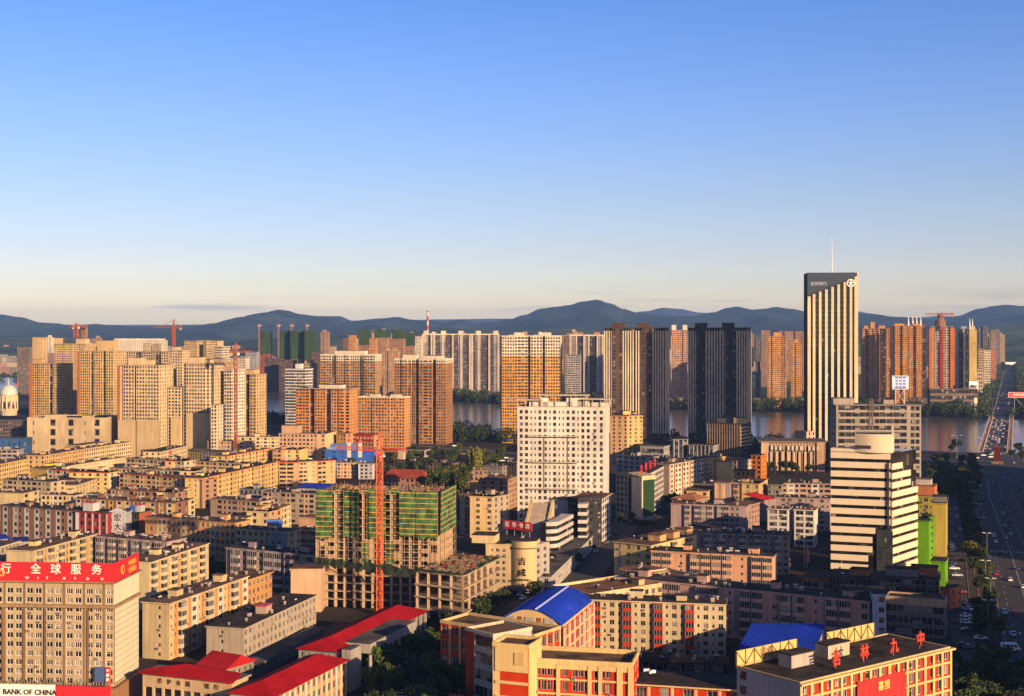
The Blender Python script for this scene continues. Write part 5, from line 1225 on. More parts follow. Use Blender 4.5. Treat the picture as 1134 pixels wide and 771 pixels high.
cl = apt((680, 600.5), (721, 605), 16, 54, 'cream corner flats with three slanted roof huts by the street', floors=5, pat='-y-WvW-W', side='(-bW-v)', left='(-w)', mats=((.70, .56, .28), (.44, .36, .32), (.66, .54, .34)), roof=R_BROWN, vents=10, balcol=(.66, .54, .34), huts=((.72, .25, 6, 5, 2.6, (.62, .38, .2), R_RUST), (.74, .45, 6, 5, 2.6, (.62, .38, .2), R_RUST), (.76, .65, 6, 5, 2.6, (.62, .38, .2), R_RUST)))
apt((684, 640), (963, 667), 17, 12, 'very long pink flats crossing the middle, right half in shade', floors=5, pat='(bb-v-bb-w)', mats=((.56, .38, .33), (.56, .38, .33), (.58, .42, .37)), roof=R_DARK, vents=14, balcol=(.56, .40, .36))
apt((966.5, 659), (981, 659.5), 20, 14, 'narrow blue-white stair block at the right end of the long pink flats', floors=6, pat='=(W)', mats=((.50, .54, .66), (.40, .45, .62), PALE), roof=R_DARK, near=True)
rc = apt((655, 665), (803, 670.5), 17, 10, 'cream flats with red balcony stacks behind the blue vaulted roof', floors=6, pat='(bvwv)w', side='-v-', mats=((.64, .54, .36), (.6, .5, .34), (.5, .08, .05)), roof=R_DARK, vents=7, balcol=(.48, .07, .04))
br = apt((610.5, 651), (653, 661), 16, 56, 'wide brown-roofed block with a cream parapet left of the red balcony flats', floors=5, pat='(wv-)', side='(w)', mats=((.68, .56, .34), ORANGE, PALE), roof=R_RUST, vents=6, parapet=1.0)
apt((687, 630), (722, 636), 16, 12, 'low tan block with strip windows at the end of the brown roof', floors=5, pat='(b)', mats=((.6, .42, .3), ORANGE, (.62, .46, .32)), roof=R_RUST, vents=3, near=True, balcol=(.6, .44, .3))
apt((981, 668), (1046, 673), 11, 9, 'low block with a wide tan parapet band at the right of the long pink flats', floors=3, pat='(B)', mats=((.24, .22, .21), GREY, PALE), roof=R_DARK, parapet=2.6, eave=(.60, .44, .28), near=True, huts=((.1, .5, 9, 5, 2.0, DKGREY), (.75, .5, 6, 5, 3.0, (.35, .2, .15))))
apt((889, 640), (920, 642), 7, 16, 'small curved-front brown shop at the foot of the striped building', floors=2, pat='(H)', mats=((.30, .17, .10), GREY, PALE), roof=R_DARK, near=True, name='shop_building', cat='shop building')
apt((922, 640), (984, 643), 8, 20, 'dark brick shop row below the striped building', floors=2, pat='(B)', mats=((.14, .09, .075), GREY, PALE), roof=R_DARK, near=True, vents=4, huts=((.5, .4, 7, 5, 2.5, (.4, .2, .1)),), name='shop_row', cat='shop row')
apt((985, 640), (1040, 643), 9, 18, 'dark brown shop row with rooftop sheds left of the parked cars', floors=3, pat='(B)', mats=((.16, .10, .085), GREY, PALE), roof=R_DARK, near=True, vents=4, huts=((.25, .3, 12, 6, 3, (.22, .2, .19)), (.7, .5, 10, 6, 3.5, (.35, .14, .07))), name='shop_row', cat='shop row')
apt((1044, 652), (1051, 653), 8, 10, 'small orange kiosk by the parking strip', floors=2, pat='--', mats=((.60, .18, .10), GREY, PALE), roof=R_DARK, near=True, name='kiosk', cat='kiosk')
# green and yellow buildings
yl = apt((1011, 550), (1033, 551), 26, 20, 'yellow building with a brick red rooftop storey beside the striped one', floors=8, pat='(Xv)', mats=((.46, .43, .10), (.42, .38, .10), PALE), roof=R_GREY, near=True, huts=((.4, .5, 12, 11, 4.5, (.46, .18, .09), R_RUST), (.45, .5, 7, 6, 7.5, (.5, .45, .4), R_GREY)))
apt((1032.5, 557.9), (1047.5, 558.5), 27, 26, 'ochre slab with a bright orange right edge facing the boulevard', floors=8, pat='-----', side='-', mats=((.46, .37, .11), (.5, .3, .1), PALE), roof=R_DARK, near=True, huts=((.5, .3, 6, 7, 2.5, (.2, .2, .2)),))
apt((1010, 577), (1029, 578), 21, 14, 'lime green rendered block beside the striped building', floors=6, pat='------', side='(-)', mats=((.16, .38, .03), (.16, .38, .03), PALE), roof=R_DARK, near=True)
apt((1029.5, 573), (1034.5, 573), 22, 12, 'narrow lime green stair shaft with small windows', floors=7, pat='v', side='(v)', mats=((.16, .38, .03), (.16, .38, .03), PALE), roof=R_DARK, near=True)
apt((1031, 622), (1046.5, 623), 10, 12, 'low lime green annex next to the parked cars', floors=3, pat='----', mats=((.17, .39, .03), (.16, .38, .03), PALE), roof=R_DARK, near=True)

apt((664, 729), (742, 733), 4.5, 9, 'low dark shop annex along the foot of the red balcony flats, left part', floors=1, pat='(B)', mats=((.13, .10, .09), GREY, (.3, .12, .08)), roof=R_DARK, name='annex', cat='annex', near=True, vents=3)
apt((744, 734), (806, 736), 5.5, 8, 'low brown shop annex at the right foot of the red balcony flats', floors=1, pat='(B)', mats=((.18, .09, .07), GREY, (.3, .12, .08)), roof=R_RUST, name='annex', cat='annex', near=True, vents=3)
apt((686, 748), (800, 752), 4, 6, 'long low dark lean-to between the striped school and the balcony flats', floors=1, pat='(v-)', mats=((.12, .10, .09), GREY, PALE), roof=R_DARK, name='annex', cat='annex', near=True, vents=4)
apt((440, 511), (500, 514), 7, 12, 'long low slate roofed depot behind the garden trees', floors=2, pat='(w)', mats=((.2, .16, .14), GREY, PALE), roof=R_DARK, name='depot', cat='depot', vents=4)
apt((505, 522), (540, 521), 8, 10, 'low brown workshop near the sunlit poplars', floors=2, pat='(w)', mats=((.30, .19, .14), GREY, PALE), roof=R_RUST, name='workshop', cat='workshop', vents=3)
apt((437, 498), (470, 499), 6, 10, 'low white-fronted shop strip at the foot of the brown high-rise', floors=1, pat='(B)', mats=((.4, .36, .32), GREY, PALE), roof=R_DARK, name='shop_row', cat='shop row')
apt((550, 512), (572, 514), 9, 10, 'small dark house row at the left foot of the hotel by the parked cars', floors=3, pat='(w)', mats=((.22, .17, .15), GREY, PALE), roof=R_DARK, vents=3)
# ================================================================== LANDMARKS NEAR BY
REDSIGN = plain((.50, .015, .02), .5, name='red_sign'); WLET = plain((.72, .70, .62), .5, name='white_letters'); BLET = plain((.015, .013, .012), .5, name='black_letters'); RLET = plain((.60, .03, .02), .45, name='red_letters'); GOLD = plain((.62, .30, .06), .45, name='gold_letters')
# ---- bank with the rooftop signboard
hB = 36.0
P, Q = G(-62, 643.2, hB), G(126, 646, hB)
bank = building('bank_building', 'stone bank office carrying a huge red rooftop signboard at lower left', 'bank building', P, Q, 19, hB, 11, pat='p(qqp)q', side='----------', mats=((.52, .43, .29), (.66, .56, .38), (.24, .17, .11)), near=True, base=7.5, top=1.2, roof=R_GREY, over=.9, eave=(.34, .25, .17), framem=plain((.72, .68, .6), .5, name='white_frame'))
P, Q, d_, n_, bk, L_, ang, z1, poly = info(bank)
s_n = Vector((bk.y, -bk.x)).normalized()                     # outward of the right wall
mb = MB(); mb.prism([tuple(P + n_ * .9), tuple(Q + n_ * .9 + s_n * .9), tuple(Q + bk + s_n * .9), tuple(Q + bk + s_n * .01), tuple(Q + n_ * .01 + s_n * .01), tuple(P + n_ * .01)], hB - 6.9, hB - 6.1); mb.build('cornice', [wallmat((.36, .25, .15))], bank)
bs = -n_; 
mb = MB(); a, b_ = Q + bk * .03, Q + bk * .985                # white cladding of the side wall, scored by dark joints
def sidequad(mb, u0, u1, z0, z1_, o, m=0):
    A, B = Q + bk * u0, Q + bk * u1
    mb.prism([tuple(A + s_n * o), tuple(B + s_n * o), tuple(B + s_n * .01), tuple(A + s_n * .01)], z0, z1_, m)
sidequad(mb, .0, 1, hB - 6.0, hB - .2, .25); mb.build('blank_panel', [wallmat((.78, .70, .52), .8, .12)], bank)
zz = [8.2 + i * 1.72 for i in range(13)]
for i in range(12):
    mb = MB(); sidequad(mb, .02, .985, zz[i] + .14, zz[i + 1], .3); mb.build('cladding_panel', [wallmat((.72, .65, .48), .8, .15)], bank)
mb = MB(); sidequad(mb, .01, 1, 8.0, hB - 7, .12); mb.build('joint_backing', [wallmat((.05, .045, .04))], bank)
mb = MB(); mb.prism([tuple(P + n_ * 2.2), tuple(Q + n_ * 2.2 + s_n * 1.5), tuple(Q + bk + s_n * 1.5), tuple(Q + bk + s_n * .02), tuple(Q + n_ * .02 + s_n * .02), tuple(P + n_ * .02)], 0, 7.4); mb.build('podium', [wallmat((.34, .20, .12))], bank)
mb = MB(); 
for i in range(8):
    u = .10 + i * .125; c = P + d_ * (L_ * u) + n_ * .2
    if i in (5, 7): continue
    mb = MB(); mb.box((c.x, c.y, 7.6), (.5, .45, hB - 15), ang); mb.build('pilaster', [wallmat((.22, .15, .09))], bank)
# signboard
zs0, zs1 = hB + .3, hB + 5.6
so = n_ * .6 + s_n * .5
pA, pB, pC = P + n_ * .6, Q + so, Q + bk * .97 + s_n * .5
sg = MB(); sg.prism([tuple(pA), tuple(pB), tuple(pB - n_ * .5 - s_n * .4), tuple(pA - n_ * .5)], zs0, zs1)
sgn = sg.build('signboard', [REDSIGN], bank)
sg = MB(); sg.prism([tuple(pB), tuple(pC), tuple(pC - s_n * .5), tuple(pB - s_n * .5 - n_ * .5)], zs0, zs1 + .01)
sgn2 = sg.build('signboard', [REDSIGN], bank)
tr = MB()
for i in range(14):
    c = pA.lerp(pB, (i + .5) / 14) - n_ * .5; tr.bar((*c, zs1 - .5), (*(c - n_ * 3.5), hB + .5), .18)
for i in range(6):
    c = pB.lerp(pC, (i + .5) / 6) - s_n * .6; tr.bar((*c, zs1 - .5), (*(c - s_n * 3.5), hB + .5), .18)
tr.build('sign_brace', [plain((.3, .27, .24), .6, name='steel')], bank)
def onfront(px): # distance along the sign for an image column
    k = (px - CX) / F; o = P + n_ * .75; t = (k * o.y - o.x) / (d_.x - k * d_.y); return o + d_ * t
for ch_, px in (('行', 6.5), ('全', 39.5), ('球', 61.5), ('服', 84), ('务', 107)):
    lettering(ch_, 3.0, (*onfront(px), zs0 + 3.35), ang, WLET, sgn, bank, bold=.03)
for ch_, px in (('W', 30), ('I', 42), ('T', 52), ('H', 71), ('Y', 83), ('O', 97), ('U', 113)):
    lettering(ch_, 1.0, (*onfront(px), zs0 + .95), ang, WLET, sgn, bank, bold=.02)
mb = MB(); c = onfront(2.0); disc(mb, c, d_, n_, zs0 + 2.3, .55, 1.0, 0, 16, .12); mb.build('emblem', [GOLD], bank)
sang = math.atan2(bk.y, bk.x)
sp = lambda u, o=.7: Q + bk * u + s_n * o
mb = MB(); c = sp(.25); disc(mb, c, bk.normalized(), s_n, zs0 + 2.7, .9, 1.35, 0, 20, .12); mb.box((c.x + s_n.x * .05, c.y + s_n.y * .05, zs0 + 1.7), (.3, .12, 2.0), sang); mb.build('emblem', [GOLD], bank)
lettering('中国银行', 1.6, (*sp(.66), zs0 + 3.5), sang, GOLD, sgn2, bank, bold=.01)
lettering('全球服务', 1.6, (*sp(.66), zs0 + 1.5), sang, GOLD, sgn2, bank, bold=.01)
# street-level sign strips
zq = Z(766, P.y - 20)
mb = MB(); a, b_ = onfront(-40) + n_ * 1.8, onfront(64) + n_ * 1.8; mb.prism([tuple(a), tuple(b_), tuple(b_ - n_ * .3), tuple(a - n_ * .3)], 3.2, 8.3); fs = mb.build('fascia_sign', [plain((.72, .70, .64), .5, name='pale_fascia')], bank)
lettering('BANK OF CHINA', 2.0, (*(onfront(36) + n_ * 1.9), 6.0), ang, BLET, fs, bank, bold=.05)
mb = MB(); a, b_ = onfront(64.5) + n_ * 1.8, onfront(125) + n_ * 1.8; mb.prism([tuple(a), tuple(b_), tuple(b_ - n_ * .3), tuple(a - n_ * .3)], 3.6, 7.9); mb.build('red_fascia', [REDSIGN], bank)
mb = MB()
for i in range(40):
    c = onfront(-2 + i * 3.2) + n_ * 1.9; mb.bar((*c, 8.2), (*(c + d_ * random.uniform(-.2, .2)), 8.2 + random.uniform(.7, 1.6)), .3)
tag(mb.build('planter_shrubs', [plain((.16, .13, .08), .9, name='dry_leaves')], bank), kind='stuff')
c = onfront(112) + n_ * 1; bb = MB(); bb.box((c.x, c.y, 8.0), (2.8, .25, 5.2), ang); bb.build('poster', [plain((.05, .08, .22), .5, name='blue_poster')], bank)
c = onfront(121.5) + n_ * 1.2; vb = MB(); vb.box((c.x, c.y, 7.6), (1.3, .5, 5.6), ang); vs = vb.build('hanging_sign', [REDSIGN], bank)
for i, ch_ in enumerate('中国银行'): lettering(ch_, .95, (*(c + n_ * .35), 12.3 - i * 1.25), ang, WLET, vs, bank, bold=.02)

# ---- low hall with a red roof edge and black lettering on its frieze
hR = 11
P, Q = G(158, 745.5, hR), G(257, 756.5, hR)
rb_ = building('bank_hall', 'low tan hall with a red roof edge and frieze lettering beside the stone bank', 'bank building', P, Q, 8, hR, 1, pat='p(Gp)', mats=((.56, .42, .26), ORANGE, (.62, .48, .30)), near=True, top=3.6, base=0, over=.6, eave=(.6, .46, .28), side='-', roof=R_GREY)
P, Q, d_, n_, bk, L_, ang, z1, poly = info(rb_)
for i, ch_ in enumerate('维护金融 银行'):
    if ch_ != ' ': lettering(ch_, 1.5, (*(P + d_ * (L_ * (.2 + i * .105)) + n_ * .1), z1 - 1.7), ang, plain((.08, .04, .02), .5, name='dark_letters'), rb_, rb_, bold=.03)
o = [P - d_ * 1 + n_ * 1, Q + d_ * 1 + n_ * 1, Q + bk * .6, P + d_ * (L_ * .35) + bk * .75, P + bk * .25]
mb = MB(); zt = [z1 + .45, z1 + .45, z1 + 1.6, z1 + 2.2, z1 + .9]
mb.face([(*p, z) for p, z in zip(o, zt)]); mb.face([(*p, z - .3) for p, z in zip(o, zt)][::-1])
for i in range(5):
    j = (i + 1) % 5; mb.face([(*o[i], zt[i] - .3), (*o[j], zt[j] - .3), (*o[j], zt[j]), (*o[i], zt[i])])
RT = ribmat((.36, .008, .013), 'red_sheet_roofing')
mb.build('red_roof', [RT], rb_)
hipped((221, 736), (250, 741), 7, 12, 3.0, 'small gabled house with a dark red roof behind the frieze hall', (.34, .02, .02), (.30, .27, .22), '(v)', 2, hip=.02, name='house', cat='house', mat=ribmat((.36, .015, .02), 'red_sheet_roofing'), near=True)
# ---- long red roofed market wing, two lengths
def gabled(A, B, h, depth, rise, label, wall, pat, floors, mat, u0=.04, u1=.1, near=True, name='red_roof_wing', cat='low building'):
    r_, inf = hipped(A, B, h, depth, rise, label, (0, 0, 0), wall, pat, floors, hip=.5, mat=mat, near=near, name=name, cat=cat)
    return r_, inf
rw, inf = gabled((381, 722.5), (471.5, 677), 11, 15, 3.0, 'long red-roofed wing with a colonnade, in front of the building site', (.30, .29, .28), '(Hp)', 3, RT)
P, Q, d_, n_, bk, L_, h_ = inf
mb = MB(); a, b_ = P + d_ * (L_ * .10) + n_ * 5.5, P + d_ * (L_ * .66) + n_ * 5.5
q4 = [tuple(a), tuple(b_), tuple(b_ - n_ * 9), tuple(a - n_ * 9)]
mb.prism(q4, 9.6, 12.4, 0, 1); ent = mb.build('entrance_hall_roof', [wallmat((.42, .39, .36)), R_GREY], rw)
for i in range(7):
    c = P + d_ * (L_ * (.12 + .085 * i)) + n_ * 5.0; mb = MB(); mb.cyl((c.x, c.y, 0), .55, .5, 9.6, 10); mb.build('column', [wallmat((.40, .38, .36))], rw)
for i in range(5):
    c = P + d_ * (L_ * (.70 + .066 * i)) + n_ * .7; mb = MB(); mb.box((c.x, c.y, 0), (.8, .8, 10.8), math.atan2(d_.y, d_.x)); mb.build('pilaster', [wallmat((.42, .40, .38))], rw)
c = P + n_ * 1.5 + d_ * 2; mb = MB(); mb.box((c.x, c.y, 0), (7, 3, 12.2), math.atan2(d_.y, d_.x), 0, 1); mb.build('porch_block', [wallmat((.36, .34, .31)), R_GREY], rw)
gabled((303, 772), (384, 731), 10.2, 13, 2.6, 'nearer red-roofed wing with a lit front, running below the frieze hall', (.52, .38, .22), '(qp)', 3, RT)

# ---- unfinished building wrapped in green netting
CONC = (.46, .36, .26)
hT = 44
A, B = G(351, 545, hT), G(485.5, 548, hT)
d_ = (B - A).normalized(); n_ = Vector((d_.y, -d_.x)); L_ = (B - A).length; bk = -n_ * 24; ang = math.atan2(d_.y, d_.x)
ub = thing('construction_building', (*((A + B + bk) / 2), 0), 'unfinished concrete building wrapped in green and yellow scaffold netting behind the orange crane', 'building site')
concm = wallmat(CONC, .9, .4, 'raw_concrete')
nf = 14; fh = hT / nf
for i in range(nf + 1):
    mb = MB(); o = ring([tuple(A), tuple(B), tuple(B + bk), tuple(A + bk)], .3)
    mb.prism(o, i * fh - .35, i * fh); mb.build('floor_slab', [concm], ub)
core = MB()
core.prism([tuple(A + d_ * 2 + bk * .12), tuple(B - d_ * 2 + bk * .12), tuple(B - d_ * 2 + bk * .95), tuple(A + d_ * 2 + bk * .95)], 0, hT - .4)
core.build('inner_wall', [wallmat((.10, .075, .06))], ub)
cols = []
for i in range(14): cols.append(A + d_ * (L_ * i / 13) + bk * .02)
for i in range(1, 6): cols.append(B + bk * (i / 5.05) - d_ * .5)
for c in cols:
    mb = MB(); mb.box((c.x, c.y, 0), (.9, .9, hT - .4), ang); mb.build('column', [wallmat((.60, .46, .32), .9, .35, 'raw_concrete')], ub)
for f_ in range(4, 9):                                       # brick infill bays on the lower floors
    for i in (1, 4, 5, 8, 11, 12):
        if random.random() < .62:
            a, b_ = A + d_ * (L_ * (i + .12) / 13) + n_ * .1, A + d_ * (L_ * (i + .88) / 13) + n_ * .1
            mb = MB(); mb.prism([tuple(a), tuple(b_), tuple(b_ - n_ * .25), tuple(a - n_ * .25)], f_ * fh + .02, (f_ + 1) * fh - .4 if random.random() < .5 else f_ * fh + 1.3); mb.build('brick_infill', [wallmat((.52, .36, .22))], ub)
m, n, l, b = _new('scaffold_netting')                        # net: green with bands of orange-yellow boards
geo = n.new('ShaderNodeNewGeometry'); sx = n.new('ShaderNodeSeparateXYZ'); l.new(geo.outputs['Position'], sx.inputs[0])
md = n.new('ShaderNodeMath'); md.operation = 'FRACT'; dv = n.new('ShaderNodeMath'); dv.operation = 'MULTIPLY'; dv.inputs[1].default_value = 1 / 1.95
l.new(sx.outputs['Z'], dv.inputs[0]); l.new(dv.outputs[0], md.inputs[0])
nz = n.new('ShaderNodeTexNoise'); nz.inputs['Scale'].default_value = .35; nz.inputs['Detail'].default_value = 6; l.new(geo.outputs['Position'], nz.inputs['Vector'])
cr = n.new('ShaderNodeValToRGB'); e = cr.color_ramp.elements; e[0].position = .35; e[0].color = (.008, .03, .012, 1); e[1].position = .68; e[1].color = (.06, .16, .035, 1)
l.new(nz.outputs[0], cr.inputs[0])
ad = n.new('ShaderNodeMath'); ad.operation = 'MULTIPLY_ADD'; ad.inputs[1].default_value = .25; l.new(nz.outputs[0], ad.inputs[0]); l.new(md.outputs[0], ad.inputs[2])
gt = n.new('ShaderNodeMath'); gt.operation = 'GREATER_THAN'; gt.inputs[1].default_value = .95; l.new(ad.outputs[0], gt.inputs[0])
mx = n.new('ShaderNodeMix'); mx.data_type = 'RGBA'; mx.inputs['B'].default_value = (.36, .23, .05, 1); l.new(gt.outputs[0], mx.inputs['Factor']); l.new(cr.outputs[0], mx.inputs['A'])
l.new(mx.outputs['Result'], b.inputs['Base Color']); b.inputs['Roughness'].default_value = .9
NETM = m
def net(a, b_, z0_, z1_, out=1.2, seg=6):
    d = (b_ - a).normalized(); nn = Vector((d.y, -d.x)); mb = MB(); rnd = random.Random(int(a.x * 7))
    V = 6
    g = [[(*(a.lerp(b_, i / seg) + nn * (out + rnd.uniform(-.15, .15))), z0_ + (z1_ - z0_) * j / V + (rnd.uniform(-.5, .5) if j == 0 else 0)) for j in range(V + 1)] for i in range(seg + 1)]
    for i in range(seg):
        for j in range(V): mb.face([g[i][j], g[i + 1][j], g[i + 1][j + 1], g[i][j + 1]])
    for i in range(seg):                                      # return edges give the net thickness
        mb.face([g[i][V], g[i + 1][V], tuple(Vector(g[i + 1][V]) - Vector((*nn, 0)) * .25), tuple(Vector(g[i][V]) - Vector((*nn, 0)) * .25)])
    return mb.build('scaffold_net', [NETM], ub)
Zb = hT - 17.5
for u0, u1, out, lo in ((0, .14, 1.6, 0), (.14, .24, -1.6, -2), (.24, .36, 1.6, .5), (.36, .44, -1.6, 0), (.44, .58, 1.6, .5), (.58, .69, -1.6, -1), (.69, .83, 1.6, 1.5), (.83, 1.0, 1.9, 1)):
    net(A + d_ * (L_ * u0), A + d_ * (L_ * u1), Zb + lo - (3 if u0 == .14 else 0), hT + 1.4, out)
net(B + n_ * 1.9, B + bk * 1.0, Zb + 2.5, hT + 1.4, 1.4, 8)
net(A + d_ * (L_ * .58), A + d_ * (L_ * .64), 17, Zb - 1, .4)
net(A + d_ * (L_ * .37), A + d_ * (L_ * .43), 17, Zb - 1, .4)
sc_ = MB()                                                    # scaffold tubes over the open floors and rebar, props and sheds on top
for i in range(27):
    c = A + d_ * (L_ * i / 26) + n_ * 1.3; sc_.bar((*c, 16), (*c, hT + 1.2), .09)
for j in range(9):
    z_ = 17 + j * 3.1; sc_.bar((*(A + n_ * 1.3), z_), (*(B + n_ * 1.3), z_), .09)
    sc_.bar((*(B + d_ * 1.3), z_), (*(B + bk + d_ * 1.3), z_), .09)
for i in range(9):
    c = B + bk * (i / 8) + d_ * 1.3; sc_.bar((*c, 16), (*c, hT + 1.2), .09)
tag(sc_.build('scaffold_tubes', [plain((.50, .33, .16), .6, name='rusty_tube')], ub), kind='stuff')
tp = MB()
for i in range(220):
    c = A + d_ * random.uniform(1, L_ - 1) + bk * random.uniform(.04, .96); hh = random.uniform(.5, 2.6)
    if random.random() < .6: tp.bar((*c, hT), (*(c + Vector((random.uniform(-.3, .3), random.uniform(-.3, .3)))), hT + hh), .16)
    else: tp.box((c.x, c.y, hT), (random.uniform(.6, 3), random.uniform(.4, 1.5), random.uniform(.2, 1.0)), random.uniform(0, 3))
tag(tp.build('rooftop_formwork', [wallmat((.42, .26, .16), .9, .5)], ub), kind='stuff')
# podium of the same frame, to the right
hP = 17.8
A2, B2, C2 = G(462, 632.5, hP), G(512.5, 637.5, hP), G(553, 617.8, hP)
fl_ = [A2, B2, C2, C2 + (A2 - B2) * 1.0 ]
pod = [tuple(A2), tuple(B2), tuple(C2), tuple(C2 + (A2 - B2))]
for i in range(1, 5):
    mb = MB(); mb.prism(ring(pod, .9 if i in (1, 2, 3) else .3), hP / 4 * i - .5, hP / 4 * i); mb.build('podium_slab', [wallmat((.52, .40, .28), .9, .35, 'raw_concrete')], ub)
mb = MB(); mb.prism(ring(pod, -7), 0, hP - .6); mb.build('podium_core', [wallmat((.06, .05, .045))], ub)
for a, b_, k in ((A2, B2, 4), (B2, C2, 6)):
    for i in range(k + (a is A2)):
        if a is not A2 and i == 0: pass
        c = a.lerp(b_, i / k); mb = MB(); mb.box((c.x, c.y, 0), (.8, .8, hP - .52), ang); mb.build('podium_column', [wallmat((.62, .48, .34), .9, .3, 'raw_concrete')], ub)
        c = a.lerp(b_, i / k) - (b_ - a).normalized().cross(Vector((0, 0, 1)).xy.to_3d()).xy * 0 if False else None
mb = MB()
for a, b_ in ((A2, B2), (B2, C2)):
    dd = (b_ - a).normalized(); nn = Vector((dd.y, -dd.x))
    for i in range(12):
        p0, p1 = a.lerp(b_, i / 12) + nn * .8, a.lerp(b_, (i + 1) / 12) + nn * .8; q0, q1 = p0 + nn * 1.8, p1 + nn * 1.8; s = random.uniform(-.3, .3)
        mb.face([(*p0, hP + .2), (*p1, hP + .2), (*q1, hP + 1.5 + s), (*q0, hP + 1.5 + s)]); mb.face([(*p0, hP + .1), (*q0, hP + 1.4 + s), (*q1, hP + 1.4 + s), (*p1, hP + .1)])
mb.build('catch_net', [plain((.16, .26, .06), .9, name='catch_net')], ub)
tp = MB()
for i in range(230):
    u, v = random.random(), random.random(); c = B2 + (A2 - B2) * u + (C2 - B2) * v; hh = random.uniform(.3, 1.3)
    if random.random() < .55: tp.bar((*c, hP), (*(c + Vector((random.uniform(-.6, .6), random.uniform(-.6, .6)))), hP + hh), .15, random.choice((0, 1, 2)))
    else: tp.box((c.x, c.y, hP), (random.uniform(.5, 2.2), random.uniform(.4, 1.5), random.uniform(.2, .9)), random.uniform(0, 3), random.choice((0, 1, 2)))
tag(tp.build('podium_clutter', [wallmat((.30, .09, .05), .9, .5), wallmat((.26, .2, .14), .9, .5), wallmat((.10, .13, .05), .9, .5)], ub), kind='stuff')
mb = MB()                                                     # ragged safety net between tower and podium
a, b_ = A + n_ * 1.5, A2 + n_ * .5
for i in range(14):
    p0, p1 = a.lerp(b_, i / 14), a.lerp(b_, (i + 1) / 14); s0, s1 = random.uniform(0, 1.6), random.uniform(0, 1.6)
    mb.face([(*p0, 16.6 - s0), (*p1, 16.6 - s1), (*(p1 + n_ * 2.6), 18.6 + s1), (*(p0 + n_ * 2.6), 18.6 + s0)])
mb.build('catch_net', [plain((.05, .09, .05), .9, name='dark_catch_net')], ub)
# ---- tower cranes: lattice mast, cab, jib, counter-jib, counterweight, apex, ties
def lattice(mb, a, b_, w, pitch, bar, m=0):
    a, b_ = Vector(a), Vector(b_); d = (b_ - a); L = d.length; d.normalize()
    u = d.cross(Vector((0, 0, 1))); u = Vector((1, 0, 0)) if u.length < .1 else u.normalized(); v = d.cross(u)
    cs = [u * (w / 2) + v * (w / 2), -u * (w / 2) + v * (w / 2), -u * (w / 2) - v * (w / 2), u * (w / 2) - v * (w / 2)]
    for c in cs: mb.bar(a + c, b_ + c, bar * 1.5, m)
    k = max(1, round(L / pitch))
    for i in range(k):
        p, q = a + d * (L * i / k), a + d * (L * (i + 1) / k)
        for j in range(4):
            c0, c1 = cs[j], cs[(j + 1) % 4]
            mb.bar(p + c0, q + c1, bar, m) if i % 2 else mb.bar(p + c1, q + c0, bar, m)
            mb.bar(q + c0, q + c1, bar, m)
def crane(base, ztop, label, col, jib_to, jib_len, w=2.2, z0=0.0, counter=14, bar=.22, apex=8, name='tower_crane'):
    b0 = Vector((base.x, base.y, z0)); r_ = thing(name, b0, label, 'crane'); m = plain(col, .5, name='crane_paint')
    mb = MB(); lattice(mb, b0, (base.x, base.y, ztop), w, w, bar); mb.build('mast', [m], r_)
    mb = MB(); mb.box((base.x, base.y, ztop), (w * 1.5, w * 1.5, 1.2)); mb.build('slewing_ring', [m], r_)
    jd = (jib_to - base).normalized(); sd_ = Vector((jd.y, -jd.x)); zz_ = ztop + 1.8
    mb = MB(); mb.box((base.x + sd_.x * w, base.y + sd_.y * w, ztop - 1.2), (1.7, 1.7, 2.2), math.atan2(jd.y, jd.x)); mb.build('cab', [plain((.75, .72, .65), .4, name='cab_white')], r_)
    mb = MB(); lattice(mb, (*(base + jd * w * .6), zz_), (*(base + jd * jib_len), zz_), w * .55, w * .9, bar * .55); mb.build('jib', [m], r_)
    mb = MB(); lattice(mb, (*(base - jd * w * .6), zz_), (*(base - jd * counter), zz_), w * .6, w, bar * .9); mb.build('counter_jib', [m], r_)
    mb = MB(); c = base - jd * (counter - 1.4); mb.box((c.x, c.y, zz_ - 3.4), (2.4, 1.6, 3.2), math.atan2(jd.y, jd.x)); mb.build('counterweight', [wallmat((.55, .44, .34))], r_)
    mb = MB(); top = Vector((base.x, base.y, ztop + apex))
    for s in ((1, 1), (1, -1), (-1, 1), (-1, -1)): mb.bar((base.x + s[0] * w / 2, base.y + s[1] * w / 2, ztop + 1), top, bar * 1.3)
    for z_ in (.3, .55, .75):
        q = w / 2 * (1 - z_); zz2 = ztop + 1 + (apex - 1) * z_
        mb.bar((base.x - q, base.y - q, zz2), (base.x + q, base.y - q, zz2), bar); mb.bar((base.x + q, base.y - q, zz2), (base.x + q, base.y + q, zz2), bar)
    mb.build('apex', [m], r_)
    mb = MB(); mb.bar(top, (*(base + jd * jib_len * .65), zz_ + .6), bar * .6); mb.bar(top, (*(base - jd * (counter - 2)), zz_ + .3), bar * .6); mb.build('tie_bar', [m], r_)
    return r_
cb = D(420.5, 506)
crane(cb, Z(503, 506), 'tall orange-red lattice tower crane standing in front of the green scaffold netting', (.50, .085, .02), cb + Vector((-.93, .36)) , 18, w=2.1, counter=10.5, bar=.22, apex=8.5)
crane(D(261, 1130), Z(392, 1130), 'thin orange crane mast beside the cream tower at the river gap', (.26, .075, .03), D(261, 1130) + Vector((.3, .9)), 26, w=2.2, counter=9, bar=.35, apex=9)
crane(D(192.5, 1600), Z(364, 1600), 'orange tower crane silhouetted against the hills above the cream slab', (.26, .075, .03), D(192.5, 1600) + Vector((-1, .25)), 26, w=2.6, counter=10, bar=.5, apex=11)
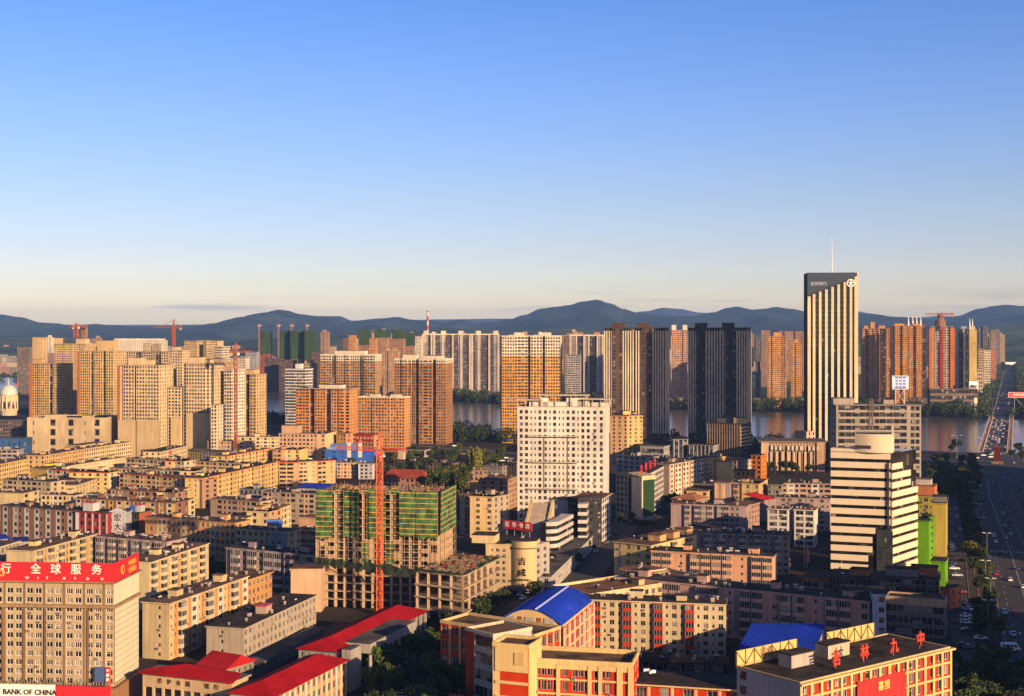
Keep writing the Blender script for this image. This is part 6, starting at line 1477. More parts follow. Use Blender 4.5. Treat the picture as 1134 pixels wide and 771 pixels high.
for px, lab in ((287, 'left of the leftmost netted tower'), (308.5, 'between the first two netted towers'), (323, 'over the third netted tower'), (340, 'over the last of the left netted group')):
    crane(D(px, 2790), Z(361, 2790), 'dim distant crane mast rising ' + lab, (.2, .1, .07), D(px, 2790) + Vector((.2, 1)), 20, w=2.2, counter=8, bar=.5, apex=6)
crane(D(84.5, 1690), Z(363, 1690), 'crane frame on the pale stepped tower at the left', (.26, .075, .03), D(84.5, 1690) + Vector((.6, .8)), 16, w=4.2, counter=7, bar=.55, apex=6, z0=100)
crane(D(1043, 1850), Z(349.5, 1850), 'crane over the unfinished tower at the bridge end, its jib pointing left', (.26, .075, .03), D(1043, 1850) + Vector((-1, .15)), 22, w=4, counter=16, bar=.5, apex=4, z0=110)

# ---- white hotel
hH = 66
P, Q = G(573, 451, hH), G(670, 451.8, hH)
ht = building('hotel', 'big white hotel slab with a grid of small dark windows and rooftop pergolas', 'hotel', P, Q, 27, hH, 19, pat='.w(wvvwwv)ww.w.w.', side='-v(v)-', mats=((.78, .74, .66), (.78, .74, .64), WHITE), roof=R_GREY, over=0.25, base=3, top=1.0, near=True, framem=FRAME_D)
P, Q, d_, n_, bk, L_, ang, z1, poly = info(ht)
def slabbar(root, name, c, size, mat, a=None):
    mb = MB(); mb.box(c, size, ang if a is None else a); return mb.build(name, [mat], root)
HW = wallmat((.78, .74, .66))
for u, w, h_ in ((.2, 7, 3.3), (.3, 4, 4.6), (.45, 16, 2.4), (.66, 10, 4.6), (.74, 6, 3.6), (.9, 11, 2.2)):
    c = P + d_ * (L_ * u) + bk * .3; slabbar(ht, 'rooftop_block', (c.x, c.y, z1 + .4), (w, 9, h_), HW)
for u, w, z_ in ((.13, 14, 3.6), (.52, 27, 6.2), (.9, 15, 4.2)):
    c = P + d_ * (L_ * u) + bk * .25
    slabbar(ht, 'pergola_roof', (c.x, c.y, z1 + z_), (w, 11, .45), wallmat((.66, .56, .42)))
    for s in (-.45, -.15, .15, .45):
        for v in (-4, 4):
            q = c + d_ * (w * s) - bk.normalized() * v; slabbar(ht, 'pergola_post', (q.x, q.y, z1 + .4), (.4, .4, z_ - .45), wallmat((.6, .5, .4)))
for v in (.235, .455, .685):
    z_ = 3 + (z1 - 4) * (1 - v); c = P + d_ * (L_ * .41) + n_ * .9
    slabbar(ht, 'ledge', (c.x, c.y, z_), (L_ * .58, 1.8, .5), wallmat((.55, .50, .42)))
for u in (.31, .58):
    c = P + d_ * (L_ * u) + n_ * .25; slabbar(ht, 'drain_pipe', (c.x, c.y, 22), (.35, .4, hH - 38), wallmat((.5, .45, .36)))
# ---- curved banded building in front of the hotel, with its arcade and glazed hall
def rounded(P, Q, R_, r, depth, N=6):
    """plan from P along the front to the rounded corner near Q, then along to R_"""
    d1 = (Q - P).normalized(); d2 = (R_ - Q).normalized(); out = [P]
    a, b_ = Q - d1 * r, Q + d2 * r
    for i in range(N + 1):
        t = i / N; out.append(a * (1 - t) ** 2 + Q * 2 * t * (1 - t) + b_ * t * t)
    out.append(R_); return out
def banded(root, path, close, z0_, z1_, nb, wall, fill, frac=.52, proud=.45):
    """alternate proud wall bands and recessed glazing up a plan path"""
    pts = path + close
    mb = MB(); 
    inner = ring([tuple(p) for p in pts], -proud); mb.prism(inner, z0_, z1_ - .05, 0); g = mb.build('glazing', [fill], root)
    fh = (z1_ - z0_) / nb
    for i in range(nb):
        mb = MB(); mb.prism([tuple(p) for p in pts], z0_ + fh * (i + 1 - frac), z0_ + fh * (i + 1)); mb.build('wall_band', [wallmat(wall)], root)
    return pts
gB = glassmat((.01, .011, .012), .15, .06, 2.2, 'band_glass')
Q = G(616, 579, 20); P = Q + Vector((-5, 1.2)); R2 = G(635, 569.5, 20)
cbl = thing('banded_building', (*Q, 0), 'white building with curved balcony-like bands and dark glass in front of the hotel', 'commercial building')
banded(cbl, rounded(P, Q, R2, 6, 0), [R2 + (P - Q) * 1.3, P + (R2 - Q) * .9], 3.5, 20, 5, (.60, .57, .52), gB)
P, Q = G(629, 551, 25), G(640, 552.5, 25); building('glass_hall', 'tall dark glass shaft between the curved white bands and the white grid block', 'commercial building', P, Q, 16, 25, 8, pat='(g)', mats=((.04, .04, .045), DKGREY, PALE), roof=R_DARK)
P, Q = G(608, 553, 23), G(629, 555, 23); apx = building('annex', 'plain grey annex wall at the foot of the hotel', 'annex', P, Q, 12, 23, 7, pat='----', mats=((.44, .42, .40), DKGREY, PALE), roof=R_DARK)
P, Q, R2 = G(640, 558.5, 23), G(650.5, 558.5, 23), G(653, 553, 23)
cb2 = thing('banded_building', (*Q, 0), 'slim block of four white balcony bands right of the dark glass shaft', 'commercial building')
banded(cb2, [P, Q, R2], [R2 + (P - Q), P + (R2 - Q)], 4, 23, 5, (.62, .60, .56), gB, .45)
P, Q = G(658.5, 557, 22), G(676, 547, 22); building('grid_block', 'white gridded block receding under the right corner of the hotel', 'commercial building', P, Q, 14, 22, 6, pat='p(Bp)', mats=((.66, .63, .58), DKGREY, (.74, .70, .62)), roof=R_RUST, over=1.0, eave=(.62, .5, .34))
P, Q = G(609, 640, 6.5), G(656, 594, 6.5); building('arcade', 'long low white arcade of narrow openings along the side street', 'arcade', P, Q, 10, 6.5, 2, pat='(q)', mats=((.54, .52, .49), DKGREY, PALE), roof=R_GREY, near=True)
c = G(612, 619.5, 6); di = thing('round_sign', (c.x, c.y, 4), 'round black sign with a white centre on the corner of the low arcade', 'sign')
mb = MB(); dv = Vector((.96, -.28)); nv = Vector((-.28, -.96)); c2 = c + nv * .6
disc(mb, c2, dv, nv, 6.4, 0, 2.3, 0, 24, .3); mb.build('disc', [plain((.012, .012, .012), .4, name='black_enamel')], di)
mb = MB(); disc(mb, c2 + nv * .32, dv, nv, 6.4, 0, .95, 0, 20, .1); mb.build('bulb', [plain((.8, .8, .78), .4, name='white_enamel')], di)
# wedge-roofed hall
P, Q = FR(583, 604, 586, 15, 12); d_ = (Q - P).normalized(); n_ = Vector((d_.y, -d_.x)); bk = -n_ * 16
wd = thing('wedge_building', (*((P + Q) / 2), 0), 'cream building with a steep sloping wedge roof behind the red bookshop sign', 'commercial building')
mb = MB(); a, b_, c, e = P, Q, Q + bk, P + bk
mb.face([(*a, 0), (*b_, 0), (*b_, 15), (*a, 15)]); mb.face([(*b_, 0), (*c, 0), (*c, 25), (*b_, 15)]); mb.face([(*c, 0), (*e, 0), (*e, 25), (*c, 25)]); mb.face([(*e, 0), (*a, 0), (*a, 15), (*e, 25)])
mb.build('wall', [wallmat((.66, .54, .36))], wd)
mb = MB(); o = .05; mb.face([(*a, 15), (*b_, 15), (*(b_ + bk * .42), 19.4), (*(a + bk * .42), 19.4)]); mb.face([(*(a + bk * .5), 20), (*(b_ + bk * .5), 20), (*c, 25), (*e, 25)]); mb.face([(*(a + bk * .42), 19.4), (*(b_ + bk * .42), 19.4), (*(b_ + bk * .5), 20), (*(a + bk * .5), 20)])
mb.build('sloping_roof', [wallmat((.52, .44, .34))], wd)
for s, w in ((Q, d_), (P, -d_)):
    mb = MB(); x0, x1 = s + w * .02, s + w * 1.3
    f0, f1 = [(*x0, 0), (*(x0 + bk), 0), (*(x0 + bk), 26.5), (*x0, 16)], [(*x1, 0), (*(x1 + bk), 0), (*(x1 + bk), 26.5), (*x1, 16)]
    mb.face(f0); mb.face(f1[::-1])
    for i in range(4): mb.face([f0[i], f1[i], f1[(i + 1) % 4], f0[(i + 1) % 4]])
    mb.build('side_wall', [wallmat((.70, .56, .32))], wd)
# ---- bookshop block with a bowed front
hK = 19.5
P, Q2_ = FR(538, 594, 605, hK, 12); Q = P + (Q2_ - P) * .5
bk_ = building('bookshop_building', 'cream corner block with a bowed front panel and big black brush characters', 'shop building', P, Q, 26, hK, 6, pat='-v(ww-)', mats=((.62, .50, .32), SAND, PALE), side=None, roof=R_DARK, over=.2, near=True, base=3.5, top=1.0, huts=((-.12, .2, 9.5, 9, 3.2),))
P, Q, d_, n_, bk, L_, ang, z1, poly = info(bk_)
P2, Q2 = Q + d_ * .05, Q2_; tt = 0
while CX + F * (Q2 - n_ * tt + d_ * tt * .35).x / (Q2 - n_ * tt + d_ * tt * .35).y < 608 and tt < 60: tt += .5
R3 = Q2 - n_ * tt + d_ * tt * .35
mb = MB(); pts = [P2] + [P2.lerp(Q2, t) + n_ * (2.6 * sin(pi * t)) for t in [i / 10 for i in range(1, 10)]] + [Q2, Q2 + bk * .3, P2 + bk * .3]
mb.prism([tuple(p) for p in pts], 3.4, z1 + 2.0, 0, 1); mb.build('bowed_front', [wallmat((.70, .55, .32), .85, .15), R_DARK], bk_)
mb = MB(); o = ring([tuple(p) for p in pts], .7); mb.prism(o, 1.8, 3.38); mb.build('canopy', [wallmat((.34, .30, .26))], bk_)
mb = MB(); o = ring([tuple(p) for p in pts], .3); mb.prism(o, z1 - 1.0, z1 - .5); mb.build('cornice', [wallmat((.25, .18, .12))], bk_)
mb = MB(); wins = []; facade(mb, Q2, R3, 0, z1, 6, '(W-)', 1.5, .6, wins=wins, sep=True); facade(mb, R3, R3 - d_ * 13, 0, z1, 6, ''); facade(mb, R3 - d_ * 13, Q2 - d_ * 13, 0, z1, 6, ''); mb.prism([tuple(Q2 - n_ * .1), tuple(R3), tuple(R3 - d_ * 13), tuple(Q2 - d_ * 13 - n_ * .1)], z1, z1 + .5)
mb.build('side_wing', [wallmat((.50, .45, .40))], bk_)
for c, w, h_, a_ in wins: inst('window', window_mesh(w, h_, 0), c, a_, bk_)
bc = P2.lerp(Q2, .5) + n_ * 2.75
lettering('吉', 3.2, (*bc, z1 - 6.0), ang, BLET, bk_, bk_, bold=.05); lettering('成', 3.2, (*bc, z1 - 10.6), ang, BLET, bk_, bk_, bold=.05)
lettering('吉林市新华书店', .95, (*(bc - n_ * .1), z1 - 13.4), ang, BLET, bk_, bk_, bold=.01)
A, B = D(557.5, 575), D(589, 566); zb_, zt_ = Z(587, 570), Z(577.5, 570); mid = (A + B) / 2; dd = (B - A).normalized(); nn = Vector((dd.y, -dd.x)); aa = math.atan2(dd.y, dd.x)
rs = thing('rooftop_sign', (*mid, z1), 'red rooftop signboard with four white characters over the bowed cream front', 'sign')
mb = MB(); mb.box((mid.x, mid.y, zb_), ((B - A).length, .4, zt_ - zb_), aa); pn = mb.build('panel', [REDSIGN], rs)
mb = MB()
for u in (.1, .37, .63, .9):
    c = A.lerp(B, u) - nn * .5; mb.bar((*c, z1 + .3), (*c, zt_), .2)
mb.build('post', [plain((.3, .28, .26), .6, name='steel')], rs)
for i, ch_ in enumerate('新华书店'): lettering(ch_, 2.3, (*(A.lerp(B, .14 + .24 * i) + nn * .3), (zb_ + zt_) / 2), aa, WLET, pn, rs, bold=.05)
# ---- corner block with a green glass drum and red roof letters
hG = 26
P, Q = G(682, 523.5, hG), G(696, 525, hG); R3 = G(711, 529, hG); S3 = G(735, 516.5, hG)
gd = building('corner_block', 'grey corner block with a green glass bow and red roof letters right of the hotel', 'commercial building', P, Q, 16, hG, 7, pat='(w)', mats=((.56, .46, .32), SAND, PALE), side=None, roof=R_DARK, over=.2, base=3, top=1)
P, Q, d_, n_, bk, L_, ang, z1, poly = info(gd)
mb = MB(); facade(mb, R3, S3, 3, z1, 7, '(B)', 0, 1.2); facade(mb, S3, S3 - d_ * 10, 3, z1, 7, ''); facade(mb, S3 - d_ * 10, R3 - d_ * 10, 3, z1, 1, ''); facade(mb, R3 - d_ * 8, R3, 3, z1, 1, '')
mb.build('long_wing', [wallmat((.56, .53, .48)), GREY, PALE, GL, SPAN] if False else [wallmat((.56, .53, .48)), wallmat(GREY), wallmat(PALE), GL, SPAN], gd)
mb = MB(); mb.prism([tuple(R3), tuple(S3), tuple(S3 - d_ * 10), tuple(R3 - d_ * 10)], z1, z1 + .5); mb.build('wing_roof', [R_DARK], gd)
pts = [Q] + [Q.lerp(R3, t) + n_ * (1.8 * sin(pi * t)) for t in [i / 10 for i in range(1, 10)]] + [R3, R3 - n_ * 10, Q - n_ * 10]
mb = MB(); mb.prism([tuple(p) for p in pts], 4.5, z1 - 1.5); mb.build('glass_drum', [plain((.02, .05, .022), .10, name='green_glass')], gd)
mb = MB(); o = ring([tuple(p) for p in pts], .4); mb.prism(o, z1 - 1.5, z1 + .8); mb.build('drum_cap', [wallmat((.70, .58, .36))], gd)
mb = MB(); o = ring([tuple(p) for p in pts], 2.0); mb.prism(o, 3.2, 4.4); mb.build('canopy', [wallmat((.36, .34, .3))], gd)
for a in (Q + n_ * .2, R3 + n_ * .2):
    mb = MB(); mb.box((a.x, a.y, 4.4), (1.0, 1.0, z1 - 6), ang); mb.build('pier', [wallmat((.62, .54, .40))], gd)
dd = (S3 - R3).normalized(); nn = Vector((dd.y, -dd.x)); aa = math.atan2(dd.y, dd.x); LL = (S3 - R3).length
for i, ch_ in enumerate('吉林百货'):
    lettering(ch_, 5.2, (*(R3 + dd * (LL * (.12 + .20 * i)) + nn * .1 - Vector((dd.y, -dd.x)) * 2), z1 + 3.4), aa, RLET, gd, gd, .4, bold=.05)

# ---- school complex with red and cream bands, bottom centre
def banded_wall(name, label, cat, P, Q, depth, z1, floors, pat, **k):
    return building(name, label, cat, P, Q, depth, z1, floors, pat=pat, **k)
SCR = (.52, .06, .025); SCC = (.72, .55, .28)
hS = 22
P, Q = G(584, 734, hS), G(700, 740, hS)
sc1 = building('school_building', 'red and cream striped school wing along the bottom centre', 'school', P, Q, 14, hS, 6, pat='==c'.replace('c', 'h') + 'hhh-h-hhh-hhh-h-W', side='(-h)', mats=(SCR, SCR, SCC), near=True, roof=R_BROWN, parapet=1.3, eave=SCC, recess=.2)
P, Q, d_, n_, bk, L_, ang, z1, poly = info(sc1); fh = hS / 6
for i in range(1, 7):
    mb = MB(); mb.prism([tuple(P + n_ * .35), tuple(Q + n_ * .35), tuple(Q + n_ * .01), tuple(P + n_ * .01)], i * fh - .22 + (0 if i < 6 else -.9), i * fh + .25 if i < 6 else z1 - .01); mb.build('cream_band', [wallmat(SCC, .85, .2)], sc1)
for u in (0.012, .30, .60, .70, .885, .99):
    mb = MB(); c = P + d_ * (L_ * u) + n_ * .28; mb.box((c.x, c.y, 0), (.9 if u < .85 else 1.4, .5, z1 - .02), ang); mb.build('cream_pilaster', [wallmat(SCC, .85, .2)], sc1)
# stair head tower of the wing
Pt, Qt = G(545.6, 715, 27), G(585.5, 718.5, 27)
stt = building('school_building', 'cream stair tower with a terrace roof joining the two school wings', 'school', Pt, Qt, 9.5, 27, 6, pat='#====', side='------', left='(-)', mats=(SCC, SCR, SCC), near=True, roof=R_BROWN, parapet=.9, eave=SCC)
P, Q, d_, n_, bk, L_, ang, z1, poly = info(stt)
for i in range(0, 6):
    mb = MB(); a, b_ = P + d_ * (L_ * .08) + n_ * .3, P + d_ * (L_ * .97) + n_ * .3; mb.prism([tuple(a), tuple(b_), tuple(b_ - n_ * .29), tuple(a - n_ * .29)], i * 3.7 + 3.0, i * 3.7 + 3.7) if i < 5 else mb.prism([tuple(a), tuple(b_), tuple(b_ - n_ * .29), tuple(a - n_ * .29)], 20.9, z1 - .01); mb.build('cream_band', [wallmat(SCC, .85, .2)], stt)
mb = MB(); a, b_ = P + d_ * (L_ * .62) + n_ * .5, P + d_ * (L_ * .9) + n_ * .5; mb.prism([tuple(a), tuple(b_), tuple(b_ - n_ * .2), tuple(a - n_ * .2)], z1 - 4.2, z1 - 1.2); mb.build('niche_panel', [wallmat((.62, .46, .22))], stt)
# back wing with the stepped brown roof
Pq, Qq = G(515.5, 698, 23), G(546, 706, 23)
bw = building('school_building', 'stepped school wing with dark windows and a brick-red lower corner facing the trees', 'school', Pq, Qq, 14, 23, 5, pat='=B', side='--', left='(B)', mats=((.50, .46, .42), (.40, .07, .04), SCC), near=True, roof=R_BROWN, parapet=.9, eave=(.66, .56, .42))
Pq, Qq = G(592, 706, 21), G(621, 696.5, 21)
bw2 = building('school_building', 'school wing with red and cream side windows running back to the blue vault', 'school', Pq, Qq, 33, 21, 5, pat='(hp)', side='(hp)', mats=(SCR, SCR, SCC), near=True, roof=R_BROWN, parapet=.9, eave=SCC)
# low red wing at the bottom edge
P, Q = G(703.5, 758, 16), G(862, 767.5, 16)
lw = building('school_building', 'low red-fronted school wing with a dark roof at the bottom edge', 'school', P, Q, 13, 16, 4, pat='(hp-)', mats=(SCR, SCR, SCC), near=True, roof=R_DARK, over=1.0, eave=SCC)
c = G(716, 744, 16.4)
mb = MB(); mb.box((c.x, c.y, 16.41), (1.6, 1.0, .8)); mb.box((c.x + 1.7, c.y - 1, 16.41), (1.2, .8, .7)); mb.box((c.x + .9, c.y - 1.7, 16.41), (.8, .8, .6)); o_ = mb.build('rooftop_cooler', [plain((.6, .62, .66), .4, name='grey_metal')], lw)
# brown panel wall with a white emblem, by the blue roof
P, Q = G(814, 733, 14), G(829, 736, 14)
bp_ = building('gatehouse', 'small dark brown block with a white swirl mark beside the nearer school', 'small building', P, Q, 8, 14, 3, pat='---', side='-', mats=((.20, .09, .06), GREY, PALE), near=True, roof=R_DARK)
P, Q, d_, n_, bk, L_, ang, z1, poly = info(bp_)
mb = MB(); c = P + d_ * (L_ * .5) + n_ * .15
for i in range(10):
    t = i / 10; a0, a1 = -1.2 + t * 3.6, -1.2 + (t + .1) * 3.6
    r0, r1 = .4 + 1.1 * t, .4 + 1.1 * (t + .1)
    p = lambda r_, a_: (*(c + d_ * (r_ * cos(a_))), z1 - 3 + r_ * sin(a_))
    mb.bar(p(r0, a0), p(r1, a1), .42)
mb.build('emblem', [plain((.7, .68, .66), .5, name='white_print')], bp_)
# blue vaulted hall
hV = 18
P, Q = G(553, 688.5, hV), G(624, 694, hV); Bk = G(657, 667, hV)
d_ = (Q - P).normalized(); n_ = Vector((d_.y, -d_.x)); L_ = (Q - P).length; bk = Bk - Q
vh = thing('vaulted_hall', (*((P + Q + bk) / 2), 0), 'school hall under a bright blue vaulted sheet roof with cream gable', 'school hall')
mb = MB(); wins = []
facade(mb, P, Q, 0, hV, 5, '(-w)', wins=wins, sep=True); facade(mb, Q, Q + bk, 0, hV, 5, '(hp-)', wins=wins, sep=True, top=.8); facade(mb, Q + bk, P + bk, 0, hV, 5, ''); facade(mb, P + bk, P, 0, hV, 5, '(w)')
mb.build('wall', [wallmat(SCR), wallmat(SCC), wallmat(SCC), GL, SPAN], vh)
for c, w, h_, a_ in wins: inst('window', window_mesh(w, h_, random.choice((0, 1))), c, a_, vh)
N = 14; rise = 4.6; mb = MB(); gb_ = MB()
arc = lambda u: hV + rise * (1 - (2 * u - 1) ** 2)
for i in range(N):
    u0, u1 = i / N, (i + 1) / N; a, b_ = P + d_ * (L_ * u0), P + d_ * (L_ * u1); e = -n_ * .8; z0_, z1_ = arc(u0) + .1, arc(u1) + .1
    f_ = n_ * .5
    mb.face([(*(a + f_), z0_), (*(b_ + f_), z1_), (*(b_ + bk), z1_), (*(a + bk), z0_)]); mb.face([(*(a + f_), z0_ - .25), (*(a + f_), z0_), (*(b_ + f_), z1_), (*(b_ + f_), z1_ - .25)][::-1])
    gb_.face([(*(a + n_ * .05), hV), (*(b_ + n_ * .05), hV), (*(b_ + n_ * .05), arc(u1) - .16), (*(a + n_ * .05), arc(u0) - .16)])
for px_, w_ in ((P, -d_), (Q, d_)):
    mb.face([(*(px_ + n_ * .5), hV + .1), (*(px_ + bk), hV + .1), (*(px_ + bk), hV - .25), (*(px_ + n_ * .5), hV - .25)])
BLR = ribmat((.012, .05, .50), 'blue_sheet_roofing', .9)
mb.build('vault_roof', [BLR], vh)
gbo = gb_.build('gable', [wallmat((.70, .54, .28), .85, .2)], vh)
mb = MB(); u = .58; a = P + d_ * (L_ * u); mb.bar((*(a + n_ * .5), arc(u) + .25), (*(a + bk), arc(u) + .25), .45); mb.build('ridge_seam', [plain((.35, .42, .75), .4, name='pale_blue')], vh)
mb = MB(); mb.bar((*(P + n_ * .6), hV + .35), (*(P + bk), hV + .35), .5); mb.bar((*(Q + n_ * .6), hV + .35), (*(Q + bk), hV + .35), .5); mb.build('eave_trim', [wallmat((.72, .66, .54))], vh)
for i in range(5):
    c = P + d_ * (L_ * (.18 + .15 * i)) + n_ * .2; mb = MB(); mb.box((c.x, c.y, hV + .5), (3.0 if i % 2 == 0 else 1.2, .2, 1.6), math.atan2(d_.y, d_.x)); mb.build('vent_panel', [wallmat((.48, .44, .40) if i % 2 == 0 else (.34, .12, .07))], vh)
for i in range(7):
    c = Q + bk * (i / 6) + d_ * .25; mb = MB(); mb.box((c.x, c.y, 0), (.5, .7, hV - .3), math.atan2(bk.y, bk.x) + pi / 2); mb.build('cream_pilaster', [wallmat((.72, .66, .56))], vh)
for i in range(1, 5):
    mb = MB(); mb.prism([tuple(Q + d_ * .22), tuple(Q + bk + d_ * .22), tuple(Q + bk + d_ * .01), tuple(Q + d_ * .01)], i * 3.6 - .4, i * 3.6 + .3); mb.build('cream_band', [wallmat(SCC, .85, .2)], vh)
# flat blue roof right
P, Q = G(819, 717, 12), G(905, 717, 12)
fb = shed((819, 717), (902, 718), 12, 27, 'big flat blue sheet roof on a white hall behind the nearer school', BLU, wall=(.50, .49, .48), rise=1.4, skew=7.5, name='sports_hall', cat='hall', mat=BLR)
# ---- nearer school with red roof characters
h9 = 22
P, Q = G(886, 757, h9), G(1052, 717.5, h9)
s9 = building('school_building', 'nearer school with red and cream front and big red characters on its flat roof', 'school', P, Q, 20, h9, 6, pat='.(q.q.)', side='(q.)', left='w------', mats=(SCR, SCR, SCC), near=True, roof=R_DARK, parapet=.35, eave=SCC, recess=.25, huts=((.22, .62, 8.5, 4.2, 3.2, (.50, .46, .42)), (.47, .66, 8.5, 4.2, 3.4, (.58, .50, .38))), framem=plain((.75, .73, .7), .5, name='white_frame'))
P, Q, d_, n_, bk, L_, ang, z1, poly = info(s9); fh = h9 / 6
mb = MB(); a, b_ = P - d_ * .5 + n_ * 1.0, Q + d_ * 1.2 + n_ * 1.0; mb.prism([tuple(a), tuple(b_), tuple(b_ - n_ * .95), tuple(a - n_ * .95)], z1 - .5, z1 - .03); mb.build('cornice', [wallmat((.74, .58, .30), .85, .2)], s9)
mb = MB(); facade(mb, P + bk - d_ * .25, P - d_ * .25, 0, z1 - .02, 6, 'w------', .0); mb.build('grey_render', [wallmat((.50, .49, .47)), wallmat(GREY), wallmat(PALE), GL, SPAN], s9)
for i in range(1, 6):
    mb = MB(); mb.prism([tuple(P + n_ * .3), tuple(Q + n_ * .3), tuple(Q + n_ * .01), tuple(P + n_ * .01)], i * fh - .3, i * fh + .25); mb.build('cream_band', [wallmat(SCC, .85, .2)], s9)
for i in range(17):
    mb = MB(); c = P + d_ * (L_ * (i + .02) / 16.05) + n_ * .22; mb.box((c.x, c.y, 0), (.85, .42, z1 - .52), ang); mb.build('cream_pilaster', [wallmat(SCC, .85, .2)], s9)
for ch_, px, py in (('吉', 926, 730), ('林', 957, 723), ('九', 990, 716), ('中', 1019, 708.5)):
    z_ = z1 + 2.6; c = G(px, py, z_)
    o_ = lettering(ch_, 4.0, (c.x, c.y, z_), ang + .1, plain((.62, .06, .03), .45, name='red_letters'), s9, s9, .5, bold=.03, name='roof_letter')
    mb = MB(); mb.bar((c.x, c.y + .4, z1), (c.x, c.y + .4, z_ + 1.0), .14); mb.bar((c.x - .9, c.y + 1.5, z1), (c.x, c.y + .4, z_ + .6), .1); mb.build('letter_stand', [plain((.25, .1, .08), .6, name='steel')], s9)
# banner
u0, u1 = .345, .665; zb_, zt_ = 6.0, 19.2
a, b_ = P + d_ * (L_ * u0) + n_ * .75, P + d_ * (L_ * u1) + n_ * .75
bn = thing('banner', (*((a + b_) / 2), zb_), 'large red good-news banner with yellow characters hung on the nearer school', 'banner')
mb = MB(); N = 10
g = [[(*(a.lerp(b_, i / N) + n_ * (.12 * sin(i * 1.7 + j))), zb_ + (zt_ - zb_) * j / 6) for j in range(7)] for i in range(N + 1)]
for i in range(N):
    for j in range(6): mb.face([g[i][j], g[i + 1][j], g[i + 1][j + 1], g[i][j + 1]])
for i in range(N): mb.face([g[i][6], g[i + 1][6], tuple(Vector(g[i + 1][6]) - Vector((*n_, 0)) * .1), tuple(Vector(g[i][6]) - Vector((*n_, 0)) * .1)])
cl_ = mb.build('cloth', [plain((.56, .012, .012), .6, name='banner_cloth')], bn)
yl_ = plain((.72, .50, .12), .5, name='yellow_print')
lettering('喜报', 2.5, (*(a.lerp(b_, .52) + n_ * .25), zt_ - 2.4), ang, yl_, cl_, bn, bold=.02)
rw_ = MB(); rnd = random.Random(4)
for k in range(5):                                           # rows of print too small to read
    for q in range(13):
        if rnd.random() < .88:
            c = a.lerp(b_, .08 + .066 * q) + n_ * .22; rw_.box((c.x, c.y, zt_ - 5.2 - k * 1.5), (.62, .06, .72), ang)
rw_.build('faded_print', [plain((.60, .12, .05), .5, name='faded_print')], cl_)
# hoarding seen from behind along the back edge of the roof
for u0, u1 in ((-.02, .40), (.62, .99)):
    a, b_ = P + d_ * (L_ * u0 * 0.9) + bk * .97, P + d_ * (L_ * u1 * .9) + bk * .97
    fr = MB(); hd = MB(); hd.prism([tuple(a), tuple(b_), tuple(b_ - n_ * .3), tuple(a - n_ * .3)], z1 + .6, z1 + 4.2); hd.build('hoarding', [wallmat((.70, .54, .24), .7, .25)], s9)
    K = 7
    for i in range(K + 1):
        c = a.lerp(b_, i / K) + n_ * .2; fr.bar((*c, z1), (*c, z1 + 4.2), .14)
        if i < K: c2 = a.lerp(b_, (i + 1) / K) + n_ * .2; fr.bar((*c, z1 + .6) if i % 2 else (*c, z1 + 4.1), (*c2, z1 + 4.1) if i % 2 else (*c2, z1 + .6), .12)
    fr.build('hoarding_brace', [plain((.10, .07, .05), .6, name='dark_steel')], s9)
lettering('吉林', 2.6, (*(P + d_ * (L_ * .17) + bk * .97 + n_ * .25), z1 + 2.4), ang, plain((.20, .14, .08), .6, name='letter_back'), s9, s9, bold=.04)

# ---- striped office building
hW = 54
Q = G(987, 502.5, hW); r_ = R(20); kk = (920 - CX) / F; P = Q + Vector((-cos(r_), sin(r_))) * ((Q.x - kk * Q.y) / (cos(r_) + kk * sin(r_)))
d_ = (Q - P).normalized(); n_ = Vector((d_.y, -d_.x)); L_ = (Q - P).length; ang = math.atan2(d_.y, d_.x)
bkv = Vector((sin(R(38)), cos(R(38)))); s_n = Vector((cos(R(38)), -sin(R(38))))
st = thing('striped_building', (*((P + Q) / 2), 0), 'office building striped in cream and black with a rounded crown, left of the boulevard', 'office building')
STC = (.82, .71, .52); nb = 13; z0_, zt_ = 2.0, hW; bh = (zt_ - z0_) / nb
DEP = 30
core = MB(); inner = [P + n_ * -.5 + d_ * .5, Q - n_ * .5 - d_ * .8, Q + bkv * DEP - d_ * .8, P + bkv * DEP + d_ * .5]
core.prism([tuple(p) for p in inner], 0, zt_ - .1); core.build('glazing', [glassmat((.008, .008, .009), .12, .03, 2.5, 'stripe_glass')], st)
def band(pl, za, zb): mb = MB(); mb.prism([tuple(p) for p in pl], za, zb); mb.build('cream_band', [wallmat(STC, .8, .12)], st)
for i in range(nb):
    za, zb = z0_ + bh * i + bh * .36, z0_ + bh * (i + 1)
    cut = {0: .62, 1: .62, 2: .69, 3: .69, 4: .74}.get(i, .985)
    a, b_ = P, P + d_ * (L_ * cut)
    band([a, b_, b_ - n_ * .6, a - n_ * .6], za, zb)
    if i < 5: pass
    far = DEP if i < 9 else (DEP * .72 if i < 11 else DEP * .42)     # the side bands step back with height
    e0, e1 = Q + bkv * 1.2, Q + bkv * far
    zs_ = .35 if i % 1 == 0 else 0
    if i < nb - 1: band([e0, e1, e1 - s_n * .6, e0 - s_n * .6], za - bh * .12, zb - bh * .12)
    band([P + bkv * DEP, P + bkv * .7, P + bkv * .7 + d_ * .45, P + bkv * DEP + d_ * .45], za, zb)
mb = MB(); c = Q - d_ * 1.2 + n_ * .35; mb.box((c.x, c.y, 22), (.7, .7, hW - 26), ang); mb.build('down_pipe', [plain((.03, .03, .035), .5, name='dark_steel')], st)
gm = MB(); a, b_ = P + d_ * (L_ * .77) + n_ * .25, Q + d_ * .6 + n_ * .25; gm.prism([tuple(a), tuple(b_), tuple(b_ - n_ * .7), tuple(a - n_ * .7)], 0, 21)
gm.build('corner_glazing', [glassmat((.01, .016, .018), .08, .02, 2.0, 'corner_glass', .6)], st)
mul = MB()
